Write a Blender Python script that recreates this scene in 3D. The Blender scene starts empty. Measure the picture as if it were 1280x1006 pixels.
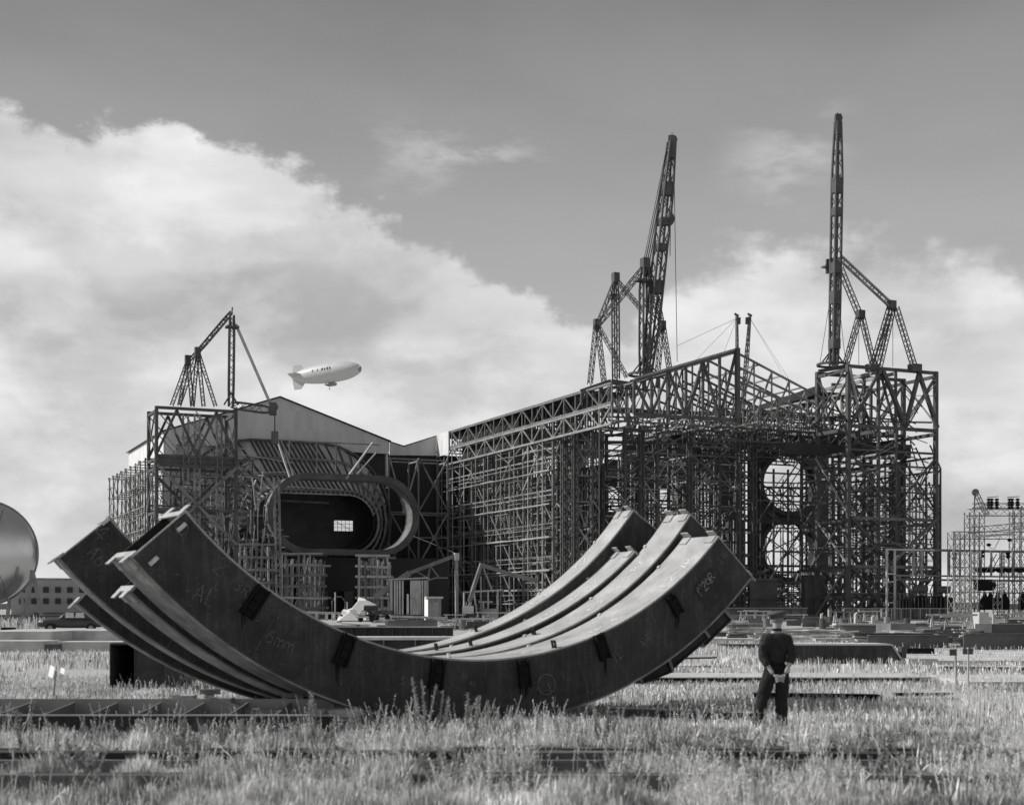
import bpy, math, random
import numpy as np
from mathutils import Vector, Matrix
R = math.radians
random.seed(7)
rng = np.random.default_rng(7)
scene = bpy.context.scene
COL = scene.collection
F, HY, EYE = 1800.0, 760.0, 1.8          # focal length in photo pixels, horizon row, eye height

def at(px, py, Y):
    """point at depth Y seen at photo pixel (px, py)"""
    return Vector(((px-640)/F*Y, Y, EYE-(py-HY)/F*Y))
E1 = Vector((.915, .405, 0)).normalized(); E2 = Vector((-E1.y, E1.x, 0))
def W(m, n, z): return E1*m + E2*n + Vector((0, 0, z))
def mz(px, n):
    """m and depth where the plane n is met by photo column px"""
    t = (px-640)/F
    m = n*(E1.x*t - E2.x)/(E1.x - E1.y*t)
    return m, m*E1.y + n*E2.y
def nz(px, m):
    """n and depth where the plane m is met by photo column px"""
    t = (px-640)/F
    n = m*(E1.x - t*E1.y)/(E2.y*t - E2.x)
    return n, m*E1.y + n*E2.y
def zat(py, Y): return EYE-(py-HY)/F*Y

# ------------------------------------------------------------------ materials
MATS = {}
def mat(name, base, rough=.75, var=.25, scale=3.0, metal=0.0, bump=0.0, bscale=40, stains=0.0, tone=False, transl=0.0, stretch=(1,1,1), streak=0):
    if name in MATS: return MATS[name]
    m = bpy.data.materials.new(name); m.use_nodes = True
    nt = m.node_tree; N = nt.nodes; L = nt.links
    b = N['Principled BSDF']; b.inputs['Roughness'].default_value = rough; b.inputs['Metallic'].default_value = metal
    b.inputs['Specular IOR Level'].default_value = .3
    tc = N.new('ShaderNodeTexCoord'); mp = N.new('ShaderNodeMapping'); mp.inputs['Scale'].default_value = stretch
    L.new(tc.outputs['Object'], mp.inputs['Vector'])
    n1 = N.new('ShaderNodeTexNoise'); n1.inputs['Scale'].default_value = scale; n1.inputs['Detail'].default_value = 7; n1.inputs['Roughness'].default_value = .62
    L.new(mp.outputs['Vector'], n1.inputs['Vector'])
    mr = N.new('ShaderNodeMapRange'); mr.inputs['From Min'].default_value = .3; mr.inputs['From Max'].default_value = .7
    mr.inputs['To Min'].default_value = base*(1-var); mr.inputs['To Max'].default_value = base*(1+var)
    L.new(n1.outputs['Fac'], mr.inputs['Value'])
    out = mr.outputs['Result']
    if stains:
        n2 = N.new('ShaderNodeTexNoise'); n2.inputs['Scale'].default_value = scale*.35; n2.inputs['Detail'].default_value = 9; n2.inputs['Roughness'].default_value = .7
        L.new(mp.outputs['Vector'], n2.inputs['Vector'])
        m2 = N.new('ShaderNodeMapRange'); m2.inputs['From Min'].default_value = .52; m2.inputs['From Max'].default_value = .68
        m2.inputs['To Min'].default_value = 1; m2.inputs['To Max'].default_value = 1+stains
        L.new(n2.outputs['Fac'], m2.inputs['Value'])
        mu = N.new('ShaderNodeMath'); mu.operation = 'MULTIPLY'; L.new(out, mu.inputs[0]); L.new(m2.outputs['Result'], mu.inputs[1]); out = mu.outputs[0]
    if streak:
        mp2 = N.new('ShaderNodeMapping'); mp2.inputs['Scale'].default_value = (9, 9, .7); L.new(tc.outputs['Object'], mp2.inputs['Vector'])
        n4 = N.new('ShaderNodeTexNoise'); n4.inputs['Scale'].default_value = 1.6; n4.inputs['Detail'].default_value = 8; n4.inputs['Roughness'].default_value = .75; L.new(mp2.outputs[0], n4.inputs['Vector'])
        m4 = N.new('ShaderNodeMapRange'); m4.inputs['From Min'].default_value = .48; m4.inputs['From Max'].default_value = .75; m4.inputs['To Min'].default_value = 1; m4.inputs['To Max'].default_value = 1+streak
        L.new(n4.outputs['Fac'], m4.inputs['Value'])
        mu = N.new('ShaderNodeMath'); mu.operation = 'MULTIPLY'; L.new(out, mu.inputs[0]); L.new(m4.outputs['Result'], mu.inputs[1]); out = mu.outputs[0]
        n5 = N.new('ShaderNodeTexNoise'); n5.inputs['Scale'].default_value = 26; n5.inputs['Detail'].default_value = 5; L.new(tc.outputs['Object'], n5.inputs['Vector'])
        m5 = N.new('ShaderNodeMapRange'); m5.inputs['From Min'].default_value = .62; m5.inputs['From Max'].default_value = .72; m5.inputs['To Min'].default_value = 1; m5.inputs['To Max'].default_value = 1+streak*1.2
        L.new(n5.outputs['Fac'], m5.inputs['Value'])
        mu = N.new('ShaderNodeMath'); mu.operation = 'MULTIPLY'; L.new(out, mu.inputs[0]); L.new(m5.outputs['Result'], mu.inputs[1]); out = mu.outputs[0]
    if tone:
        at_ = N.new('ShaderNodeAttribute'); at_.attribute_name = 'tone'
        mu = N.new('ShaderNodeMath'); mu.operation = 'MULTIPLY'; L.new(out, mu.inputs[0]); L.new(at_.outputs['Fac'], mu.inputs[1]); out = mu.outputs[0]
    cc = N.new('ShaderNodeCombineColor')
    for i, k in enumerate((1, .995, .985)):
        if k == 1: L.new(out, cc.inputs[i])
        else:
            q = N.new('ShaderNodeMath'); q.operation = 'MULTIPLY'; L.new(out, q.inputs[0]); q.inputs[1].default_value = 1
            L.new(q.outputs[0], cc.inputs[i])
    L.new(cc.outputs[0], b.inputs['Base Color'])
    if bump:
        n3 = N.new('ShaderNodeTexNoise'); n3.inputs['Scale'].default_value = bscale; n3.inputs['Detail'].default_value = 6
        L.new(mp.outputs['Vector'], n3.inputs['Vector'])
        bp = N.new('ShaderNodeBump'); bp.inputs['Strength'].default_value = bump; bp.inputs['Distance'].default_value = .05
        L.new(n3.outputs['Fac'], bp.inputs['Height']); L.new(bp.outputs['Normal'], b.inputs['Normal'])
    if transl:
        tr = N.new('ShaderNodeBsdfTranslucent'); L.new(cc.outputs[0], tr.inputs['Color'])
        mx = N.new('ShaderNodeMixShader'); mx.inputs[0].default_value = transl
        L.new(b.outputs[0], mx.inputs[1]); L.new(tr.outputs[0], mx.inputs[2]); L.new(mx.outputs[0], N['Material Output'].inputs['Surface'])
    MATS[name] = m
    return m
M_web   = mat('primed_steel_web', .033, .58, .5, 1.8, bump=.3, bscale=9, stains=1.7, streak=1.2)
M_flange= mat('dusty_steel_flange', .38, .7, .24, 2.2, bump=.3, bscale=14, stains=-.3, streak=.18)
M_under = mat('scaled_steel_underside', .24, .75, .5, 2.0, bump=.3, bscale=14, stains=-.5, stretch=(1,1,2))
M_black = mat('black_paint', .008, .9, .4, 6)
M_patch = mat('dark_primer_patch', .024, .6, .3, 5)
M_inside= mat('rusty_box_interior', .05, .8, .4, 3)
M_chalk = mat('chalk', .33, .95, .5, 30)
M_chalkd= mat('faded_chalk', .17, .95, .6, 25)
M_bright= mat('bare_or_lit_metal', .6, .5, .2, 8)
M_sd    = mat('dark_painted_steel', .078, .6, .35, .5)
M_sm    = mat('weathered_steel', .17, .65, .4, .4)
M_sl    = mat('pale_primed_steel', .42, .65, .3, .5)
M_slm   = mat('grey_primed_steel', .27, .65, .4, .5)
M_wood  = mat('weathered_timber', .38, .85, .35, 2.5, stretch=(1,1,.2), bump=.3)
M_woodd = mat('dark_timber', .10, .85, .4, 2)
M_conc  = mat('pale_concrete', .5, .9, .2, 1.2, bump=.3, bscale=20, stains=-.3)
M_soil  = mat('sandy_ground', .40, .95, .3, .25, bump=.6, bscale=2, stains=-.45)
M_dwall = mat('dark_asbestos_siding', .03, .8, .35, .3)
M_dirt  = mat('earth_mound', .16, .95, .4, .6, bump=.8, bscale=2)
M_white = mat('white_paint', .78, .6, .06, 3)
M_silver= mat('silver_fabric', .52, .45, .05, .2, metal=.0)
M_cable = mat('steel_cable', .06, .6, .1, 3)
M_fan = mat('fan_plate_steel', .085, .75, .35, .4, stains=-.4)
M_room = mat('dim_room_wall', .16, .9, .3, .3)
M_glass = mat('dark_glass', .02, .12, .1, 3)
M_sphere= mat('tank_steel', .55, .24, .12, .3, metal=.9)
M_tyre  = mat('tyre_rubber', .02, .9, .2, 5)
M_grass = mat('dry_grass', .76, .9, .3, 1.3, tone=True, transl=.18)
M_weed  = mat('grey_green_weed', .34, .9, .35, 6, transl=.25)
M_log   = mat('sleeper_timber', .045, .9, .5, 4)

def siding(name, base, pitch, var=.16, bands=True):
    """sheet siding: vertical corrugation bump, faint sheet-to-sheet tone steps"""
    m = mat(name, base, .7, var, .35, stains=-.12, stretch=(1,1,.25))
    nt = m.node_tree; N = nt.nodes; L = nt.links; b = N['Principled BSDF']
    uv = N.new('ShaderNodeUVMap')
    sx = N.new('ShaderNodeSeparateXYZ'); L.new(uv.outputs[0], sx.inputs[0])
    src = b.inputs['Base Color'].links[0].from_node
    # sheets
    dv = N.new('ShaderNodeMath'); dv.operation = 'DIVIDE'; L.new(sx.outputs[0], dv.inputs[0]); dv.inputs[1].default_value = 1.1
    fl = N.new('ShaderNodeMath'); fl.operation = 'FLOOR'; L.new(dv.outputs[0], fl.inputs[0])
    d2 = N.new('ShaderNodeMath'); d2.operation = 'DIVIDE'; L.new(sx.outputs[1], d2.inputs[0]); d2.inputs[1].default_value = 3.4
    f2 = N.new('ShaderNodeMath'); f2.operation = 'FLOOR'; L.new(d2.outputs[0], f2.inputs[0])
    cb = N.new('ShaderNodeCombineXYZ'); L.new(fl.outputs[0], cb.inputs[0]); L.new(f2.outputs[0], cb.inputs[1])
    wn = N.new('ShaderNodeTexWhiteNoise'); L.new(cb.outputs[0], wn.inputs['Vector'])
    mr = N.new('ShaderNodeMapRange'); mr.inputs['To Min'].default_value = .93; mr.inputs['To Max'].default_value = 1.05
    L.new(wn.outputs['Value'], mr.inputs['Value'])
    vm = N.new('ShaderNodeVectorMath'); vm.operation = 'SCALE'
    L.new(src.outputs[0], vm.inputs[0]); L.new(mr.outputs[0], vm.inputs['Scale']); L.new(vm.outputs[0], b.inputs['Base Color'])
    s1 = N.new('ShaderNodeMath'); s1.operation = 'MULTIPLY'; L.new(sx.outputs[0], s1.inputs[0]); s1.inputs[1].default_value = 2*math.pi/pitch
    s2 = N.new('ShaderNodeMath'); s2.operation = 'SINE'; L.new(s1.outputs[0], s2.inputs[0])
    bp = N.new('ShaderNodeBump'); bp.inputs['Strength'].default_value = .5; bp.inputs['Distance'].default_value = .04
    L.new(s2.outputs[0], bp.inputs['Height']); L.new(bp.outputs[0], b.inputs['Normal'])
    return m
M_gable = siding('grey_sheet_siding', .56, .55, .08)
M_side  = siding('sunlit_sheet_siding', .70, .55)  # lighter copy of the grey siding, sunlight put into its colour
M_dside = siding('dark_sheet_siding', .035, .9)

# ------------------------------------------------------------------ mesh builder
class MB:
    def __init__(s): s.v = []; s.f = []; s.uv = None
    def add(s, vs, fs):
        o = len(s.v); s.v += [tuple(v) for v in vs]; s.f += [tuple(i+o for i in f) for f in fs]; return s
    def bar(s, p, q, w, h=None, up=None, caps=True):
        p = Vector(p); q = Vector(q); d = q-p
        if d.length < 1e-6: return s
        d.normalize(); h = h or w
        up = Vector(up) if up is not None else (Vector((0,0,1)) if abs(d.z) < .9 else E1)
        a = d.cross(up).normalized()*w/2; b = a.cross(d).normalized()*h/2
        vs = [p-a-b, p+a-b, p+a+b, p-a+b, q-a-b, q+a-b, q+a+b, q-a+b]
        fs = [(0,1,5,4),(1,2,6,5),(2,3,7,6),(3,0,4,7)]
        if caps: fs += [(3,2,1,0),(4,5,6,7)]
        return s.add(vs, fs)
    def ibeam(s, p, q, w, h, up=None, t=.02):
        """I section: two flanges and a web"""
        p = Vector(p); q = Vector(q); d = (q-p).normalized()
        up = Vector(up) if up is not None else (Vector((0,0,1)) if abs(d.z) < .9 else E1)
        a = d.cross(up).normalized(); b = a.cross(d).normalized()
        s.bar(p+b*(h-t)/2, q+b*(h-t)/2, w, t, b); s.bar(p-b*(h-t)/2, q-b*(h-t)/2, w, t, b)
        s.bar(p, q, t, h-2*t, b); return s
    def box(s, c, sz, rot=0, tilt=None):
        c = Vector(c); x, y, z = (k/2 for k in sz)
        M = Matrix.Rotation(rot, 3, 'Z')
        if tilt: M = M @ Matrix.Rotation(tilt[0], 3, 'X') @ Matrix.Rotation(tilt[1], 3, 'Y')
        vs = [c + M @ Vector((i*x, j*y, k*z)) for k in (-1,1) for j in (-1,1) for i in (-1,1)]
        return s.add(vs, [(0,2,3,1),(4,5,7,6),(0,1,5,4),(2,6,7,3),(0,4,6,2),(1,3,7,5)])
    def tube(s, pts, r, n=6, closed=False, caps=True):
        pts = [Vector(p) for p in pts]; rs = r if isinstance(r, (list, tuple)) else [r]*len(pts)
        rings = []; prev = None
        for i, p in enumerate(pts):
            d = (pts[min(i+1, len(pts)-1)] - pts[max(i-1, 0)])
            if d.length < 1e-9: d = Vector((0,0,1))
            d.normalize()
            if prev is None:
                a = d.cross(Vector((0,0,1)) if abs(d.z) < .9 else Vector((1,0,0))).normalized()
            else:
                a = (prev - d*prev.dot(d)).normalized()
            prev = a; b = d.cross(a)
            rings.append([p + (a*math.cos(2*math.pi*k/n) + b*math.sin(2*math.pi*k/n))*rs[i] for k in range(n)])
        vs = [v for rr in rings for v in rr]; fs = []
        for i in range(len(rings)-1):
            for k in range(n): fs.append((i*n+k, i*n+(k+1)%n, (i+1)*n+(k+1)%n, (i+1)*n+k))
        if caps: fs += [tuple(range(n))[::-1], tuple((len(rings)-1)*n+k for k in range(n))]
        return s.add(vs, fs)
    def lathe(s, prof, M, n=24):
        """prof [(x, r)] about local X axis, M 4x4"""
        vs = []; fs = []
        for x, r in prof:
            for k in range(n):
                t = 2*math.pi*k/n; vs.append(M @ Vector((x, r*math.cos(t), r*math.sin(t))))
        for i in range(len(prof)-1):
            for k in range(n): fs.append((i*n+k, i*n+(k+1)%n, (i+1)*n+(k+1)%n, (i+1)*n+k))
        fs += [tuple(range(n))[::-1], tuple((len(prof)-1)*n+k for k in range(n))]
        return s.add(vs, fs)
    def prism(s, poly, d):
        """polygon extruded by vector d"""
        n = len(poly); vs = [Vector(p) for p in poly]; d = Vector(d); vs += [p+d for p in vs]
        fs = [tuple(range(n))[::-1], tuple(range(n, 2*n))] + [(i, (i+1) % n, n+(i+1) % n, n+i) for i in range(n)]
        return s.add(vs, fs)
    def build(s, name, m, parent=None, smooth=False, bevel=0, uvplane=None):
        me = bpy.data.meshes.new(name)
        off = parent['_o'] if parent is not None and '_o' in parent else None
        off = ORIG.get(parent.name if parent else None, Vector((0,0,0)))
        vs = [(v[0]-off.x, v[1]-off.y, v[2]-off.z) for v in s.v]
        me.from_pydata(vs, [], s.f); me.update()
        if uvplane:
            ul = me.uv_layers.new(name='UVMap')
            for lp in me.loops:
                v = s.v[lp.vertex_index]; ul.data[lp.index].uv = (Vector(v).dot(uvplane), v[2])
        if smooth:
            for p in me.polygons: p.use_smooth = True
        me.materials.append(m)
        o = bpy.data.objects.new(name, me); COL.objects.link(o)
        if bevel:
            b = o.modifiers.new('bevel', 'BEVEL'); b.width = bevel; b.segments = 1; b.limit_method = 'ANGLE'
        if parent is not None:
            o.parent = parent; ORIG[o.name] = off.copy()
        else: ORIG[o.name] = Vector((0,0,0))
        return o
ORIG = {}
def mb(): return MB()
def tag(o, label, cat, group=None, kind=None):
    if label: o['label'] = label
    if cat: o['category'] = cat
    if group: o['group'] = group
    if kind: o['kind'] = kind
    return o
def thing(name, label, cat, loc=(0,0,0), group=None):
    o = bpy.data.objects.new(name, None); COL.objects.link(o); o.location = loc; o.empty_display_size = .3
    tag(o, label, cat, group); ORIG[o.name] = Vector(loc); return o
def struct(name, m, meshb, **k):
    o = meshb.build(name, m, **k); o['kind'] = 'structure'; return o
def single(name, m, meshb, label, cat, base=None, group=None, **k):
    """a thing that is one mesh, its origin at its base"""
    if base is None:
        xs = [v[0] for v in meshb.v]; ys = [v[1] for v in meshb.v]; zs = [v[2] for v in meshb.v]
        base = ((min(xs)+max(xs))/2, (min(ys)+max(ys))/2, min(zs))
    base = Vector(base)
    meshb.v = [(v[0]-base.x, v[1]-base.y, v[2]-base.z) for v in meshb.v]
    o = meshb.build(name, m, **k); o.location = base; tag(o, label, cat, group); return o
class Parts:
    """collects repeated parts of one thing; the 100 largest become parts, the rest one stuff part"""
    def __init__(s, root): s.root = root; s.d = {}
    def add(s, kind, m, meshb, size):
        s.d.setdefault(kind, []).append((size, m, meshb))
    def flush(s):
        for kind, L in s.d.items():
            L.sort(key=lambda t: -t[0])
            for size, m, b in L[:100]: b.build(kind, m, s.root)
            rest = {}
            for size, m, b in L[100:]: rest.setdefault(m.name, MB()).add(b.v, b.f)
            if rest:
                allv = MB(); ms = []; idx = []
                for k, b in rest.items():
                    ms.append(MATS[k]); idx += [len(ms)-1]*len(b.f); allv.add(b.v, b.f)
                o = allv.build(kind, ms[0], s.root); o['kind'] = 'stuff'
                for mm in ms[1:]: o.data.materials.append(mm)
                o.data.polygons.foreach_set('material_index', idx)

def lattice(b, p, q, w, step=None, ch=.12, lace=.06, ends=None):
    """laced four-chord member; ends = widths at both ends"""
    p = Vector(p); q = Vector(q); d = q-p; Ln = d.length; d.normalize()
    up = Vector((0,0,1)) if abs(d.z) < .8 else E1
    a = d.cross(up).normalized(); c = a.cross(d).normalized()
    n = max(2, int(round(Ln/(step or w))))
    def cor(i, k):
        t = i/n; ww = w
        if ends:
            e = .22
            if t < e: ww = ends[0] + (w-ends[0])*t/e
            if t > 1-e: ww = ends[1] + (w-ends[1])*(1-t)/e
        sx, sy = ((-1,-1),(1,-1),(1,1),(-1,1))[k % 4]
        return p + d*Ln*t + (a*sx + c*sy)*ww/2
    for k in range(4):
        for i in range(n): b.bar(cor(i,k), cor(i+1,k), ch, caps=False)
    for k in range(4):
        for i in range(n):
            b.bar(cor(i, k if i % 2 else k+1), cor(i+1, k+1 if i % 2 else k), lace, caps=False)
    return b

# ------------------------------------------------------------------ camera, light, sky
cam = bpy.data.cameras.new('Camera'); co = bpy.data.objects.new('Camera', cam); COL.objects.link(co); scene.camera = co
co.location = (0, 0, EYE); co.rotation_euler = (R(90), 0, 0)
cam.sensor_fit = 'HORIZONTAL'; cam.sensor_width = 36; cam.lens = 36*F/1280; cam.shift_y = (HY-503)/1280; cam.clip_end = 6000; cam.clip_start = .1
cam.dof.use_dof = True; cam.dof.focus_distance = 260; cam.dof.aperture_fstop = 2.5
SUN = Vector((-.785, .09, .61)).normalized()
sd = bpy.data.lights.new('sun', 'SUN'); so = bpy.data.objects.new('sun', sd); COL.objects.link(so)
sd.energy = 4.4; sd.angle = R(.5); sd.color = (1, .985, .96)
so.rotation_euler = (-SUN).to_track_quat('-Z', 'Y').to_euler()

world = bpy.data.worlds.new('World'); scene.world = world; world.use_nodes = True
nt = world.node_tree; N = nt.nodes; L = nt.links
bg = N['Background']; bg.inputs['Strength'].default_value = .1
sky = N.new('ShaderNodeTexSky'); sky.sky_type = 'NISHITA'; sky.sun_disc = False
sky.sun_elevation = math.asin(SUN.z); sky.sun_rotation = math.atan2(SUN.x, SUN.y)
sky.air_density = 1.0; sky.dust_density = 1.0; sky.ozone_density = 1
bw = N.new('ShaderNodeRGBToBW'); L.new(sky.outputs[0], bw.inputs[0])
def mth(op, a, b=None, c=None, clamp=False):
    n = N.new('ShaderNodeMath'); n.operation = op; n.use_clamp = clamp
    for i, x in enumerate((a, b, c)):
        if x is None: continue
        if isinstance(x, (int, float)): n.inputs[i].default_value = x
        else: L.new(x, n.inputs[i])
    return n.outputs[0]
def sstep(x, lo, hi, a=0, b=1):
    n = N.new('ShaderNodeMapRange'); n.interpolation_type = 'SMOOTHSTEP'
    L.new(x, n.inputs['Value']); n.inputs['From Min'].default_value = lo; n.inputs['From Max'].default_value = hi
    n.inputs['To Min'].default_value = a; n.inputs['To Max'].default_value = b
    return n.outputs['Result']
tc = N.new('ShaderNodeTexCoord'); sp = N.new('ShaderNodeSeparateXYZ'); L.new(tc.outputs['Generated'], sp.inputs[0])
az = mth('ARCTAN2', sp.outputs[0], sp.outputs[1])
el = mth('ARCSINE', sp.outputs[2])
def snoise(scale, detail=6, rough=.55, off=(0,0,0), sq=(1,1,1.6)):
    mp = N.new('ShaderNodeMapping'); mp.inputs['Location'].default_value = off; mp.inputs['Scale'].default_value = sq
    L.new(tc.outputs['Generated'], mp.inputs[0])
    n = N.new('ShaderNodeTexNoise'); n.inputs['Scale'].default_value = scale; n.inputs['Detail'].default_value = detail; n.inputs['Roughness'].default_value = rough
    L.new(mp.outputs[0], n.inputs['Vector']); return n.outputs['Fac']
def pxaz(px): return math.atan((px-640)/F)
def pyel(px, py): return math.atan((HY-py)/math.hypot(F, px-640))
def curve(pts):
    """function of azimuth giving elevation (rad), float curve over [-.6,.6]"""
    fc = N.new('ShaderNodeFloatCurve'); cv = fc.mapping.curves[0]
    P = [((pxaz(x)+.6)/1.2, pyel(x, y)/.6) for x, y in pts]
    cv.points[0].location = (0, P[0][1]); cv.points[1].location = (1, P[-1][1])
    for x, y in P:
        cv.points.new(x, y)
    fc.mapping.update()
    L.new(mth('MULTIPLY_ADD', az, 1/1.2, .5, clamp=True), fc.inputs['Value'])
    return mth('MULTIPLY', fc.outputs[0], .6)
nb = snoise(9, 9, .56); nf = snoise(26, 8, .6, (3,1,2)); ns = snoise(4.5, 5, .5, (7,2,5), (1,1,3.2)); nw = snoise(13, 6, .6, (1,8,3), (1,1,3))
dis = mth('ADD', mth('MULTIPLY', mth('SUBTRACT', nb, .5), .13), mth('MULTIPLY', mth('SUBTRACT', nf, .5), .075))
eL = curve([(-60,60),(10,78),(50,96),(90,128),(140,132),(200,134),(250,165),(300,172),(350,212),(420,228),(480,258),(560,300),(640,350),(700,385),(760,415),(830,450),(900,520)])
eR = curve([(560,640),(700,520),(780,420),(850,345),(930,312),(1000,292),(1070,276),(1150,285),(1220,305),(1290,335),(1400,320)])
dL = mth('ADD', mth('SUBTRACT', eL, el), dis); dR = mth('ADD', mth('SUBTRACT', eR, el), dis)
cL = sstep(dL, -.002, .017); cR = sstep(dR, -.006, .03)
cov = mth('MAXIMUM', cL, mth('MULTIPLY', cR, .9))
inner = sstep(mth('MAXIMUM', dL, dR), .0, .075)          # 0 at rim .. 1 deep inside
# wisps in the clear part
wz = mth('MULTIPLY', sstep(nw, .5, .74), sstep(mth('ABSOLUTE', mth('SUBTRACT', el, pyel(560, 195))), .035, .0))
wz2 = mth('MULTIPLY', sstep(nw, .45, .7), sstep(mth('ABSOLUTE', mth('SUBTRACT', el, pyel(980, 200))), .05, .0))
wisp = mth('ADD', mth('MULTIPLY', mth('MULTIPLY', wz, sstep(mth('ABSOLUTE', mth('SUBTRACT', az, pxaz(560))), .09, .02)), .55),
           mth('MULTIPLY', mth('MULTIPLY', wz2, sstep(mth('ABSOLUTE', mth('SUBTRACT', az, pxaz(985))), .06, .01)), .4))
clear = mth('MULTIPLY', bw.outputs[0], 1.0)
low = mth('MULTIPLY', mth('SUBTRACT', .43, el), 4.6, clamp=False); low = mth('MINIMUM', mth('MAXIMUM', low, 0), 1.35)                                  # haze toward the horizon
clear = mth('ADD', mth('MULTIPLY_ADD', low, 2.35, 1.65), mth('MULTIPLY', clear, .10))
cloud = mth('ADD', mth('ADD', mth('MULTIPLY', sstep(ns, .36, .64), 2.4), mth('MULTIPLY', sstep(nb, .38, .6), 1.9)), mth('SUBTRACT', 5.35, mth('MULTIPLY', inner, .95)))
mixn = N.new('ShaderNodeMix'); L.new(mth('MAXIMUM', cov, wisp), mixn.inputs[0]); L.new(clear, mixn.inputs[2]); L.new(cloud, mixn.inputs[3])
veil = mth('MULTIPLY', mth('SUBTRACT', 1, cov), mth('MULTIPLY', sstep(ns, .3, .7), .35))
tot = mth('ADD', mixn.outputs[0], veil)
cmb = N.new('ShaderNodeCombineColor'); [L.new(tot, cmb.inputs[i]) for i in range(3)]
L.new(cmb.outputs[0], bg.inputs['Color'])
scene.view_settings.view_transform = 'Standard'; scene.view_settings.look = 'None'; scene.view_settings.gamma = 1
scene.view_settings.exposure = 0

# ------------------------------------------------------------------ ground
g = MB(); S = 3000
ys = [-30, 0, 10, 20, 30, 45, 60, 90, 130, 200, 300, 500, 900, 1600, S]; xs = [-S, -600, -200, -90, -40, -15, 0, 15, 40, 90, 200, 600, S]
vs = [(x, y, 0) for y in ys for x in xs]; nx = len(xs)
g.add(vs, [(j*nx+i, j*nx+i+1, (j+1)*nx+i+1, (j+1)*nx+i) for j in range(len(ys)-1) for i in range(nx-1)])
struct('ground', M_soil, g)
h = MB()                                                   # low far rise on the skyline
px = list(range(-300, 1700, 20)); top = [3.5+2.5*math.sin(x*.011)+1.6*math.sin(x*.037+1) for x in px]
vs = []
for x, t in zip(px, top):
    P = at(x, 760, 2400); vs += [(P.x, P.y, -1), (P.x, P.y, 3+t*1.3), (P.x, P.y+400, -1)]
h.add(vs, [f for i in range(len(px)-1) for f in ((3*i, 3*i+3, 3*i+4, 3*i+1), (3*i+1, 3*i+4, 3*i+5, 3*i+2))])
struct('hills', mat('far_hills', .2, .95, .2, .01), h)

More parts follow.
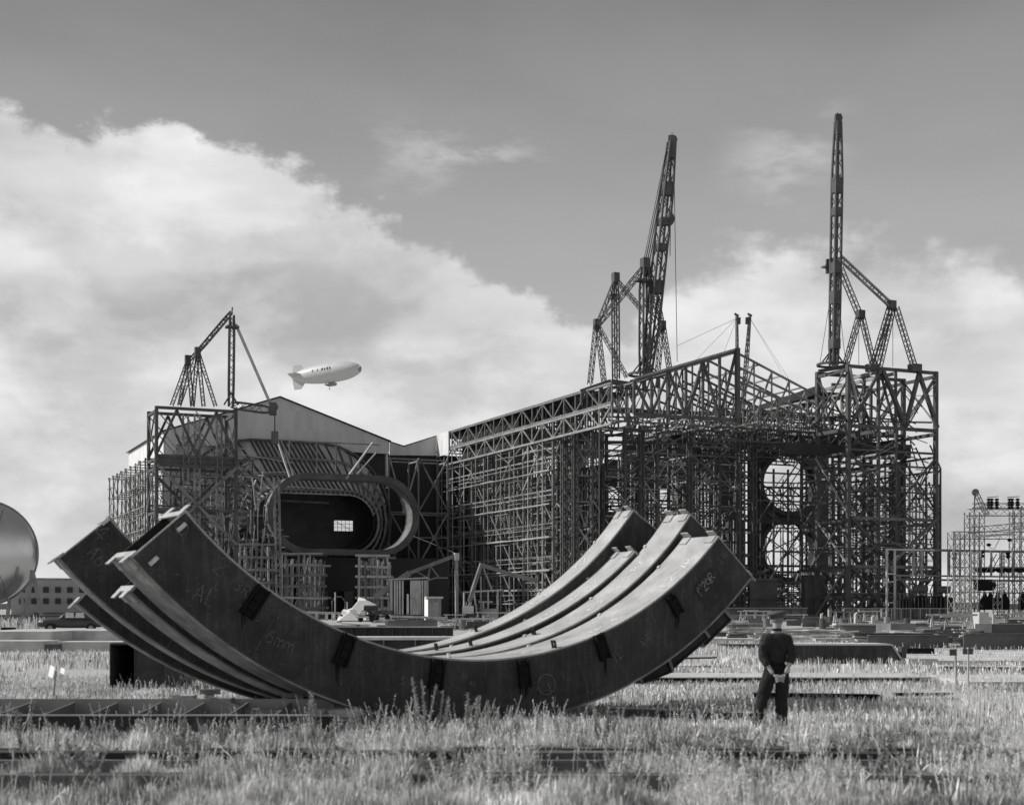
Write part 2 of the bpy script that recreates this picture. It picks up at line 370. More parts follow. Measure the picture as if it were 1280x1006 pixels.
# ------------------------------------------------------------------ the four arc girders
RI, RD = 6.18, 1.013
PSI0 = .524; RC = Vector((-.447, 22.186, 7.193))
A0 = Vector((-math.sin(PSI0), math.cos(PSI0), 0)); U0 = Vector((math.cos(PSI0), math.sin(PSI0), 0))
class Arc:
    def __init__(s, name, label, psi, t, sh, th1, th2, w):
        s.psi, s.th1, s.th2, s.w = psi, th1, th2, w
        s.u = Vector((math.cos(psi), math.sin(psi), 0)); s.a = Vector((-math.sin(psi), math.cos(psi), 0))
        s.c = RC + A0*t + U0*sh
        s.root = thing(name, label, 'steel girder', (s.c.x, s.c.y, 0), 'curved box girders lying in a nest')
        s.body()
    def P(s, th, r, t): return s.c + s.a*t + s.u*(r*math.sin(th)) - Vector((0,0,1))*(r*math.cos(th))
    def sheet(s, r0, r1, t0, t1, th1, th2, n=72, wob=0):
        """arc-swept rectangular section"""
        b = MB(); vs = []
        for i in range(n+1):
            th = th1+(th2-th1)*i/n
            vs += [s.P(th, r0, t0), s.P(th, r1, t0), s.P(th, r1, t1), s.P(th, r0, t1)]
        fs = [(4*i+k, 4*i+(k+1) % 4, 4*i+4+(k+1) % 4, 4*i+4+k) for i in range(n) for k in range(4)]
        fs += [(0,1,2,3)[::-1], tuple(4*n+k for k in range(4))]
        return b.add(vs, fs)
    def plate(s, th, r, t, dth, dr, dt):
        return s.sheet(r-dr/2, r+dr/2, t, t+dt, th-dth/2, th+dth/2, 2)
    def body(s):
        R0, R1 = RI, RI+RD; w = s.w; a, b = s.th1, s.th2; F_ = .028
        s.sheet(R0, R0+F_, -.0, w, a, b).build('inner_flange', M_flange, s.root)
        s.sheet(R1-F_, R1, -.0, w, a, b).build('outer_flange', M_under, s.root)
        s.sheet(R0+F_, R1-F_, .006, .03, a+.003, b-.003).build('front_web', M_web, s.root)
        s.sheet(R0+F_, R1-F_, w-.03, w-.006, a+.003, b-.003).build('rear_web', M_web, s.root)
        # bare lit edge strips along the web ends
        for th in (a, b):
            sg = 1 if th == a else -1
            s.sheet(R0+F_, R1-F_, .004, .034, th-.0005*sg, th+.0025*sg, 1).build('end_edge', M_flange, s.root)
            s.sheet(R0+F_, R1-F_, .034, w-.034, th+sg*.11, th+sg*.115, 1).build('diaphragm', M_inside, s.root)
            for r in (R0+F_/2, R1-F_/2):
                sn = -1 if r < R0+.1 else 1                       # away from the web
                s.sheet(min(r, r-sn*.11), max(r, r-sn*.11), .002, w-.002, th-.0006*sg, th-.0032*sg, 1).build('end_strip', M_flange, s.root)
                for t0 in (.04, w-.24):
                    a_, b_ = th-.0005*sg, th-.0035*sg
                    s.sheet(min(r, r+sn*.13), max(r, r+sn*.13), t0, t0+.2, min(a_, b_), max(a_, b_), 1).build('splice_tab', M_flange, s.root)
                    s.sheet(min(r+sn*.016, r+sn*.034), max(r+sn*.016, r+sn*.034), t0, t0+.2, min(th+sg*.001, th+sg*.026), max(th+sg*.001, th+sg*.026), 1).build('splice_tab', M_flange, s.root)
        # lifting lugs on the webs near both ends
    def bracket(s, th, r, hh=.42, ww=.2, drip=True):
        ww *= 1.15
        """black painted bolting bracket on the front web with runs of paint below"""
        b = s.plate(th, r, -.045, ww/r, hh, .05)
        for q in (-.12, .12): b2 = s.plate(th, r+q*hh, -.075, ww*.55/r, hh*.3, .03); b.add(b2.v, b2.f)
        for q in (-1, 1): b2 = s.plate(th+q*ww*.42/r, r, -.085, .03/r, hh*1.04, .085); b.add(b2.v, b2.f)
        b.build('bracket', M_black, s.root)
        if drip:
            b = MB(); rr = r+hh/2
            for k in range(3):
                th2 = th+random.uniform(-.4, .4)*ww/r; ln = random.uniform(.12, .4)
                p0 = s.P(th2, rr-.03, -.0); n = s.a*-1
                q0 = p0+Vector((0,0,-ln)); wd = s.u*random.uniform(.008, .016)
                b.prism([p0-wd+n*.0, p0+wd+n*.0, q0+wd*.3, q0-wd*.3], n*.004)
            b.build('paint_run', M_black, s.root)
    def chalk(s, th, r, size, strokes, m=None, rot=0, face='web', wd=.012, name='chalk_mark'):
        """strokes: polylines in letter space, drawn on the front web or the inner flange"""
        b = MB(); cr, sr = math.cos(rot), math.sin(rot)
        def pos(x, y):
            x, y = (x*cr-y*sr)*size, (x*sr+y*cr)*size
            if face == 'web': return s.P(th+x/r, r-y, -.004)
            return s.P(th+x/RI, RI-.004, r+y)
        nrm = -s.a
        for st in strokes:
            for (x0, y0), (x1, y1) in zip(st, st[1:]):
                p, q = pos(x0, y0), pos(x1, y1)
                if face != 'web':
                    nrm = (s.c+s.a*r-p); nrm = (nrm - s.a*nrm.dot(s.a)).normalized()
                b.bar(p, q, wd*random.uniform(.7, 1.3), .004, nrm)
        return b.build(name, m or M_chalk, s.root)
def circ(cx, cy, r, a0=0, a1=360, n=14): return [(cx+r*math.cos(R(a0+(a1-a0)*i/n)), cy+r*math.sin(R(a0+(a1-a0)*i/n))) for i in range(n+1)]
G = {'1': [[(0,0),(0,1)]], '2': [[(0,.8),(.15,1),(.45,1),(.55,.75),(0,0),(.6,0)]], '6': [[(.5,1),(.1,.6),(0,.3)], circ(.28,.25,.27)],
     'm': [[(0,0),(0,.55),(.2,.6),(.3,.4),(.3,0)],[(.3,.4),(.5,.6),(.65,.4),(.65,0)]], 'R': [[(0,0),(0,1),(.4,1),(.5,.75),(.35,.5),(0,.5)],[(.2,.5),(.55,0)]],
     'Q': [circ(.3,.5,.32),[(.35,.3),(.65,-.1)]], 'N': [[(0,0),(0,1),(.5,0),(.5,1)]], 'K': [[(0,0),(0,1)],[(.5,1),(0,.45),(.55,0)]], '7': [[(0,1),(.5,1),(.2,0)]],
     'O': [circ(.3,.5,.3)], 'L': [[(0,1),(0,0),(.45,0)]], 'S': [[(.5,.9),(.2,1),(0,.8),(.1,.6),(.4,.45),(.5,.2),(.3,0),(0,.1)]], '4': [[(.4,0),(.4,1),(0,.35),(.6,.35)]],
     'A': [[(0,0),(.28,1),(.55,0)],[(.1,.35),(.45,.35)]], '-': [[(0,.5),(.4,.5)]], ' ': [], '3': [[(0,.9),(.3,1),(.5,.75),(.2,.55),(.5,.3),(.3,0),(0,.1)]]}
def word(t, dx=.8): return [[(x+i*dx, y) for x, y in st] for i, c in enumerate(t) for st in G[c]]

def th_at(arc, px, r):
    best = min(((abs(640+F*arc.P(t, r, 0).x/arc.P(t, r, 0).y-px)), t) for t in [arc.th1+(arc.th2-arc.th1)*i/400 for i in range(401)])
    return best[1]
def on_web(arc, px, py):
    """theta, radius on the front web seen at the pixel"""
    t = (px-640)/F; s_ = (HY-py)/F
    n = arc.a; d = Vector((t, 1, s_)); k = (arc.c - Vector((0,0,EYE))).dot(n)/d.dot(n)
    q = Vector((0,0,EYE))+d*k - arc.c
    return math.atan2(q.dot(arc.u), -q.z), math.hypot(q.dot(arc.u), q.z)
M_scr = mat('scratch', .11, .8, .5, 10)
pick_ = lambda *a: random.choice(a)
gA = Arc('arc_girder', 'nearest curved dark box girder, with a rounded chalked patch near its right end', PSI0, 0, 0, -.857, .831, 1.0)
gB = Arc('arc_girder', 'second curved girder from the front, its low left end tucked under the front one', .523, 1.06, -.158, -.769, .924, .72)
gC = Arc('arc_girder', 'third curved girder from the front, its open end raised at the far left', .377, 2.42, -.236, -.872, .785, .86)
gD = Arc('arc_girder', 'rearmost curved girder, its pale right end standing highest behind the others', .35, 3.40, -.40, -.739, .954, .72)
for px_, py_, hh, ww in ((318,752,.46,.2),(430,812,.46,.19),(545,842,.44,.2),(654,842,.42,.17),(751,808,.42,.16),(842,756,.36,.14)):
    th, r = on_web(gA, px_, py_); gA.bracket(th, min(r, RI+.36), hh, ww)
for px_, py_ in ((226,659),(191,701)):
    th, r = on_web(gA, px_, py_); gA.plate(th, r, -.06, .008, .15, .06).build('cleat', M_bright, gA.root)
for px_, py_ in ((132,652),):
    th, r = on_web(gC, px_, py_); gC.plate(th, r, -.05, .007, .14, .05).build('cleat', M_bright, gC.root)
# dark primed patches with chalk, plus one patch coloured as the mast's shadow
def patch(arc, px_, py_, wth, hr, m=M_patch, n=22):
    th, r = on_web(arc, px_, py_); b = MB(); pts = []
    for i in range(n):
        t = 2*math.pi*i/n; c, s_ = math.cos(t), math.sin(t); e = .45
        x = math.copysign(abs(c)**e, c)*wth/2; y = math.copysign(abs(s_)**e, s_)*hr/2
        pts.append(arc.P(th+x/r, r+y, .003))
    b.prism(pts, -arc.a*.004); return b.build('primer_or_shadow_patch', m, arc.root), th, r
_, th, r = patch(gA, 889, 735, .62, .56)
gA.chalk(th-.035, r-.02, .15, word('12QR', .75), M_chalk, rot=.15, wd=.011)
gA.chalk(th-.035, r-.14, .07, word('N7 S4', .75), M_chalkd, rot=.12, wd=.010)
_, th, r = patch(gA, 597, 857, .36, .28); gA.chalk(th-.02, r, .06, word('R2', .75), M_chalkd, wd=.006)
patch(gA, 364, 822, .5, .55, mat('mast_shadow', .036, .5, .5, 4))  # shadow of the mast on the web, put into the patch colour
th, r = on_web(gA, 683, 855); gA.chalk(th, r, .16, [circ(0,0,1,0,360,28), [(.1,.1),(.5,-.9)]], M_chalkd, wd=.012)
for px_, py_, sz, tx, mm, rt in ((265,712,.26,'2','d',.0),(240,748,.24,'AL','d',.3),(330,800,.2,'6mm','d',.1),(292,735,.16,'3R','d',.0),
                               (806,810,.14,'4N','d',.5),(770,830,.16,'7L','d',.4),(905,704,.12,'1R','d',.3),(500,855,.12,'S','d',0),(215,668,.28,'Q','d',.4)):
    th, r = on_web(gA, px_, py_); gA.chalk(th, r, sz, word(tx), M_chalkd, rot=rt, wd=.009)
for px_, py_, sz, tx in ((112,668,.3,'4'),(108,692,.2,'A6')):
    th, r = on_web(gC, px_, py_); gC.chalk(th, r, sz, word(tx), M_chalkd, wd=.01)
# chalk and lugs on the bright inner flanges
for arc, th, y0, sz, tx in ((gA,.62,.16,.2,'12-7R'),(gA,.36,.2,.18,'NR-4'),(gB,.7,.3,.18,'R7'),(gB,.5,.18,.15,'L-2'),(gC,.56,.2,.2,'R-42'),(gC,.45,.25,.16,'QL7'),(gD,.72,.3,.2,'S2'),(gD,.52,.2,.2,'N-4'),(gA,.15,.3,.16,'A-3')):
    arc.chalk(th, y0, sz, word(tx), M_bright, rot=0, face='flange', wd=.022)
def lug(arc, th, t):
    b = MB(); p = arc.P(th, RI, t); n = (arc.P(th, RI-1, t)-arc.P(th, RI, t)); tg = arc.u*math.cos(th)+Vector((0,0,1))*math.sin(th)
    sq = .062; o = p+n*.085
    # square plate with a round hole, standing across the flange
    outer = [(-sq,-.085),(sq,-.085),(sq,sq),(-sq,sq)]; nseg = 12
    ring = [(.03*math.cos(2*math.pi*i/nseg+math.pi/4+math.pi), .03*math.sin(2*math.pi*i/nseg+math.pi/4+math.pi)) for i in range(nseg)]
    def onsq(x, y):
        k = sq/max(abs(x), abs(y)); return x*k, y*k
    for i in range(nseg):
        a_, c_ = ring[i], ring[(i+1) % nseg]; A_, C_ = onsq(*a_), onsq(*c_)
        f = lambda q, dd: o + arc.a*q[0]*1.0 + n*(q[1]-.02) + tg*dd
        v = [f(a_, -.012), f(c_, -.012), f(C_, -.012), f(A_, -.012), f(a_, .012), f(c_, .012), f(C_, .012), f(A_, .012)]
        b.add(v, [(0,1,2,3),(7,6,5,4),(0,4,5,1),(3,2,6,7)])
    b.bar(o-n*.10-arc.a*sq, o-n*.10+arc.a*sq, .03, .04, n)
    b.build('lifting_lug', M_black, arc.root)
for arc, px_, t in ((gA,698,.12),(gB,687,.50),(gC,592,.16),(gC,560,.6),(gD,603,.3),(gD,450,.4)):
    lug(arc, th_at(arc, px_, RI), t)
for arc in (gA, gC):
    for k in range(1, 6):
        th = arc.th1+(arc.th2-arc.th1)*(k+.12*math.sin(k*2.3))/6
        arc.sheet(RI+.03, RI+RD-.03, -.001, .006, th, th+.0016, 1).build('weld_seam', mat('weld_seam', .085, .6, .5, 12), arc.root)
    for r_ in (RI+.05, RI+RD-.05): arc.sheet(r_, r_+.008, 0, .006, arc.th1+.01, arc.th2-.01).build('weld_seam', MATS['weld_seam'], arc.root)
# scrawled chalk and scratches
for k in range(46):
    th = random.uniform(-.8, .78); r = RI+random.uniform(.12, .9); n_ = random.randint(2, 5); a_ = [(0, 0)]
    for q in range(n_): a_.append((a_[-1][0]+random.uniform(-.6, 1), a_[-1][1]+random.uniform(-.7, .7)))
    gA.chalk(th, r, random.uniform(.03, .11), [a_], pick_(M_chalkd, M_scr), wd=random.uniform(.003, .009))
# small clips along the flange edges
for arc in (gA, gB, gC, gD):
    for k in range(7):
        th = arc.th1+(arc.th2-arc.th1)*(k+.5)/7
        arc.plate(th, RI-.012, arc.w-.05, .008, .024, .05).build('edge_clip', M_bright, arc.root)
# short box stubs wedged beneath the right-hand end of the nest
def stub(name, label, c, ln, wd, dp, ang, yaw):
    r_ = thing(name, label, 'steel box', (c.x, c.y, 0), 'steel box offcuts under the girders')
    u = Vector((math.cos(yaw)*math.cos(ang), math.sin(yaw)*math.cos(ang), math.sin(ang))); v = Vector((-math.sin(yaw), math.cos(yaw), 0)); n = u.cross(v)*-1
    n = v.cross(u)*-1
    h = dp/2
    for nm, o, sz in (('top_plate', n*h, 0), ('bottom_plate', -n*h, 0)):
        MB().bar(c+o-u*ln/2, c+o+u*ln/2, wd, .03, n).build(nm, M_web, r_)
    for nm, q in (('front_plate', -1), ('rear_plate', 1)):
        MB().bar(c+v*q*(wd/2-.05)-u*ln/2, c+v*q*(wd/2-.05)+u*ln/2, .02, dp-.034, n).build(nm, M_web, r_)
    for q in (-1, 1): MB().bar(c+u*q*ln/2-n*h-v*wd/2, c+u*q*ln/2+n*h-v*wd/2, .05, .03, v).build('stiffener', M_slm, r_)
    return r_
stub('box_offcut', 'larger dark box offcut jutting out beneath the right end of the front girder', at(846, 806, 25.9), 1.0, .5, .42, R(38), .3)
stub('box_offcut', 'smaller dark box offcut, up and right of the larger one', at(884, 783, 26.6), .75, .5, .30, R(42), .3)
stub('box_offcut', 'dark steel box offcut lying low in the grass under the girder nest', at(812, 834, 25.4), .6, .6, .34, R(20), .2)
# cradle under the nest
for i, (px_, Y, wd, lab) in enumerate(((300,21.6,.9,'long pale timber block under the left flank of the front girder'),(245,22.8,.7,'short pale timber block under the second girder, left of the long one'),(520,22.2,1.2,'timber block hidden in grass under the middle of the front girder'),(660,23.2,1.2,'timber block under the right half of the front girder'))):
    P = at(px_, 760, Y); b = MB(); b.box((P.x, P.y, .14), (wd, .5, .28), .3)
    single('timber_block', M_wood, b, lab, 'timber block', group='timber blocks under the girders', bevel=.01)
# ------------------------------------------------------------------ frames in building coordinates
def pick(*opts): return random.choice(opts)
def memb(b, p, q, w, style='box'):
    if style == 'box': b.bar(p, q, w, caps=False)
    else: lattice(b, p, q, w, w*1.25, w*.2, w*.12)
    return b
def frame(P, ms, ns, zs, cw=.42, bw=.3, xw=.18, faces=('n0','m0'), pat='X', mats=None, cm=None, colskip=None, z0=0, jitter=0, xprob=1.0, sub=0, lacecol=False):
    """open steel frame; ms, ns, zs grid lines; faces braced: n0 (front) n1 (rear) m0 (left) m1 (right)"""
    mats = mats or (M_sd, M_sd, M_sm); cm = cm or M_sd
    for i, m in enumerate(ms):
        for j, n in enumerate(ns):
            if 0 < i < len(ms)-1 and 0 < j < len(ns)-1 and colskip == 'inner': continue
            b = MB()
            if lacecol: lattice(b, W(m, n, z0), W(m, n, zs[-1]), cw*1.3, cw*1.6, cw*.3, cw*.16)
            else: b.bar(W(m, n, z0), W(m, n, zs[-1]), cw, caps=False)
            P.add('column', cm, b, zs[-1]*10+(100 if j == 0 else 0))
    for z in zs:
        for j, n in enumerate(ns):
            P.add('beam', pick(*mats), MB().bar(W(ms[0], n, z-bw), W(ms[-1], n, z-bw), bw*.7, bw), 50 if j == 0 else 10)
        for i, m in enumerate(ms):
            P.add('beam', pick(*mats), MB().bar(W(m, ns[0], z-bw*2.05), W(m, ns[-1], z-bw*2.05), bw*.7, bw), 40 if i == 0 else 9)
    def bay(a0, a1, z1, z2, fn, big):
        if random.random() > xprob: return
        b = MB(); mm = pick(*mats); k = pat if isinstance(pat, str) else pick(*pat)
        p00, p10, p01, p11 = fn(a0, z1), fn(a1, z1), fn(a0, z2), fn(a1, z2)
        off = (p10-p00).cross(Vector((0,0,1))).normalized()*xw*.6
        mid = (p01+p11)/2; midb = (p00+p10)/2
        if k == 'X': b.bar(p00, p11, xw, caps=False); b.bar(p10+off*1.1, p01+off*1.1, xw, caps=False)
        elif k == '/': b.bar(p00, p11, xw, caps=False)
        elif k == '\\': b.bar(p01, p10, xw, caps=False)
        elif k == 'V': b.bar(p01, midb, xw, caps=False); b.bar(midb, p11, xw, caps=False)
        elif k == 'A': b.bar(p00, mid, xw, caps=False); b.bar(mid, p10, xw, caps=False)
        elif k == 'K': b.bar(p00, mid, xw, caps=False); b.bar(mid, p10, xw, caps=False); b.bar((p00+p01)/2, (p10+p11)/2, xw*.8, caps=False)
        if k in 'XKVA' and xw > .15:                       # gusset plate
            c = (p00+p11)/2 if k == 'X' else (mid if k in 'AK' else midb)
            d = (p10-p00).normalized(); s_ = xw*1.7
            b.prism([c-d*s_-Vector((0,0,s_))+off*1.9, c+d*s_-Vector((0,0,s_))+off*1.9, c+d*s_+Vector((0,0,s_))+off*1.9, c-d*s_+Vector((0,0,s_))+off*1.9], off*.1)
        if sub and random.random() < sub:
            t = random.uniform(.35, .65); q0 = p00.lerp(p01, t); q1 = p10.lerp(p11, t)
            b.bar(q0-off*2, q1-off*2, xw*.7, caps=False)
        P.add('brace', mm, b, 20 if big else 5)
    zz = [z0]+list(zs)
    for z1, z2 in zip(zz, zz[1:]):
        for f in faces:
            if f[0] == 'n':
                n = ns[0] if f == 'n0' else ns[-1] if f == 'n1' else ns[int(f[1:])]
                o = -.25 if f == 'n0' else .25
                for a, c in zip(ms, ms[1:]): bay(a, c, z1, z2, lambda q, z, n=n+o: W(q, n, z), f == 'n0')
            else:
                m = ms[0] if f == 'm0' else ms[-1]
                o = -.25 if f == 'm0' else .25
                for a, c in zip(ns, ns[1:]): bay(a, c, z1, z2, lambda q, z, m=m+o: W(m, q, z), f == 'm0')
def lin(a, b, n): return [a+(b-a)*i/(n-1) for i in range(n)]
def truss(b, pts_top, pts_bot, w=.3, lw=.18, pat='N'):
    for L_ in (pts_top, pts_bot):
        for p, q in zip(L_, L_[1:]): b.bar(p, q, w, caps=True)
    for i, (p, q) in enumerate(zip(pts_top, pts_bot)): b.bar(p, q, lw, caps=False)
    for i in range(len(pts_top)-1):
        if pat == 'N' and i % 2 or pat == '/': b.bar(pts_bot[i], pts_top[i+1], lw, caps=False)
        else: b.bar(pts_top[i], pts_bot[i+1], lw, caps=False)
    return b

# ---- gabled hall behind the test section
GL, GR, GN, GB = 45.9, 87.1, 253.3, 291.0
hall = thing('gabled_hall', 'big grey gabled hall with sunlit-toned side wall, below the airship', 'building', W(GL, GN, 0))
zE, zP, zB = 32.5, 39.6, 30.4
poly = [W(GL,GN,zB-2), W(GL+2.2,GN,zB-2), W(GL+2.2,GN,zB), W(GR,GN,zB), W(GR,GN,zE+.2), W((GL+GR)/2,GN,zP), W(GL,GN,zE)]
MB().prism(poly, E2*.3).build('gable_wall', M_gable, hall, uvplane=E1)
MB().prism([W(GL+.001,GN+.31,27.2), W(GL,GB,27.2), W(GL,GB,zE), W(GL,GN+.31,zE)], E1*.3).build('side_wall', M_side, hall, uvplane=E2)
MB().prism([W(GR,GN+.31,24), W(GR,GB,24), W(GR,GB,zE), W(GR,GN+.31,zE)], -E1*.3).build('side_wall', M_gable, hall, uvplane=E2)
for s_ in (0, 1):
    a, e = ((GL+GR)/2, (GL-.4, GR+.4)[s_]); ze = zE-.1+.2*s_
    MB().prism([W(a,GN-.35,zP+.02), W(e,GN-.35,ze+.02), W(e,GN-.35,ze+.22), W(a,GN-.35,zP+.25)], E2*(GB-GN+.7)).build('roof', M_dwall, hall)
# lower dark wall with the great opening
SC = 71.8; 
def stadium(cx, cz, hw, hh, n, k=10):
    """rounded-end opening outline, list of (m, z)"""
    pts = []
    for i in range(k+1):
        t = -math.pi/2+math.pi*i/k; pts.append((cx+hw-hh+hh*math.cos(t), cz+hh*math.sin(t)))
    for i in range(k+1):
        t = math.pi/2+math.pi*i/k; pts.append((cx-hw+hh+hh*math.cos(t), cz+hh*math.sin(t)))
    return pts
IN_ = stadium(SC-.6, 17.4, 10.3, 4.95, 0)
def wall_hole(n, m0, m1, z0, z1, hole, th, name, m, root):
    b = MB(); cnr = [(m1, z0), (m1, z1), (m0, z1), (m0, z0)]; N_ = len(hole); vs = [W(a, n, z) for a, z in hole]; cx = sum(h_[0] for h_ in hole)/N_; cz = sum(h_[1] for h_ in hole)/N_
    out = []
    for a, z in hole:
        dx, dz = a-cx, z-cz; ks = []
        if dx > 0: ks.append((m1-cx)/dx)
        if dx < 0: ks.append((m0-cx)/dx)
        if dz > 0: ks.append((z1-cz)/dz)
        if dz < 0: ks.append((z0-cz)/dz)
        k = min(ks); out.append((cx+dx*k, cz+dz*k))
    fs = []; allp = vs+[W(a, n, z) for a, z in out]
    for i in range(N_):
        j = (i+1) % N_; fs.append((i, j, N_+j, N_+i))
        # corner fill
        (a1, z1_), (a2, z2_) = out[i], out[j]
        for c in cnr:
            on1 = abs(a1-c[0]) < 1e-6 or abs(z1_-c[1]) < 1e-6; on2 = abs(a2-c[0]) < 1e-6 or abs(z2_-c[1]) < 1e-6
            if on1 and on2 and abs(a1-a2) > 1e-6 and abs(z1_-z2_) > 1e-6: 
                allp.append(W(c[0], n, c[1])); fs.append((N_+i, N_+j, len(allp)-1))
    M_ = len(allp); allp += [p+E2*th for p in allp]
    fs += [tuple(q+M_ for q in f)[::-1] for f in fs]
    fs += [(i, M_+i, M_+(i+1) % N_, (i+1) % N_) for i in range(N_)]
    b.add(allp, fs); return b.build(name, m, root)
MB().prism([W(GL+.3,GN+1.2,6), W(GL+8.98,GN+1.2,6), W(GL+8.98,GN+1.2,zB+.9), W(GL+.3,GN+1.2,zB+.9)], E2*.25).build('lower_wall', M_gable, hall, uvplane=E1)
wall_hole(GN+1.2, GL+9, GR, 0, zB+.9, IN_, .3, 'lower_wall', M_dside, hall)
# dark room behind, with the far glazed window that shows sky
MB().prism([W(SC+13,GN+1.6,11), W(SC+13,265,11), W(SC+13,265,23.6), W(SC+13,GN+1.6,23.6)], E1*.2).build('inner_wall', M_room, hall)
MB().prism([W(SC-12,GN+1.6,11), W(SC+13.2,GN+1.6,11), W(SC+13.2,265,11), W(SC-12,265,11)], (0,0,-.3)).build('inner_floor', M_dwall, hall)
mw0, Yw = mz(417.5, 265.); mw1, _ = mz(441.5, 265.)
zw1 = zat(650, Yw); zw0 = zat(663.5, Yw)
hole = [(mw1, zw0), (mw1, (zw0+zw1)/2), (mw1, zw1), ((mw0+mw1)/2, zw1), (mw0, zw1), (mw0, (zw0+zw1)/2), (mw0, zw0), ((mw0+mw1)/2, zw0)]
wall_hole(265., GL+2, GR-.4, 0, 31, hole, .3, 'rear_wall', M_room, hall)
wf = MB(); 
for q in lin(mw0, mw1, 6): wf.bar(W(q, 265.1, zw0), W(q, 265.1, zw1), .07)
wf.bar(W(mw0, 265.2, zw1), W(mw1, 265.2, zw0), .07)
for z in lin(zw0, zw1, 4): wf.bar(W(mw0, 265.1, z), W(mw1, 265.1, z), .07)
wf.build('window', M_sd, hall)
MB().bar(W(SC-10, GN+2.2, 21.4), W(SC+4.5, GN+2.2, 21.1), .25, .35).build('crane_rail', M_slm, hall)
# side bay: open lattice beside the hall
P = Parts(tag_root := thing('scaffold_frame', 'tall pale lattice frame standing against the hall left side, leftmost structure', 'steel frame', W(42.6, 253, 0)))
frame(P, [42.4, 45.4], lin(251, 292, 9), lin(4.2, 27.5, 7), .26, .2, .13, ('m0','n0','m1'), ('X','/','\\'), (M_sm, M_slm, M_slm), M_sm, sub=1)
P.flush()

# ---- infill between hall and the right-hand frame
link = thing('link_building', 'low link building with valley roof and one sunlit-toned panel, right of the hall', 'building', W(GR, 262, 0))
nL = 262.0
a, Ya = mz(487, nL); v_, Yv = mz(506, nL); c_, Yc = mz(545, nL); d_, Yd = mz(558, nL)
zb_ = zat(569.5, Yv)
MB().prism([W(a, nL, zb_), W(c_, nL, zat(569.5, Yc)), W(c_, nL, zat(545.5, Yc)), W(v_, nL, zat(558.5, Yv)), W(a, nL, zat(552.5, Ya))], E2*.3).build('gable_wall', M_gable, link, uvplane=E1)
for p, q in (((a, zat(552.5, Ya)), (v_, zat(558.5, Yv))), ((v_, zat(558.5, Yv)), (c_, zat(545.5, Yc)))):
    MB().prism([W(p[0], nL-.1, p[1]+.02), W(q[0], nL-.1, q[1]+.02), W(q[0], nL-.1, q[1]+.2), W(p[0], nL-.1, p[1]+.2)], E2*20).build('roof', M_dwall, link)
# panel coloured as sunlit is the left-facing end of the next bay
pn = nz(545.2, c_)[0]
MB().prism([W(c_+.05, nL-6.5, zat(570, Yc)-.2), W(c_+.05, nL-.05, zat(570, Yc)-.2), W(c_+.05, nL-.05, zat(545, Yc)+.3), W(c_+.05, nL-6.5, zat(545, Yc)+.3)], E1*.2).build('side_panel', M_side, link, uvplane=E2)
MB().prism([W(GR-1, nL+1, 0), W(109, nL+1, 0), W(109, nL+1, zb_+.5), W(GR-1, nL+1, zb_+.5)], E2*.3).build('lower_wall', M_dside, link, uvplane=E1)
P = Parts(link)
frame(P, lin(GR+.6, 99.5, 3), [255, 260.5], [10, 20, 30], .3, .25, .26, ('n0',), ('V','X','A'), (M_sm, M_slm), M_sm, sub=.6)
P.flush()

# ---- wind tunnel contraction: ribbed bell behind the stadium ring
RN = 230.8
bell = thing('tunnel_contraction', 'ribbed sloping steel bell of the wind tunnel, between the hall and the racetrack-shaped ring', 'wind tunnel section', W(SC, GN, 0))
rin = stadium(70.4, 17.0, 10.9, 4.75, 0, 12); rout = stadium(SC-4.5, 18.0, 19.5, 13.4, 0, 12)
n0_, n1_ = 244.0, GN-.4
def bp(i, t, extra=0):
    a, z = rin[i % len(rin)]; b_, y = rout[i % len(rout)]; e = max(0, t)**1.15
    m_, z_ = a+(b_-a)*e, z+(y-z)*e
    cx, cz = 70.4-3*e, 17.3; d = math.hypot(m_-cx, z_-cz)
    return W(m_+(m_-cx)/d*extra, n0_+(n1_-n0_)*t, z_+(z_-cz)/d*extra)
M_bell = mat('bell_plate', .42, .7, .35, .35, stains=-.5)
NB = len(rin)
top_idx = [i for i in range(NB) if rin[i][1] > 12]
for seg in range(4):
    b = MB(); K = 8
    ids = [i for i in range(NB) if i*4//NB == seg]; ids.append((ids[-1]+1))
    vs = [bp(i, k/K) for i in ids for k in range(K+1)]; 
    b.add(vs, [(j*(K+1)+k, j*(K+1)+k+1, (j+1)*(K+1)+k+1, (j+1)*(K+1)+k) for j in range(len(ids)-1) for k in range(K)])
    o = b.build('shell_plate', M_bell if seg in (1, 2) else M_dwall, bell)  # lower plates near black, shade put into the colour
    sm_ = o.modifiers.new('solid', 'SOLIDIFY'); sm_.thickness = .12
# stadium outline resampled for ribs
def resamp(pts, n):
    P_ = pts+[pts[0]]; d = [0]
    for p, q in zip(P_, P_[1:]): d.append(d[-1]+math.dist(p, q))
    out = []
    for i in range(n):
        s_ = d[-1]*i/n; k = max(j for j in range(len(d)) if d[j] <= s_+1e-9); k = min(k, len(P_)-2)
        f = (s_-d[k])/(d[k+1]-d[k]); out.append((P_[k][0]+(P_[k+1][0]-P_[k][0])*f, P_[k][1]+(P_[k+1][1]-P_[k][1])*f, k+f))
    return out
def bpf(u, t, extra=0):
    i = int(u); f = u-i; return bp(i, t, extra).lerp(bp(i+1, t, extra), f)
for (_, _, u) in resamp(rin, 64):
    b = MB()
    for k in range(6): b.bar(bpf(u, k/6, .35), bpf(u, (k+1)/6, .35), .16, .36, caps=False)
    b.build('rib', M_sd, bell)
for t in (.04, .35, .66, .97):
    b = MB()
    for i in range(NB*2): b.bar(bpf(i/2, t, .72), bpf((i+1)/2 % NB, t, .72), .3, .4, caps=False)
    b.build('hoop', M_sm if t != .97 else M_sd, bell)
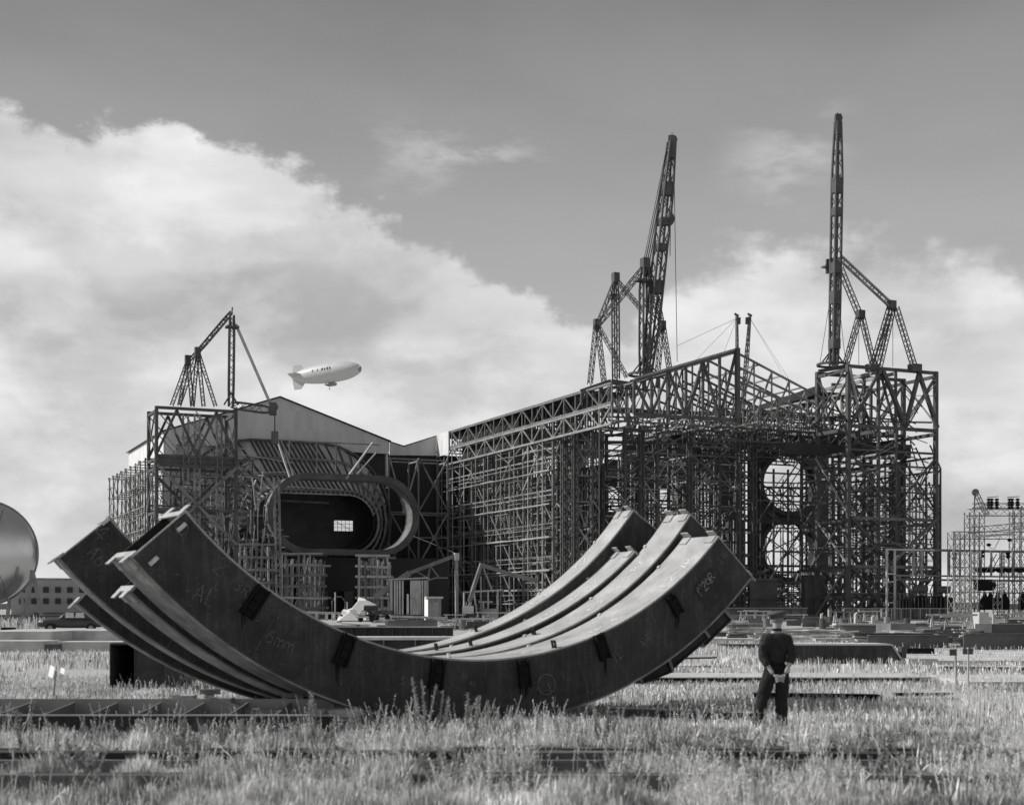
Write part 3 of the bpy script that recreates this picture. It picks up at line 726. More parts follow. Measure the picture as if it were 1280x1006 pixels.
# raking sunlit struts above the bell
for p, q, mm in ((at(466,553,246), at(433,598,240), M_sl), (at(470,566,246), at(447,592,242), M_slm), (at(345,545,243), at(364,601,239), M_sl), (at(351,549,243), at(369,601,239), M_slm),
                 (at(362,551,247), at(474,556,247), M_sm), (at(362,551,247), at(362,571,247), M_sm), (at(396,552,247), at(396,600,246), M_sm), (at(420,553,247), at(420,590,246), M_sm)):
    MB().bar(p, q, .28 if mm is M_sl else .2).build('strut', mm, bell)
# left tail: hoops of scaffolding around the bell's left flank
P = Parts(sc_ := thing('bell_scaffold', 'tangle of pale scaffold poles wrapped round the left curve of the tunnel bell', 'scaffolding', W(52, 236, 0)))
for k in range(80):
    t = random.uniform(0, 1); u = random.uniform(13.5, 22.5)
    p = bpf(u, t*.8, random.uniform(.9, 2.6)); q = bpf(min(25, u+random.uniform(-1.6, 1.6)), min(1, t*.8+random.uniform(-.15, .15)), random.uniform(.9, 2.6))
    P.add('pole', pick(M_sl, M_slm, M_sl), MB().bar(p, q, random.uniform(.12, .24), caps=False), (q-p).length)
for k in range(26):
    m_ = random.uniform(50, 61); n_ = random.uniform(231, 240); z1 = random.uniform(2, 18); z2 = z1+random.uniform(3, 9)
    P.add('pole', pick(M_sl, M_slm), MB().bar(W(m_, n_, z1), W(m_+random.uniform(-1,1), n_, z2), .16, caps=False), 5)
for k in range(26):
    m_ = random.uniform(50, 61); n_ = random.uniform(231, 240); z1 = random.uniform(3, 26)
    P.add('ledger', pick(M_sl, M_slm), MB().bar(W(m_-2, n_, z1), W(m_+2, n_, z1+random.uniform(-.4,.4)), .14, caps=False), 5)
P.flush()
# ---- the stadium ring standing in front
ring = thing('tunnel_ring', 'huge dark racetrack-shaped steel ring frame standing upright before the hall', 'wind tunnel section', W(SC, RN, 0))
ro = stadium(SC, 17.4, 13.1, 6.75, 0, 16); ri = stadium(SC, 17.4, 12.0, 5.75, 0, 16)
def loop(outer, inner, n0, n1, name, m):
    b = MB(); N_ = len(outer)
    vs = [W(a, n0, z) for a, z in outer]+[W(a, n0, z) for a, z in inner]+[W(a, n1, z) for a, z in inner]+[W(a, n1, z) for a, z in outer]
    fs = []
    for i in range(N_):
        j = (i+1) % N_
        for r_ in range(4): fs.append((r_*N_+i, r_*N_+j, ((r_+1) % 4)*N_+j, ((r_+1) % 4)*N_+i))
    b.add(vs, fs); return b.build(name, m, ring)
ri2 = stadium(SC, 17.4, 12.05, 5.8, 0, 16); ro2 = stadium(SC, 17.4, 12.9, 6.6, 0, 16)
loop(ro, ri, RN, RN+.4, 'front_flange', M_sd); loop(ro, ri, RN+3.2, RN+3.6, 'rear_flange', M_sd)
rw = loop(ro2, ri2, RN+.41, RN+3.19, 'rim_plate', M_sm)
for i in range(0, 34, 2):
    a, z = ro2[i]; MB().bar(W(a, RN+.45, z), W(a, RN+3.15, z), .35, .3).build('stiffener', M_sm, ring)
# suspended vertical load pole in front of the ring, hung from the derrick
pole = MB(); pA, pB = at(345.5, 597, 231), at(348.5, 745, 231); lattice(pole, pA, pB, .75, 1.1, .17, .09)
single('lattice_pole', M_sm, pole, 'slim upright lattice pole before the left end of the racetrack ring', 'steel pole', base=pB)

# ---- timber trestles under the ring
for (x0, x1, y0, y1, lab) in ((352,402,692,766,'left timber trestle of stacked pale beams under the racetrack ring'), (449,486,694,762,'right timber trestle of pale crossed beams under the racetrack ring'), (300,340,680,745,'tall scaffold trestle half hidden behind the front girder, left of the ring')):
    Y = 234; A_ = at(x0, y0, Y); B_ = at(x1, y0, Y+3); tr = thing('trestle', lab, 'trestle', ((A_.x+B_.x)/2, Y, 0), 'trestles under the tunnel')
    P = Parts(tr); zt = A_.z
    for k in range(int((x1-x0)/7)+1):
        for dy in (0, 4.5):
            p = A_.lerp(B_, k*7/(x1-x0)); P.add('post', pick(M_sm, M_slm, M_wood), MB().bar((p.x+random.uniform(-.3,.3), p.y+dy, 0), (p.x, p.y+dy, zt-random.uniform(0,1)), .32, caps=False), 10)
    for z in lin(1.8, zt, 6):
        for dy in (-.2, 4.7): P.add('beam', pick(M_slm, M_wood, M_sl, M_sm), MB().bar((A_.x-.6, A_.y+dy, z), (B_.x+random.uniform(0,1), B_.y+dy, z+random.uniform(-.2,.2)), .3, .35), 8)
    for k in range(16):
        p = A_.lerp(B_, random.random()); q = A_.lerp(B_, random.random()); z = random.uniform(.2, zt-3); dy = random.uniform(-.5, 4.5)
        P.add('brace', pick(M_slm, M_sl, M_wood, M_sm), MB().bar((p.x, p.y+dy, z), (q.x, q.y+dy, z+random.uniform(1.5, 3.5)), .22, caps=False), 4)
    P.flush()
# lower dark housing beneath ring with doors and a hooped rail
low = thing('machine_house', 'low dark machine house in the shadow beneath the racetrack ring', 'building', at(430, 772, 246))
b = MB(); A_ = at(398, 690, 247); B_ = at(560, 700, 252); b.prism([(A_.x, A_.y, 0), (B_.x, B_.y, 0), (B_.x, B_.y, 10.5), (A_.x, A_.y, 10.5)], E2*3); b.build('wall', M_dside, low)
for x in (404, 428, 436, 455):
    p = at(x, 765, 245.5); MB().box((p.x, p.y, 2.4), (1.6, .2, 4.6), .4).build('door', M_sd if x != 428 else M_black, low)
hp = MB(); c = at(424, 765, 243); hp.tube([c+Vector((-1.2,0,-.7)), c+Vector((-1.2,0,1.8)), c+Vector((-.6,0,2.6)), c+Vector((.4,0,2.6)), c+Vector((1,0,1.8)), c+Vector((1,0,-.7))], .12)
hp.build('hooped_rail', M_slm, low)

# ---- derrick tower, left
TM0, TM1, TN0, TN1, TZ = 40.3, 52.8, 228.4, 235.4, 33.4
tw = thing('derrick_tower', 'square braced steel tower carrying the small left derrick, beside the hall', 'steel tower', W(TM0, TN0, 0)); P = Parts(tw)
for m_ in (TM0, TM1):
    for n_ in (TN0, TN1): P.add('column', M_sd, MB().bar(W(m_, n_, 0), W(m_, n_, TZ), .5, caps=True), 40)
for m_ in (TM0+4.6, TM0+6.4, TM1-2.6):
    b = MB(); lattice(b, W(m_, TN0+.3, 0), W(m_, TN0+.3, TZ-1), .8, 1, .13, .08); P.add('laced_column', M_sm, b, 40)
for z in (TZ, 25.9, 24.4, 17.5, 9, 8):
    w_ = .45
    for n_ in (TN0, TN1): P.add('beam', M_sd, MB().bar(W(TM0, n_, z-.2), W(TM1, n_, z-.2), .4, w_), 20)
    for m_ in (TM0, TM1): P.add('beam', M_sd, MB().bar(W(m_, TN0, z-.7), W(m_, TN1, z-.7), .4, w_), 20)
for n_ in (TN0-.2, TN1+.2):
    for (m0_, m1_) in ((TM0, TM0+6.2), (TM0+6.2, TM1)):
        for z0_, z1_, w_ in ((25.9, TZ-.5, .38), (8, 24.2, .42)):
            mm_ = (m0_+m1_)/2
            if z0_ > 20:
                for p, q in (((m0_, z0_), (mm_, z1_)), ((mm_, z1_), (m1_, z0_))): P.add('brace', M_sd, MB().bar(W(p[0], n_, p[1]), W(q[0], n_, q[1]), w_, caps=False), 15)
                for p, q in (((m0_, z1_), (m1_, z0_)), ((m0_, z0_+3.5), (mm_, z0_)), ((mm_, z0_), (m1_, z0_+3.8))): P.add('brace', pick(M_sm, M_slm), MB().bar(W(p[0], n_+.5, p[1]), W(q[0], n_+.5, q[1]), .16, caps=False), 8)
    for p, q in (((TM0, 24.2), (TM1, 12)), ((TM1, 24.2), (TM0, 12)), ((TM0, 9), (TM1, 0)), ((TM1, 9), (TM0, 0))):
        P.add('brace', pick(M_slm, M_sm) if n_ < TN1 else M_sd, MB().bar(W(p[0], n_-.35, p[1]), W(q[0], n_-.35, q[1]), .42, caps=False), 15)
    for k in range(9):
        z = random.uniform(2, 23); a_ = random.uniform(TM0, TM1-5)
        P.add('brace', M_sd, MB().bar(W(a_, n_+.4, z), W(a_+random.uniform(3, 6), n_+.4, z+random.uniform(-5, 5)), .14, caps=False), 4)
for m_ in (TM0-.2, TM1+.2):
    for z0_, z1_ in ((26, 32.6), (17.5, 25), (9, 17), (0, 8)):
        for p, q in (((TN0, z0_), (TN1, z1_)), ((TN1, z0_), (TN0, z1_))): P.add('brace', pick(M_sd, M_sm), MB().bar(W(m_, p[0], p[1]), W(m_, q[0], q[1]), .2, caps=False), 6)
for z in lin(1.5, 23, 10):
    P.add('ledger', M_sd, MB().bar(W(TM0, TN1-1, z), W(TM1+2, TN1-1, z), .16, caps=False), 3)
P.add('deck_girder', M_sd, MB().bar(W(TM0, TN0+.5, 25.2), W(TM1, TN0+.5, 25.2), .8, 1.3), 30)
P.flush()
# frame tying the tower to the hall
P = Parts(thing('tie_frame', 'open braced steel frame between the left derrick tower and the hall', 'steel frame', W(47, 244, 0)))
frame(P, lin(46.5, 58.5, 4), [241, 250], lin(4.5, 27, 6), .26, .2, .14, ('n0','m0','n1'), ('X','/','\\','K'), (M_sd, M_sd, M_sm), M_sd, sub=.7)
P.flush()
# ------------------------------------------------------------------ the big frame on the right
MW = 100.7
# tunnel wall inside the left flank: interior shade put into dark sheeting, vertical studs
tun = thing('tunnel_wall', 'shade-toned sheeted tunnel wall with pale upright studs, inside the left flank of the big frame', 'building', W(MW+6, 236, 0))
MB().prism([W(MW+6.6, 206, 0), W(MW+6.6, 264, 0), W(MW+6.6, 264, 25), W(MW+6.6, 206, 25)], E1*.3).build('sheeting', M_dside, tun, uvplane=E2)
for i in range(15):
    for j in range(7):
        if random.random() < (.13 if j > 1 and i < 11 else .04): continue
        a, z = MW+6.95+i*4.15, j*5.4; MB().prism([W(a, 262, z), W(a+4.1, 262, z), W(a+4.1, 262, z+5.35), W(a, 262, z+5.35)], E2*.2).build('sheeting', M_dside, tun, uvplane=E1)  # dark backdrop panels added for the shaded depth behind the frame
MB().prism([W(MW-.3, 200, 35.3), W(MW+8, 200, 35.3), W(MW+8, 263, 35.3), W(MW-.3, 263, 35.3)], (0,0,.3)).build('roof', M_dwall, tun)
P = Parts(tun)
for k, n_ in enumerate(lin(207, 263, 58)):
    P.add('stud', pick(M_sm, M_slm, M_slm), MB().bar(W(MW+6.3, n_, 0), W(MW+6.3, n_, 34.8), .14, .22, caps=False), 10)
for z in lin(3, 33, 12): P.add('girt', M_sd, MB().bar(W(MW+6.0, 207, z), W(MW+6.0, 263, z), .14, .2), 20)
P.flush()
# left flank frame
lf = thing('flank_frame', 'long braced steel frame with pale floor beams, left flank of the big structure', 'steel frame', W(MW, 236, 0))
P = Parts(lf)
nsl = lin(211, 263, 10); zl = [5.3, 10.7, 16.1, 21.5, 26.9, 29.3]
frame(P, [MW, MW+4.2], nsl, zl, .36, .22, .13, ('m0', 'm1', 'n1'), ('/','/','K','\\'), (M_slm, M_slm, M_sl, M_sm), M_sm, sub=.95, xprob=.7)
for z in zl[:5]: P.add('floor_beam', M_sl if z in zl[1:4] else M_slm, MB().bar(W(MW-.7, 211, z-2.75), W(MW-.7, 263, z-2.75), .12, .16), 60); P.add('floor_beam', M_slm, MB().bar(W(MW-.6, 211, z-1.3), W(MW-.6, 263, z-1.3), .08, .1), 50)
for n_ in lin(214, 260, 9): P.add('post', pick(M_sl, M_slm), MB().bar(W(MW-.5, n_, 0), W(MW-.5, n_, 29), .15, caps=False), 30)
for k in range(60):
    n_ = random.uniform(212, 262); z = random.uniform(1, 26); P.add('putlog', pick(M_sl, M_slm), MB().bar(W(MW-.6, n_, z), W(MW+random.uniform(1, 4), n_, z), .12), 3)
for z in zl[:5]:
    for i, (a, c) in enumerate(zip(nsl, nsl[1:])):
        if random.random() < .4: P.add('catwalk', pick(M_sl, M_slm, M_wood), MB().prism([W(MW-.8, a, z-2.7), W(MW-.8, c, z-2.7), W(MW+.5, c, z-2.7), W(MW+.5, a, z-2.7)], (0,0,.12)), 4)
tp = lambda z, m_=MW-.35: [W(m_, n_, z) for n_ in lin(190, 263, 19)]
for z0_, z1_, mm in ((32.4, 35.3, M_sm), (29.3, 32.1, M_slm)):
    P.add('roof_truss', mm, truss(MB(), tp(z1_), tp(z0_), .34, .17), 90)
for n_ in lin(192, 262, 15):
    P.add('purlin', M_sd, MB().bar(W(MW, n_, 35.0), W(MW+8, n_, 35.0), .2, .3), 5)
    b = MB(); truss(b, [W(m_, n_, 35) for m_ in lin(MW, MW+6.2, 5)], [W(m_, n_, 32) for m_ in lin(MW, MW+6.2, 5)], .2, .13); P.add('cross_truss', pick(M_sd, M_sm), b, 6)
# dark sheet strips in the roof trusses (the fascia is partly closed)
P.add('fascia_panel', M_dwall, MB().prism([W(MW+.6, 226, 29.4), W(MW+.6, 252, 29.4), W(MW+.6, 252, 35.2), W(MW+.6, 226, 35.2)], E1*.1), 70)
P.flush()
# nearer gable end
gn = 188.0
ge = thing('gable_frame', 'open gabled roof frame with a peak, front of the big structure between two derricks', 'steel frame', W(121, gn, 0))
P = Parts(ge)
def ztop(m_): return 35.5+(m_-103)*(41.2-35.5)/(120.8-103) if m_ < 120.8 else 41.2-(m_-120.8)*.38
for j, n_ in enumerate((188, 196, 204, 212)):
    mm = M_sd if j == 0 else pick(M_sd, M_sm)
    ms_ = lin(103, 120.8, 7); b = MB()
    truss(b, [W(m_, n_, ztop(m_)) for m_ in ms_], [W(m_, n_, 30.6) for m_ in ms_], .45 if j == 0 else .3, .36 if j == 0 else .22, 'N'); P.add('truss', mm, b, 100-j)
    if j == 0: P.add('rafter', M_slm, MB().bar(W(103, n_-.1, ztop(103)+.35), W(120.9, n_-.1, 41.55), .5, .3), 90)
    ms_ = lin(120.8, 137, 6); b = MB()
    for o in (0, -2.1, -4.3):
        b.bar(W(120.8, n_, ztop(120.8)+o-.2), W(137, n_, ztop(137)+o*.7-.2), .26, .3)
    for a, c in zip(ms_, ms_[1:]):
        b.bar(W(c, n_, ztop(c)-.2), W(c, n_, 30.6), .2, caps=False); b.bar(W(a, n_, 30.6), W(c, n_, ztop(c)-.3), .24, caps=False)
    P.add('half_truss', pick(M_sd, M_sm), b, 80-j)
for m_ in (105.5, 109, 113, 117, 120.8, 125, 129, 133):
    for z in (30.6, ztop(m_)-.2): P.add('purlin', pick(M_slm, M_sm, M_sm), MB().bar(W(m_, 188, z), W(m_, 214, z), .2, .25), 12)
for k in range(30):                                       # lower-chord bracing seen from beneath
    m_ = random.uniform(103, 135); n_ = random.uniform(189, 206)
    P.add('soffit_brace', pick(M_sm, M_sm, M_sd), MB().bar(W(m_, n_, 30.4), W(m_+random.uniform(1.5, 4), n_+random.uniform(3, 7), 30.4), .17, caps=False), 2)
P.add('king_post', M_sd, MB().bar(W(120.8, 187.6, 30.2), W(120.8, 187.6, 41.6), .6, caps=True), 80)
P.add('long_beam', M_sd, MB().bar(at(704, 511, 234), at(1062, 522.5, 243), .45, .6), 100)
P.add('long_beam', M_sm, MB().bar(at(704, 520, 236), at(1165, 528, 250), .25, .3), 99)
P.add('long_beam', M_sd, MB().bar(at(704, 552, 237), at(1060, 556, 245), .3, .5), 98)
for i in range(9):
    p = at(706+i*38, 512, 234+i); P.add('knee_brace', pick(M_sm, M_slm), MB().bar(p, at(716+i*38, 552, 237+i*.5), .4, caps=False), 50)
P.flush()
rs_ = thing('roof_trusses', 'dark tangled roof trusses just above the round fan openings', 'roof frame', W(146, 208, 0)); PR = Parts(rs_)
for n_ in (196, 201, 206, 211, 216, 221, 226):
    for z0_, z1_ in ((28.6, 30.6), (31.2, 33.6)):
        ms_ = lin(122, 158, 19); b = MB(); truss(b, [W(m_, n_, z1_) for m_ in ms_], [W(m_, n_, z0_) for m_ in ms_], .26, .17); PR.add('truss', pick(M_sd, M_sd, M_sm), b, 10)
for m_ in lin(123, 157, 12): PR.add('purlin', pick(M_sd, M_sm, M_slm), MB().bar(W(m_, 195, 31), W(m_, 227, 31), .2, .3), 5)
for k in range(16):
    m_, n_ = random.uniform(122, 155), random.uniform(196, 222); PR.add('roof_sheet', M_dwall, MB().prism([W(m_, n_, 30.8), W(m_+3.5, n_, 30.8), W(m_+3.5, n_+4.5, 30.8), W(m_, n_+4.5, 30.8)], (0,0,.08)), 2)
PR.flush()
# main front frame
ff = thing('front_frame', 'dense dark scaffold-like steel frame, middle front of the big structure', 'steel frame', W(120, 208, 0))
P = Parts(ff)
frame(P, [103, 106, 112, 118, 124, 130, 136.5], [207.5, 214], [3.6, 7.4, 11.2, 15.2, 19.2, 23.4, 27.6, 31], .46, .26, .2, ('n0','n1','m0'), ('X','/','\\','K','V'), (M_sd, M_sm, M_slm, M_sm), M_sd, sub=.9, xprob=.85)
frame(P, lin(104, 138, 10), [222, 230], lin(3.3, 29.5, 9), .24, .18, .13, ('n0','n1'), ('X','/','\\','K'), (M_slm, M_sm, M_sl, M_slm), M_slm, sub=.9, xprob=.9)
P.flush()
for (px_, Y, w_, lab) in ((705.5, 232, .9, 'leftmost thick dark column of the big frame, at its left corner'), (718.5, 231, .8, 'thick dark column next to the left corner column of the big frame'), (802, 234, .7, 'thick dark column under the rising rafter, seen above the rear curved girder'), (862, 236, .7, 'thick dark column just above the right end of the second curved girder'), (926, 236, 1.0, 'heaviest dark column, directly below the roof peak'), (942, 238, .8, 'thick dark column at the left edge of the round fan openings')):
    p = at(px_, 760, Y); b = MB(); lattice(b, (p.x, Y, 0), (p.x, Y, 31.5 if px_ < 900 else 33), w_*.85, 1.1, w_*.26, .12)
    single('column', M_sd, b, lab, 'steel column', base=(p.x, Y, 0), group='thick front columns of the big frame')
# fan wall: two rows of round openings, deep rims
fw = thing('fan_wall', 'dark plate wall with two round fan openings, one above the other', 'wind tunnel section', W(154, 222, 0))
fn = 222.0; fm0, Yf = mz(936, fn); fm1, Yf2 = mz(1036, fn)
for r_, (cx_, cy_) in enumerate(((986, 605), (986, 687))):
    fc, Yc_ = mz(cx_, fn); zc = zat(cy_, Yc_); hole = [(fc+6.0*math.cos(2*math.pi*i/32+.1-math.pi/2), zc+5.35*math.sin(2*math.pi*i/32+.1-math.pi/2)) for i in range(32)]
    zt_ = (zat(548, Yc_), zat(654, Yc_))[r_]; zb2 = (zat(654, Yc_)+.02, zat(704, Yc_)-3.8)[r_]
    wall_hole(fn, fm0, fm1, zb2, zt_, hole, .5, 'fan_plate', M_fan, fw)
    b = MB(); N_ = 32
    vs = [W(a, fn+.51, z) for a, z in hole]+[W(fc+(a-fc)*1.0, fn+2.2, z) for a, z in hole]
    b.add(vs, [(i, (i+1) % N_, N_+(i+1) % N_, N_+i) for i in range(N_)])
    o = b.build('fan_duct', M_dwall, fw); q = o.modifiers.new('solid', 'SOLIDIFY'); q.thickness = .25
    b = MB()
    for i in range(N_):
        (a1, z1), (a2, z2) = hole[i], hole[(i+1) % N_]
        b.bar(W(fc+(a1-fc)*1.04, fn-.25, zc+(z1-zc)*1.04), W(fc+(a2-fc)*1.04, fn-.25, zc+(z2-zc)*1.04), .5, .9, caps=False)
    b.build('rim', M_sd, fw)
MB().bar(W(fm0-2, fn-1, zat(553, Yf)), W(fm1+18, fn-1, zat(560, Yf2)), .8, 2.6).build('lintel', M_dwall, fw)
MB().bar(W(fm0, fn-.8, zat(652, Yf)), W(fm1, fn-.8, zat(652, Yf2)), .5, 1.2).build('sill', M_sd, fw)
P = Parts(fw)
for x in (951, 967, 985, 1008):
    m_, Y = mz(x, fn-3); P.add('post', pick(M_sd, M_sm, M_slm), MB().bar(W(m_, fn-3, 0), W(m_, fn-3, 27), .3, caps=False), 10)
for z in (3.2, 8.4, 17.4, 21.2, 26.2): P.add('beam', pick(M_sd, M_sm), MB().bar(W(fm0-3, fn-3.2, z), W(fm1+3, fn-3.2, z), .22, .3), 10)
for k in range(26):
    m_ = random.uniform(fm0, fm1-4); z = random.uniform(5, 25); P.add('brace', pick(M_sm, M_slm, M_sd), MB().bar(W(m_, fn-3.4, z), W(m_+random.uniform(2, 6), fn-3.4, z+random.choice((-1,1))*random.uniform(1.5, 6)), random.choice((.1,.15,.22)), caps=False), 3)
for (x0, y0, x1, y1, w_) in ((945, 655, 1010, 560, .2), (938, 590, 1000, 650, .16), (950, 745, 1015, 640, .22), (1018, 560, 965, 640, .16), (940, 700, 1030, 655, .18), (1025, 700, 960, 640, .16), (948, 560, 1025, 600, .14), (975, 700, 1010, 655, .2), (955, 668, 1000, 702, .16)):
    P.add('strut', pick(M_sd, M_sm), MB().bar(at(x0, y0, 250), at(x1, y1, 253), w_, caps=False), 12)
for n_ in (232, 240):
    for x in (948, 958, 978, 992, 1001, 1014):
        m_, Y = mz(x+random.uniform(-3, 3), n_); P.add('rear_post', pick(M_sm, M_slm), MB().bar(W(m_, n_, 0), W(m_, n_, random.uniform(20, 27)), .2, caps=False), 6)
    a_, c_ = mz(945, n_)[0], mz(1022, n_)[0]
    for z in lin(4, 26, 6): P.add('rear_beam', pick(M_sm, M_sd), MB().bar(W(a_, n_, z+random.uniform(-.6, .6)), W(c_, n_, z), .18, .24), 6)
    for k in range(16):
        m_ = random.uniform(a_, c_-3); z = random.uniform(5, 25); P.add('rear_brace', pick(M_sm, M_slm, M_sd), MB().bar(W(m_, n_, z), W(m_+random.uniform(1, 4), n_, z+random.choice((-1,1))*random.uniform(1, 4)), .13, caps=False), 2)
P.add('bridge_truss', M_sd, truss(MB(), [W(m_, fn+3, zat(606, 262)) for m_ in lin(fm0+2, fm1-2, 7)], [W(m_, fn+3, zat(616, 262)) for m_ in lin(fm0+2, fm1-2, 7)], .3, .2), 20)
P.flush()
# right tower carrying the tall derrick
T0, T1, N0, N1, Z1 = 139.2, 156.4, 184.6, 210.0, 39.9
rt = thing('derrick_tower', 'massive braced steel tower carrying the tallest derrick, right end of the big frame', 'steel tower', W(T0, N0, 0)); P = Parts(rt)
msT = [T0, T0+5.8, T0+9.2, T1]; nsT = [N0, N0+8, N0+16.5, N1]
for i, m_ in enumerate(msT):
    for j, n_ in enumerate(nsT):
        if j > 1 and i < 2: continue
        if i == 2 and j in (0, 2): w_ = .35
        else: w_ = .62 if j < 2 and i in (0, 3) else .42
        P.add('column', M_sd, MB().bar(W(m_, n_, 0), W(m_, n_, Z1 if j < 3 else 31), w_), 50-j)
P.add('column', M_sd, MB().bar(W(T0+12.2, N0+4, 0), W(T0+12.2, N0+4, 25.5), 1.35), 60)
for z, w_ in ((Z1, .5), (30.6, .55), (26.9, .35), (24.6, .3), (16.2, .5), (8.6, .5), (20.5, .22), (12.3, .22), (4.4, .22)):
    for j, n_ in enumerate(nsT): P.add('beam', M_sd if z > 20 or j else M_sm, MB().bar(W(T0 if j < 2 else msT[2], n_, z-.25), W(T1, n_, z-.25), w_*.8, w_), 40-j)
    for i, m_ in enumerate(msT): P.add('beam', pick(M_sd, M_sd, M_slm), MB().bar(W(m_, N0, z-.8), W(m_, N1 if i > 1 else nsT[1], z-.8), w_*.8, w_), 40-i)
P.add('deep_girder', M_dwall, MB().bar(W(T0-8, N0+6, 27.0), W(T1-1.2, N0+6, 27.0), .8, 1.7), 99)
def xb(m0, z0, m1, z1, n_, w_, mm=None): P.add('brace', mm or M_sd, MB().bar(W(m0, n_, z0), W(m1, n_, z1), w_), 20+w_*10)
for j, n_ in enumerate((N0-.4, N0+7.6)):
    w_ = (.55, .35, .28)[j]; A_, B_, C_, D_, E_ = T0, T0+6.4, T0+10.8, T0+13.5, T1
    xb(A_, 39.4, A_+2.2, 30.8, n_, w_*.6, M_slm); xb(A_+.4, 30.8, B_-.6, 39.3, n_, w_*.8)
    xb(B_, 39.3, C_, 30.8, n_, w_); xb(C_, 30.8, D_, 39.3, n_, w_); xb(D_, 39.3, E_, 30.8, n_, w_)
    xb(B_, 39, T0+9, 30.9, n_+.6, .3); xb(E_, 39, C_, 31, n_+.6, .2, M_sm); xb(D_-2, 31, E_, 38.6, n_+.9, .16, M_sm); xb(A_, 35, D_, 31.4, n_+.8, .2)
    for z0_, z1_, w2 in ((17, 26, .3), (8.8, 16, .5), (.3, 8.4, .5)):
        xb(A_+.3, z1_, T0+8, z0_, n_, w2*.9); xb(T0+8, z0_, E_-.3, z1_, n_, w2*.9, M_sm if j == 0 and z0_ > 8 and z0_ < 10 else None)
        if z0_ != 8.8: xb(A_+.3, z0_, T0+8, z1_, n_+.5, w2*.7); xb(T0+8, z1_, E_, z0_, n_+.5, w2*.7, pick(M_sm, M_slm))
for k in range(170):
    m_ = random.uniform(T0, T1-3); n_ = random.choice(nsT[:2])+random.uniform(-1, 1); z = random.uniform(1, 38)
    P.add('tie', pick(M_sd, M_sm, M_sd), MB().bar(W(m_, n_, z), W(m_+random.uniform(1.5, 5), n_+random.uniform(-1, 1), max(.5, z+random.uniform(-4, 4))), random.uniform(.07, .17), caps=False), 2)
for i, m_ in enumerate((T0-.4, T1+.4)):
    for a, c in list(zip(nsT, nsT[1:]))[:1 if i == 0 else 3]:
        for z0_, z1_ in ((31, 39), (17, 26), (9, 16), (0, 8)):
            P.add('brace', pick(M_sd, M_slm), MB().bar(W(m_, a, z0_), W(m_, c, z1_), .22, caps=False), 10); P.add('brace', pick(M_sd, M_sm), MB().bar(W(m_-.3, c, z0_), W(m_-.3, a, z1_), .22, caps=False), 9)
P.flush()
# valley roof and its truss left of the tower
vr = thing('valley_roof', 'dark sloping roof strip with pale truss below it, running up to the right tower', 'roof', W(137.5, 216, 0))
p0, p1, p2, p3 = at(938, 510, 262), at(1024, 481, 236), at(1024, 489, 236), at(938, 516, 262)
MB().prism([p0, p1, p2, p3], E1*.4).build('fascia', M_dwall, vr)
MB().prism([p3+Vector((0,0,-.02)), p2+Vector((0,0,-.02)), p2+E1*6, p3+E1*6], (0,0,-.3)).build('roof_sheet', M_dwall, vr)
q0, q1, q2, q3 = at(925, 519, 258), at(1062, 491, 232), at(1062, 518, 232), at(925, 522, 258)
b = MB(); truss(b, [q0.lerp(q1, t) for t in lin(0, 1, 15)], [q3.lerp(q2, t) for t in lin(0, 1, 15)], .35, .2); b.build('truss', M_slm, vr)
b = MB(); o = E1*3; truss(b, [q0.lerp(q1, t)+o for t in lin(0, 1, 12)], [q3.lerp(q2, t)+o for t in lin(0, 1, 12)], .3, .18); b.build('truss', M_sm, vr)
# rear bay: close-set studs, sky between
rb = thing('rear_bay', 'rear bay of close-set upright studs with sky between them, behind the right tower', 'steel frame', W(168, 240, 0)); P = Parts(rb)
for n_ in lin(196, 217, 14):
    P.add('stud', pick(M_slm, M_sm, M_sd, M_slm), MB().bar(W(160.5, n_, 0), W(160.5, n_, random.choice((26.5, 26.5, 24, 28))), .2, .3, caps=False), 10)
for z in lin(3.5, 26.3, 7):
    P.add('girt', pick(M_sd, M_sm), MB().bar(W(160.1, 196, z), W(160.1, 217, z), .18, .26), 20)
for m_ in lin(178, 206, 30):
    P.add('stud', pick(M_slm, M_sm, M_sd, M_slm), MB().bar(W(m_, 246, 0), W(m_, 246, 27.5), .2, .3, caps=False), 9)
for z in lin(3.5, 27, 6): P.add('girt', M_sm, MB().bar(W(177, 245.7, z), W(206, 245.7, z), .18, .26), 15)
frame(P, lin(171, 194, 5), [228, 242], lin(4.5, 26.5, 6), .3, .22, .17, ('n0','n1','m0'), ('X','/','\\','K'), (M_sd, M_sd, M_sm), M_sd, sub=.6)
for k in range(24):
    m_ = random.uniform(140, 158); n_ = random.uniform(214, 226); z = random.uniform(2, 9)
    P.add('pole', pick(M_sm, M_slm, M_sl), MB().bar(W(m_, n_, z), W(m_+random.uniform(-3, 3), n_+random.uniform(-2, 2), z+random.uniform(-2, 3)), .22, caps=False), 2)
P.flush()
P = Parts(thing('stud_screen', 'rows of sunlit-toned upright studs glimpsed deep inside the middle of the big frame', 'steel frame', W(140, 238, 0)))
for m_ in lin(112, 158, 58):
    if random.random() < .8: P.add('stud', pick(M_sl, M_slm, M_bright), MB().bar(W(m_, 238+random.uniform(-1,1), 0), W(m_, 238, random.uniform(18, 29)), random.choice((.12, .2, .34)), .2, caps=False), 10)  # pale tones stand in for sunlit members deep in the frame
for z in lin(2, 27, 11): P.add('girt', M_sd, MB().bar(W(110, 236.5, z), W(158, 236.5, z), .2, .4), 20)
for k in range(90):
    m_ = random.uniform(110, 152); z = random.uniform(2, 26)
    P.add('brace', pick(M_sl, M_slm, M_sm), MB().bar(W(m_, 235.5, z), W(m_+random.uniform(-2.5, 2.5), 235.5, z+random.uniform(-3, 3)), .16, caps=False), 3)
P.flush()
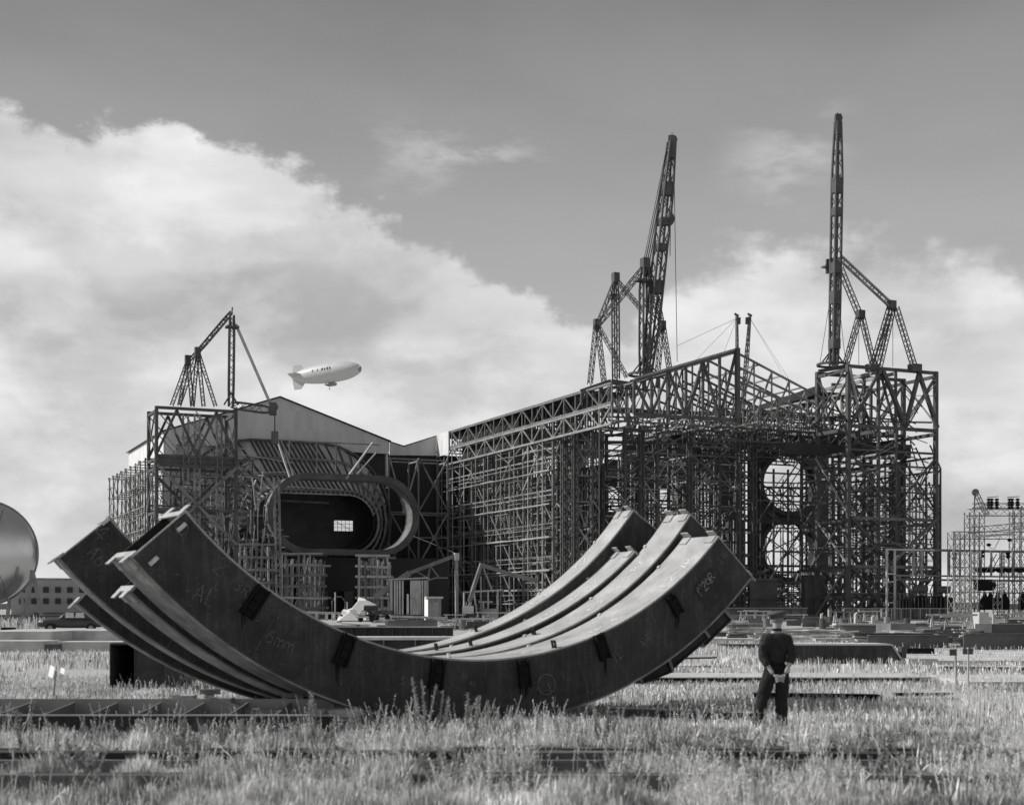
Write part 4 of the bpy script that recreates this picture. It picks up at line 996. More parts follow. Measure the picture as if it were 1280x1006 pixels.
P = Parts(thing('bay_frame', 'dark cluttered steel bays below and left of the round fan openings', 'steel frame', W(146, 216, 0)))
frame(P, [137.5, 147, 156.4], [214, 219], [3.4, 6.6, 9.6], .24, .22, .16, ('n0',), ('X','/','K'), (M_sd, M_sd, M_sm), M_sd, sub=.5, xprob=.45)
frame(P, lin(143, 165, 6), [233, 241], [2.6, 5.2, 6.8], .3, .3, .22, ('n0','n1'), ('X','K','/'), (M_sd, M_sm, M_slm), M_sd, sub=1)
for k in range(70):
    m_ = random.uniform(136, 162); n_ = random.uniform(212, 221); z = random.uniform(.6, 8)
    P.add('clutter_bar', pick(M_sm, M_slm, M_sd, M_sd, M_sl), MB().bar(W(m_, n_, z), W(m_+random.uniform(1, 3.5), n_, z+random.uniform(-.8, .8)), .16, caps=False), 1)
P.flush()
for (x0, x1, lab) in ((937, 972, 'low dark steel box under the lower fan opening, left of the tall post'), (1006, 1034, 'low dark steel box under the lower fan opening, right of the tall post')):
    A_ = at(x0, 772, 236); B_ = at(x1, 772, 236); b = MB(); b.box(((A_.x+B_.x)/2, 237, 3.2), (B_.x-A_.x, 2.5, 6.4)); 
    b.bar((A_.x, 235.6, 6.5), (B_.x, 235.6, 6.5), .4); b.bar((A_.x, 235.6, 3.4), (B_.x, 235.6, 3.4), .3)
    single('steel_box', M_sd, b, lab, 'steel box')
# outer scaffold on the right edge
P = Parts(thing('edge_scaffold', 'narrow open ladder-like scaffold along the right edge of the right tower', 'scaffolding', W(158.5, 187, 0)))
for n_ in (186, 189.5):
    mo = 158.55
    P.add('post', M_sd, MB().bar(W(mo, n_, 0), W(mo, n_, 24.6), .24), 10)
    for i, z in enumerate(lin(4.5, 24.6, 6)):
        P.add('rung', M_sd, MB().bar(W(T1, n_, z), W(mo, n_, z), .14), 5)
        P.add('brace', M_sd, MB().bar(W(T1, n_, z-4 if i else .4) if i % 2 else W(T1, n_, z), W(mo, n_, z) if i % 2 else W(mo, n_, max(.4, z-4)), .14), 5)
    P.add('brace', M_sd, MB().bar(W(T1, n_, 28.2), W(mo, n_, 24.6), .18), 5)
P.flush()
# ------------------------------------------------------------------ derricks
def lat(root, name, p, q, w, m=M_sd, ends=None, ch=None, step=None):
    w *= .66; ends = tuple(e*.74 for e in ends) if ends else None
    b = MB(); lattice(b, p, q, w, step or w*1.25, (ch or w*.27)*.62, max(.07, w*.08), ends); return b.build(name, m, root)
def cable(root, p, q, r=.05, name='cable', m=M_cable): return MB().tube([p, q], r, 4).build(name, m, root)
def plate_box(root, name, c, s_, m=M_sd): 
    return MB().box(c, s_, math.atan2(E1.y, E1.x)).build(name, m, root)
# left derrick
Yd = 229.0
A = lambda x, y, d=0: at(x, y, Yd+d)
dl = thing('derrick_crane', 'small left derrick with upright mast and level boom, on the left tower', 'crane', A(290, 507))
lat(dl, 'mast', A(288.7, 508), A(290, 394), 1.15, ends=(.9, .8), ch=.34)
plate_box(dl, 'mast_platform', A(290.2, 409), (2.0, 1.4, .35))
b = MB()
for dx in (-3.3, -1, 1, 3.3): b.bar(A(290.2+dx*1.1, 409), A(290.2+dx*1.1, 402), .1)
b.bar(A(286, 402), A(294, 402), .1); b.build('guard_rail', M_sm, dl)
MB().tube([A(289.5, 394), A(290.5, 384)], .12).build('finial', M_sd, dl)
lat(dl, 'stiff_leg', A(289.5, 390), A(247.5, 440), .9, ends=(.6, .6)); lat(dl, 'stiff_leg', A(288.5, 392, 2), A(235.5, 452, 2), .7, ends=(.5, .5))
for ax, ay, legs, d in ((234.8, 453, ((214.5, 507), (224, 507), (240.3, 508)), 1.5), (247, 443, ((224, 507), (240.8, 508), (254.5, 508), (269.5, 508)), 0)):
    plate_box(dl, 'leg_cap', A(ax, ay-3, d), (.9, .8, 1.5))
    for i, (lx, ly) in enumerate(legs): lat(dl, 'leg', A(ax+(i-1)*.8, ay, d), A(lx, ly, d+(i % 2)*3), .75)
lat(dl, 'boom', A(289, 506), A(340, 513), 1.7, M_sd, ends=(1.0, .9), ch=.34)
b = MB(); b.box(A(341, 511), (1.0, .9, 2.0), .42); b.tube([A(341.5, 509)-E2*.5, A(341.5, 509)+E2*.5], .7, 12); b.build('sheave_block', M_sd, dl)
for o in (-.35, 0, .35): cable(dl, A(294.5, 405)+Vector((o*.5,0,0)), A(339, 507)+Vector((o*.5,0,0)), .07, m=M_slm)
cable(dl, A(343.5, 517), A(343.5, 545), .1)
b = MB(); b.box(A(343.5, 547), (1.0, .8, 2.0)); b.tube([A(343.5, 550), A(344, 556)], .2); b.build('hook_block', M_sd, dl)
for x, y in ((280, 506), (297.5, 506)): cable(dl, A(289, 491), A(x, y), .13, 'mast_stay')

# middle derrick
Yd = 222.0
A = lambda x, y, d=0: at(x, y, Yd+d)
dm = thing('derrick_crane', 'middle derrick with a tall leaning boom and two masts, on the left roof slope', 'crane', A(806, 474))
lat(dm, 'mast', A(806, 472), A(806.5, 332), 1.9, ends=(1.4, 1.0), ch=.42, step=2)
lat(dm, 'mast', A(770, 474, 8), A(769, 350, 8), 1.3, ends=(1.1, .8), ch=.3)
lat(dm, 'boom', A(809, 470), A(839.5, 178), 2.3, ends=(1.2, 1.2), ch=.46, step=2.3)
for t in (.38, .55, .66, .80): 
    p = A(809, 470).lerp(A(839.5, 178), t); plate_box(dm, 'boom_plate', p, (1.5, 1.5, 2.0 if t > .7 or t < .4 else 1.1))
b = MB(); b.box(A(839.3, 184), (1.0, 1.0, 3.4)); b.tube([A(840.6, 175)-E2*.4, A(840.6, 175)+E2*.4], .65, 12); b.tube([A(840, 170), A(840, 166)], .08, 4); b.build('boom_head', M_sd, dm)
for x, y, s_ in ((769.5, 347, 1.0), (806.5, 329, 1.2)): plate_box(dm, 'mast_cap', A(x, y, 8 if x < 780 else 0), (s_, s_, 1.5))
plate_box(dm, 'mast_platform', A(803.5, 351), (2.6, 1.6, .3)); plate_box(dm, 'mast_platform', A(768, 371, 8), (1.4, 1.2, .8))
for o in (-.45, -.15, .15, .45): cable(dm, A(808, 327)+Vector((o,0,0)), A(836, 188)+Vector((o,0,0)), .09, m=M_sm)
lat(dm, 'stiff_leg', A(768.5, 352, 8), A(747, 405, 5), .8); lat(dm, 'stiff_leg', A(772, 352, 8), A(803, 388, 1), .8)
lat(dm, 'stiff_leg', A(806, 333), A(748, 406, 3), 1.1, ends=(.8,.7)); lat(dm, 'stiff_leg', A(809, 334), A(828, 408, 6), 1.2, ends=(.8,.8))
for ax, ay, legs in ((746, 405, ((737.5, 480, 0), (755, 477, 6))), (828, 407, ((822, 466, 0), (837, 463, 5)))):
    plate_box(dm, 'leg_cap', A(ax, ay, 4), (.9, .8, 1.5))
    for i, (lx, ly, d) in enumerate(legs): lat(dm, 'leg', A(ax+(i-.5)*1.4, ay, 4), A(lx, ly, d), .9)
lat(dm, 'stiff_leg', A(748, 408, 4), A(784, 472, 4), .75, M_sm); lat(dm, 'stiff_leg', A(826, 410, 5), A(808, 450, 2), .75)
b = MB()
for k in range(20):
    t0, t1 = 2*math.pi*k/20, 2*math.pi*(k+1)/20; c = A(805, 468)
    b.bar(c+Vector((2.3*math.cos(t0), 2.3*math.sin(t0), 0)), c+Vector((2.3*math.cos(t1), 2.3*math.sin(t1), 0)), .3, .35)
b.build('turntable', M_sd, dm)
for x in (789, 796, 816, 824): MB().bar(A(805, 448), A(x, 468), .2).build('mast_stay', M_sd, dm)
cable(dm, A(838.5, 185), A(838.5, 268), .09); cable(dm, A(842, 178), A(846.5, 452), .05)
b = MB(); b.lathe([(-.9,.25),(-.6,.5),(0,.62),(.5,.5),(.9,.2)], Matrix.Translation(A(838.5, 274)) @ Matrix.Rotation(R(90), 4, 'Y'), 10); b.tube([A(838.5, 262), A(838.5, 270)], .3, 6); b.build('hook_ball', M_sd, dm)
cable(dm, A(838, 277), A(837.5, 320), .06)
# skids the derrick stands on
sk = thing('skid_frame', 'flat dark skid frame under the middle derrick, on the roof edge', 'steel frame', A(770, 485)); P = Parts(sk)
P.add('rail', M_sd, MB().bar(A(726, 490), A(764, 477), .4, .8), 9); P.add('rail', M_sd, MB().bar(A(728, 497), A(764, 484), .3, .4), 9)
P.add('rail', M_sd, MB().bar(A(764, 477), A(790, 481), .4, .8), 9); P.add('rail', M_sd, MB().bar(A(788, 478), A(836, 466), .4, .7), 9)
for x, y in ((727, 492), (741, 487), (752, 483), (764, 480), (778, 482), (790, 483), (806, 476), (822, 471), (836, 467)): P.add('post', M_sd, MB().bar(A(x, y), A(x, y+14), .35), 5)
P.flush()

# right derrick
Yd = 230.0
A = lambda x, y, d=0: at(x, y, Yd+d)
dr = thing('derrick_crane', 'tallest derrick, its boom pointing almost straight up, on the right tower', 'crane', A(1042, 460))
lat(dr, 'boom', A(1042.5, 456, -1.5), A(1047.5, 152, -1.5), 1.75, ends=(1.1, .9), ch=.48, step=1.9)
lat(dr, 'mast', A(1041.5, 458, 1), A(1043.5, 322, 1), 1.4, ends=(1.1, .9), ch=.42, step=1.6)
for y, hh in ((232, 3), (265, 1.6), (335, 2.2), (372, 2.6), (430, 2)): plate_box(dr, 'boom_plate', A(1047.5-5*(y-152)/304, y, -1.5), (1.4, 1.4, hh*.8))
b = MB(); b.box(A(1047.5, 156, -1.5), (.95, .95, 3.2)); b.tube([A(1048, 148)-E2*.4, A(1048, 148)+E2*.4], .55, 12); b.tube([A(1047, 146), A(1047, 140)], .07, 4); b.build('boom_head', M_sd, dr)
plate_box(dr, 'mast_platform', A(1036.5, 334), (2.2, 1.2, .3)); MB().box(A(1034.5, 333), (.5, .8, 2.2)).build('cabin', M_sd, dr)
lat(dr, 'stiff_leg', A(1049, 321), A(1113, 381), 1.0, M_slm, ch=.3); lat(dr, 'stiff_leg', A(1050, 335, 3), A(1074, 393, 3), 1.1)
for x, y, d, legs in ((1075.5, 393, 2, ((1057.5, 455), (1092.5, 459))), (1114.5, 381, 0, ((1090.5, 459), (1099, 459), (1143.5, 461)))):
    plate_box(dr, 'leg_cap', A(x, y, d), (1.2, 1.0, 1.3)); MB().bar(A(x-4, y+5, d), A(x+4, y+5, d), .3).build('cap_beam', M_sd, dr)
    for i, (lx, ly) in enumerate(legs): lat(dr, 'leg', A(x+(i-.5)*3.5, y+3, d), A(lx, ly, (0, 5, 0)[i]), 1.05)
for x in (1090.5, 1143.5): plate_box(dr, 'foot', A(x, 460, 0), (1.8, 1.4, 1.2))
b = MB(); c = A(1040, 456)
for k in range(24):
    t0, t1 = 2*math.pi*k/24, 2*math.pi*(k+1)/24
    b.bar(c+Vector((2.3*math.cos(t0), 2.3*math.sin(t0), 0)), c+Vector((2.3*math.cos(t1), 2.3*math.sin(t1), 0)), .3, .35)
b.build('turntable', M_sd, dr)
for x in (1026, 1031, 1049, 1055): MB().bar(A(1041.5, 435), A(x, 455), .22).build('mast_stay', M_sd, dr)
for p, q in (((1038, 372), (1025, 453)), ((1048, 372), (1057, 453)), ((1073.5, 398), (1073.5, 456)), ((1116, 392), (1116, 458))): cable(dr, A(*p), A(*q), .045)
MB().bar(A(1023, 464), A(1060, 458), .4, .5).build('outrigger_beam', M_sd, dr)

# two slender crane masts behind the roof
for (x0, y0, x1, y1, lab, w_) in ((922.5, 520, 921, 394, 'thin straight crane mast behind the roof peak', .5), (927.5, 522, 937.5, 394, 'thin leaning crane boom just right of the straight mast', .6)):
    Y = 290; r_ = thing('crane_mast', lab, 'crane', at(x0, 772, Y), 'slender masts behind the roof'); b = MB()
    base = at(x0, y0, Y); 
    lattice(b, at(x0+(x0-x1)*1.0, 772, Y) if x0 == 922.5 else at(x0-9, 640, Y), at(x1, y1, Y), w_, 1.1, .14, .08, (.45, .3)); b.build('mast', M_sm, r_)
    MB().bar(at(x1-3, y1-2, Y), at(x1+2.5, y1+1, Y), .35).build('head', M_sd, r_)
    MB().box(at(x1+(2 if x0 == 922.5 else -3), y1+7, Y), (.8, .8, 1.3)).build('block', M_sd, r_)
    for gx, gy in (((847, 432), (868, 452), (905, 440)) if x0 == 922.5 else ((990, 480), (984, 478), (935, 470))): cable(r_, at(x1, y1+4, Y), at(gx, gy, Y-12), .035, 'guy_wire')
    if x0 > 925: MB().box(at(x0-9, 706, Y), (3, 3, 17.5)).build('base', M_sd, r_)

# ------------------------------------------------------------------ airship
Yb = 1300.0; bc = at(407.5, 466.5, Yb); sc_l = 74.0
ab = thing('airship', 'pale navy airship flying above the gabled hall', 'airship', bc)
yaw = R(-24); pit = R(3.2)
Mx = Matrix.Translation(bc) @ Matrix.Rotation(yaw, 4, 'Z') @ Matrix.Rotation(-pit, 4, 'Y')
prof = []
for i in range(37):
    t = i/36; x = -sc_l/2+sc_l*t; u = t
    r_ = 9.2*(1-abs((u-.6)/.6)**2.1)**.60 if u < .6 else 9.0*(1-((u-.6)/.4)**2.3)**.55
    prof.append((x, max(r_, .05)))
MB().lathe(prof, Mx, 40).build('envelope', M_silver, ab, smooth=True)
nosep = [(x+.12, r_*1.003) for x, r_ in prof if x > sc_l/2-3]
MB().lathe(nosep, Mx, 40).build('nose_shade', mat('nose_shade', .3, .5, .1, .2), ab, smooth=True)  # darker nose skin, shade at that end put into the colour
def fin(a0, a1, nm='fin', mm=M_silver, ln=13):
    b = MB(); ca, sa = math.cos(a0), math.sin(a0); 
    v = lambda x, r_, t: Mx @ Vector((x, r_*ca-t*sa, r_*sa+t*ca))
    pl = [(-22, 5.6), (-27, 11.2), (-34, 11.2), (-35, 6), (-35.5, 1.4), (-28, 4.0)]
    b.add([v(x, r_, -.3) for x, r_ in pl]+[v(x, r_, .3) for x, r_ in pl], [(0,1,2,3,4,5)[::-1], (6,7,8,9,10,11)]+[(i, (i+1) % 6, 6+(i+1) % 6, 6+i) for i in range(6)])
    b.build(nm, mm, ab)
for a_ in (R(90), R(-90)): fin(a_, 0)
fin(R(180-12), 0); fin(R(-12), 0)
b = MB(); ln = [(4, -10.6), (9.5, -10.4), (9.8, -11.8), (8.6, -12.8), (3.2, -12.9), (1.6, -11.6)]; ln = [(x*1.25-1, z) for x, z in ln]
lv = lambda x, y, z: Mx @ Vector((x-1, y, z*1.0+.6))
b.add([lv(x, -1.4, z) for x, z in ln]+[lv(x, 1.4, z) for x, z in ln], [(0,1,2,3,4,5), (11,10,9,8,7,6)]+[(i, 6+i, 6+(i+1) % 6, (i+1) % 6) for i in range(6)])
b.bar(lv(3, 0, -9), lv(9, 0, -9), 1.6, 2.4); b.build('gondola', mat('gondola', .25, .5, .1, .5), ab)
for s_ in (-1, 1):
    b = MB(); c = Mx @ Vector((1.5, s_*3.6, -11)); b.lathe([(-1.3,.2),(-.8,.6),(.8,.75),(1.3,.5)], Matrix.Translation(c) @ Matrix.Rotation(yaw, 4, 'Z'), 10)
    b.bar(c, Mx @ Vector((2, s_*1.2, -10.6)), .3); b.build('engine', M_sd, ab)
MB().lathe([(-.25,.9),(.25,.9)], Matrix.Translation(Mx @ Vector((3, 0, -14.4))), 10).build('landing_wheel', M_tyre, ab)
# lettering wrapped on the flank
def sideletters(txt, x0, dx, z0, hgt, wd, m, name):
    for i, ch_ in enumerate(txt):
        if ch_ == ' ': continue
        b = MB()
        GG = dict(G); GG['U'] = [[(0,1),(0,.15),(.2,0),(.4,0),(.55,.15),(.55,1)]]; GG['V'] = [[(0,1),(.28,0),(.55,1)]]; GG['Y'] = [[(0,1),(.28,.5),(.55,1)],[(.28,.5),(.28,0)]]; GG['.'] = [[(.2,0),(.3,0)]]
        def pos(x, y):
            X = x0+dx*i+x*hgt*.9; Z = z0+y*hgt
            u = (X+sc_l/2)/sc_l; rr = 9.0*(1-abs((u-.6)/.6)**2.1)**.60 if u < .6 else 9.0*(1-((u-.6)/.4)**2.3)**.55
            yy = -math.sqrt(max(.1, rr*rr-Z*Z)); return Mx @ Vector((X, yy*1.008, Z*1.008))
        for st in GG[ch_]:
            for p, q in zip(st, st[1:]):
                for k in range(3):
                    a = tuple(p[j]+(q[j]-p[j])*k/3 for j in (0,1)); c = tuple(p[j]+(q[j]-p[j])*(k+1)/3 for j in (0,1))
                    b.bar(pos(*a), pos(*c), wd, .3, (Mx.to_3x3() @ Vector((0,-1,0))))
        b.build(name, m, ab)
sideletters('U.S.NAVY', -9.5, 2.6, 1.0, 2.3, .6, M_black, 'letter')
# ------------------------------------------------------------------ yard: far left
tk = thing('storage_tank', 'big round steel tank with shiny domed side, at the left edge of the picture', 'tank', (-54, 150, 0))
tc_ = at(-22, 691, 150); Mt = Matrix.Translation(tc_) @ Matrix.Rotation(R(-58), 4, 'Z')
rT = 5.4
MB().lathe([(-2.6+ -1.9*math.cos(a)*1, max(.02, rT*math.sin(a))) for a in lin(0, math.pi/2, 12)]+[(-1.4, rT), (0, rT*1.0), (.9, rT*.99)]+[(.9+2.3*math.sin(a), max(.02, rT*.99*math.cos(a))) for a in lin(.1, math.pi/2, 10)], Mt, 56).build('shell', M_sphere, tk, smooth=True)
for x_ in (-2.6, .9): 
    MB().lathe([(x_-.12, rT*1.0), (x_-.12, rT*1.022), (x_+.12, rT*1.022), (x_+.12, rT*.99)], Mt, 56).build('girth_band', M_slm, tk)
for a_ in (-20, 25): 
    b = MB()
    for k in range(24):
        t0, t1 = math.pi*k/24, math.pi*(k+1)/24
        f = lambda t: Mt @ Vector((.9+2.33*math.sin(t)*1, rT*1.003*math.cos(t)*math.cos(R(a_+90))*1, rT*1.003*math.cos(t)*math.sin(R(a_+90))))
        b.bar(f(t0), f(t1), .05)
    b.build('seam', M_sm, tk)
for x, y0, x2, y2 in ((40, 712, 33, 760), (41, 714, 52, 760), (12, 748, 9, 764), (27, 740, 30, 764)):
    MB().bar(at(x, y0, 149), at(x2, y2+9, 149), .35).build('leg', M_slm, tk)
fb = thing('barracks', 'pale two-storey building with small dark windows, behind the far left girder end', 'building', at(90, 772, 400))
A_ = at(14, 760, 400); B_ = at(150, 760, 415); zt = zat(724, 400)
MB().prism([(A_.x, A_.y, 0), (B_.x, B_.y, 0), (B_.x, B_.y, zt), (A_.x, A_.y, zt)], (1, 12, 0)).build('wall', mat('far_plaster', .36, .9, .08, .1), fb)
MB().prism([(A_.x-.3, A_.y-.3, zt), (B_.x+.3, B_.y-.3, zt), (B_.x+.3, B_.y-.3, zt+.5), (A_.x-.3, A_.y-.3, zt+.5)], (1, 12.5, 0)).build('roof', M_slm, fb)
for row in (737, 751):
    for x in range(28, 150, 15):
        p = at(x-.5, row, 399.3+ (x-14)/136*15)
        w_ = MB().box(p, (1.5, .25, 1.6)).build('window', M_glass, fb)
for i, (x0, x1, yt, yb, lab) in enumerate(((-30, 40, 768, 779, 'long low black plate stack behind the tall grass at the far left'), (41, 100, 765, 778, 'low black steel plate beside the old car, at the left'))):
    D = 1800*1.8/(yb-760); p = at((x0+x1)/2, yb, D); w_ = (x1-x0)/1800*D; h_ = (yb-yt)/1800*D
    b = MB()
    for k in range(4): b.box((p.x+random.uniform(-.3,.3), D+1.5, h_*(k+.5)/4), (w_+random.uniform(-.4,.4), 3, h_/4-.03))
    single('plate_stack', M_sd, b, lab, 'steel plates')
# old car
def car(name, label, c, yaw, m, group=None):
    r_ = thing(name, label, 'car', (c.x, c.y, 0), group)
    Mc = Matrix.Translation((c.x, c.y, 0)) @ Matrix.Rotation(yaw, 4, 'Z')
    # sections along x: body of a 1940s saloon
    def loft(secs, nm, mm, smooth=True):
        b = MB(); n = 12; vs = []
        for x, w_, z0, z1, rr in secs:
            for k in range(n):
                t = 2*math.pi*(k+.5)/n; cx, sx = math.cos(t), math.sin(t)
                vs.append(Mc @ Vector((x, math.copysign(abs(cx)**rr, cx)*w_/2, (z0+z1)/2+math.copysign(abs(sx)**rr, sx)*(z1-z0)/2)))
        fs = [(i*n+k, i*n+(k+1) % n, (i+1)*n+(k+1) % n, (i+1)*n+k) for i in range(len(secs)-1) for k in range(n)]
        fs += [tuple(range(n))[::-1], tuple((len(secs)-1)*n+k for k in range(n))]
        b.add(vs, fs); return b.build(nm, mm, r_, smooth=smooth)
    loft([(-2.3,.9,.45,.75,.6),(-2.1,1.4,.4,.95,.6),(-1.2,1.6,.35,1.05,.55),(.4,1.6,.35,1.08,.55),(1.2,1.1,.38,1.08,.6),(2.0,.8,.4,1.0,.6),(2.3,.6,.45,.85,.7)], 'body', m)
    loft([(-1.75,1.1,.9,1.05,.6),(-1.3,1.25,.9,1.45,.6),(-.7,1.3,.9,1.62,.6),(.1,1.3,.9,1.62,.6),(.55,1.25,.9,1.35,.6),(.85,1.15,.9,1.08,.6)], 'cabin', m)
    for s_ in (-1, 1):
        for x0, x1 in ((-1.0, -.35), (-.28, .35)):
            MB().prism([Mc @ Vector(v) for v in ((x0, s_*.62, 1.1), (x1, s_*.62, 1.1), (x1-.05, s_*.6, 1.48), (x0+.05, s_*.6, 1.48))], Mc.to_3x3() @ Vector((0, s_*.05, 0))).build('window', M_bright, r_)  # pale opaque panes, light on the glass put into the colour
        for x in (-1.45, 1.4):
            w_ = MB(); w_.lathe([(-.09,.3),(-.09,.36),(.09,.36),(.09,.3)], Mc @ Matrix.Translation((x, s_*.7, .36)) @ Matrix.Rotation(R(90), 4, 'Z'), 14)
            wo = w_.build('wheel', M_tyre, r_); 
            MB().lathe([(-.1,.18),(.1,.18)], Mc @ Matrix.Translation((x, s_*.71, .36)) @ Matrix.Rotation(R(90), 4, 'Z'), 10).build('hubcap', M_slm, wo)
            loft([(x-.5,.2,.45,.5,.8),(x-.3,.4,.4,.75,.8),(x,.45,.5,.85,.8),(x+.3,.4,.4,.75,.8),(x+.5,.2,.4,.5,.8)], 'mudguard', m)
        MB().lathe([(-.1,.08),(.05,.11),(.1,.1)], Mc @ Matrix.Translation((2.0, s_*.5, .85)), 10).build('headlight', M_bright, r_)
    MB().prism([Mc @ Vector(v) for v in ((.5, -.5, 1.1), (.5, .5, 1.1), (.2, .45, 1.5), (.2, -.45, 1.5))], Mc.to_3x3() @ Vector((.06, 0, .02))).build('windscreen', M_bright, r_)  # windscreen pale too, its lit look comes from the colour
    return r_
car('parked_car', 'old dark rounded saloon car half hidden behind the lowest left girder end', at(88, 790, 106), R(196), mat('dark_car_paint', .06, .3, .2, 1))
# truck by the white heap
def truck(label, c, yaw):
    r_ = thing('parked_truck', label, 'truck', (c.x, c.y, 0)); Mc = Matrix.Translation((c.x, c.y, 0)) @ Matrix.Rotation(yaw, 4, 'Z')
    V = lambda *a: Mc @ Vector(a); q = Mc.to_3x3()
    def bx(nm, x0, x1, y0, y1, z0, z1, mm, tp=0): 
        b = MB(); vs = [V(x0,y0,z0),V(x1,y0,z0),V(x1,y1,z0),V(x0,y1,z0),V(x0+tp,y0+tp,z1),V(x1-tp,y0+tp,z1),V(x1-tp,y1-tp,z1),V(x0+tp,y1-tp,z1)]
        b.add(vs, [(3,2,1,0),(4,5,6,7),(0,1,5,4),(1,2,6,5),(2,3,7,6),(3,0,4,7)]); return b.build(nm, mm, r_, bevel=.06)
    mt = mat('truck_paint', .05, .4, .2, 1)
    bx('cab', .2, 1.5, -.95, .95, .8, 2.2, mt, .15); bx('bonnet', 1.5, 2.8, -.5, .5, .8, 1.5, mt, .08); bx('bed', -3, .1, -1.05, 1.05, 1.0, 1.5, M_woodd)
    bx('grille', 2.8, 2.9, -.4, .4, .85, 1.4, M_slm); bx('bumper', 2.95, 3.1, -1, 1, .55, .75, M_slm); bx('windscreen', 1.38, 1.5, -.75, .75, 1.6, 2.05, M_glass)
    bx('chassis', -3, 2.8, -.4, .4, .6, .8, M_sd)
    for s_ in (-1, 1):
        for x in (-2, 2.1):
            MB().lathe([(-.14,.35),(-.14,.46),(.14,.46),(.14,.35)], Mc @ Matrix.Translation((x, s_*.85, .46)) @ Matrix.Rotation(R(90), 4, 'Z'), 14).build('wheel', M_tyre, r_)
        MB().lathe([(-.1,.1),(.05,.15),(.1,.14)], Mc @ Matrix.Translation((2.75, s_*.6, 1.15)), 10).build('headlight', M_bright, r_)
        MB().box(V(2.1, s_*.85, 1.0), (1.2, .35, .12), yaw).build('mudguard', mt, r_)
truck('small dark truck facing the camera, parked in front of a white tarpaulin heap', at(468, 778, 190), R(-115))
b = MB(); 
hp_ = at(456, 776, 196); 
for k in range(26):
    x = random.uniform(-3, 3); z = max(.2, (2.9-abs(x+.3)*.75)*random.random()); b.box((hp_.x+x, hp_.y+random.uniform(-1,1), z), (random.uniform(.7,1.6), random.uniform(.8,1.5), random.uniform(.3,.8)), random.uniform(-.5,.5), (random.uniform(-.3,.3), random.uniform(-.4,.4)))
b.prism([(hp_.x-3.6, hp_.y-1.4, .1), (hp_.x+2.6, hp_.y-1.4, .1), (hp_.x+1.6, hp_.y-.6, 2.2), (hp_.x+.2, hp_.y-.4, 2.9), (hp_.x-.8, hp_.y-.4, 2.9), (hp_.x-2.2, hp_.y-1, 1.2)], (0, 2, 0))
single('tarpaulin_heap', M_white, b, 'heap under crumpled white tarpaulin behind the small truck', 'heap', bevel=.06)
# slatted shed and small hut
D = 212.0; sh = thing('site_shed', 'tall wooden site shed with pale vertical slats and an open doorway', 'shed', at(511, 775, D))
X = lambda px: (px-640)/1800*D
z0, z1 = zat(768, D), zat(725, D)
MB().box(((X(488)+X(533))/2, D+2.5, z0/2), (X(534)-X(487), 5, z0)).build('base', M_sd, sh)
MB().box(((X(488)+X(533))/2, D+4.9, (z0+z1)/2), (X(533)-X(488), .1, z1-z0)).build('rear_wall', M_woodd, sh)
for x in (488.4, 532.6): MB().box((X(x), D+2.5, (z0+z1)/2), (.12, 5, z1-z0)).build('side_wall', M_wood, sh)
MB().prism([(X(486.5), D-.4, z1+.02), (X(534.5), D-.4, z1+.25), (X(534.5), D-.4, z1+.45), (X(486.5), D-.4, z1+.2)], (0, 6, 0)).build('roof', M_wood, sh)
x = 489.5
while x < 532:
    if not 506 < x < 513.5: MB().box((X(x), D, (z0+z1)/2), (.26 if x < 520 or x > 526 else .4, .08, z1-z0-.02)).build('slat', M_wood, sh)
    x += random.uniform(2.6, 4.2)
MB().box((X(517.5), D+.05, (z0+z1)/2), (.85, .08, z1-z0-.1)).build('door', M_wood, sh)
MB().prism([(X(507.8), D+.5, z0+.05), (X(511), D+.5, z0+.05), (X(510.6), D+.5, z0+3), (X(508.2), D+.5, z0+3.1)], (0, .2, 0)).build('curtain', M_white, sh)
D = 206.0; hu = thing('hut', 'small box hut with sunlit-toned side wall and grey door, right of the slatted shed', 'hut', at(541, 776, D))
z1 = zat(748, D); 
hx0, hx1, hx2 = X(530), X(534.5), X(551.5); X_ = lambda px, d: (px-640)/1800*d
c0 = Vector((X_(530.5, 208.5), 208.5, 0)); c1 = Vector((X_(535, D), D, 0)); c2 = Vector((X_(551.5, 207), 207, 0)); c3 = c0+(c2-c1)
up = Vector((0, 0, z1))
MB().prism([c0, c1, c1+up, c0+up], (c2-c1).normalized()*.1).build('side_wall', M_white, hu)  # white against the grey front: sunlight from the left put into colour
MB().prism([c1, c2, c2+up, c1+up], (0, .12, 0)).build('front_wall', M_slm, hu)
MB().prism([c3, c2, c2+up, c3+up], (-.1, 0, 0)).build('side_wall', M_slm, hu)
MB().prism([c0+up*1.002, c1+up*1.002-Vector((.2,.3,0)), c2+up*1.002-Vector((-.3,.3,0)), c3+up*1.002], (0, 0, .3)).build('roof', M_conc, hu)
MB().box((c1+c2)/2+Vector((0, -.06, z1*.45)), (1.3, .1, z1*.8)).build('door', mat('grey_door', .28, .8, .2, 2), hu)
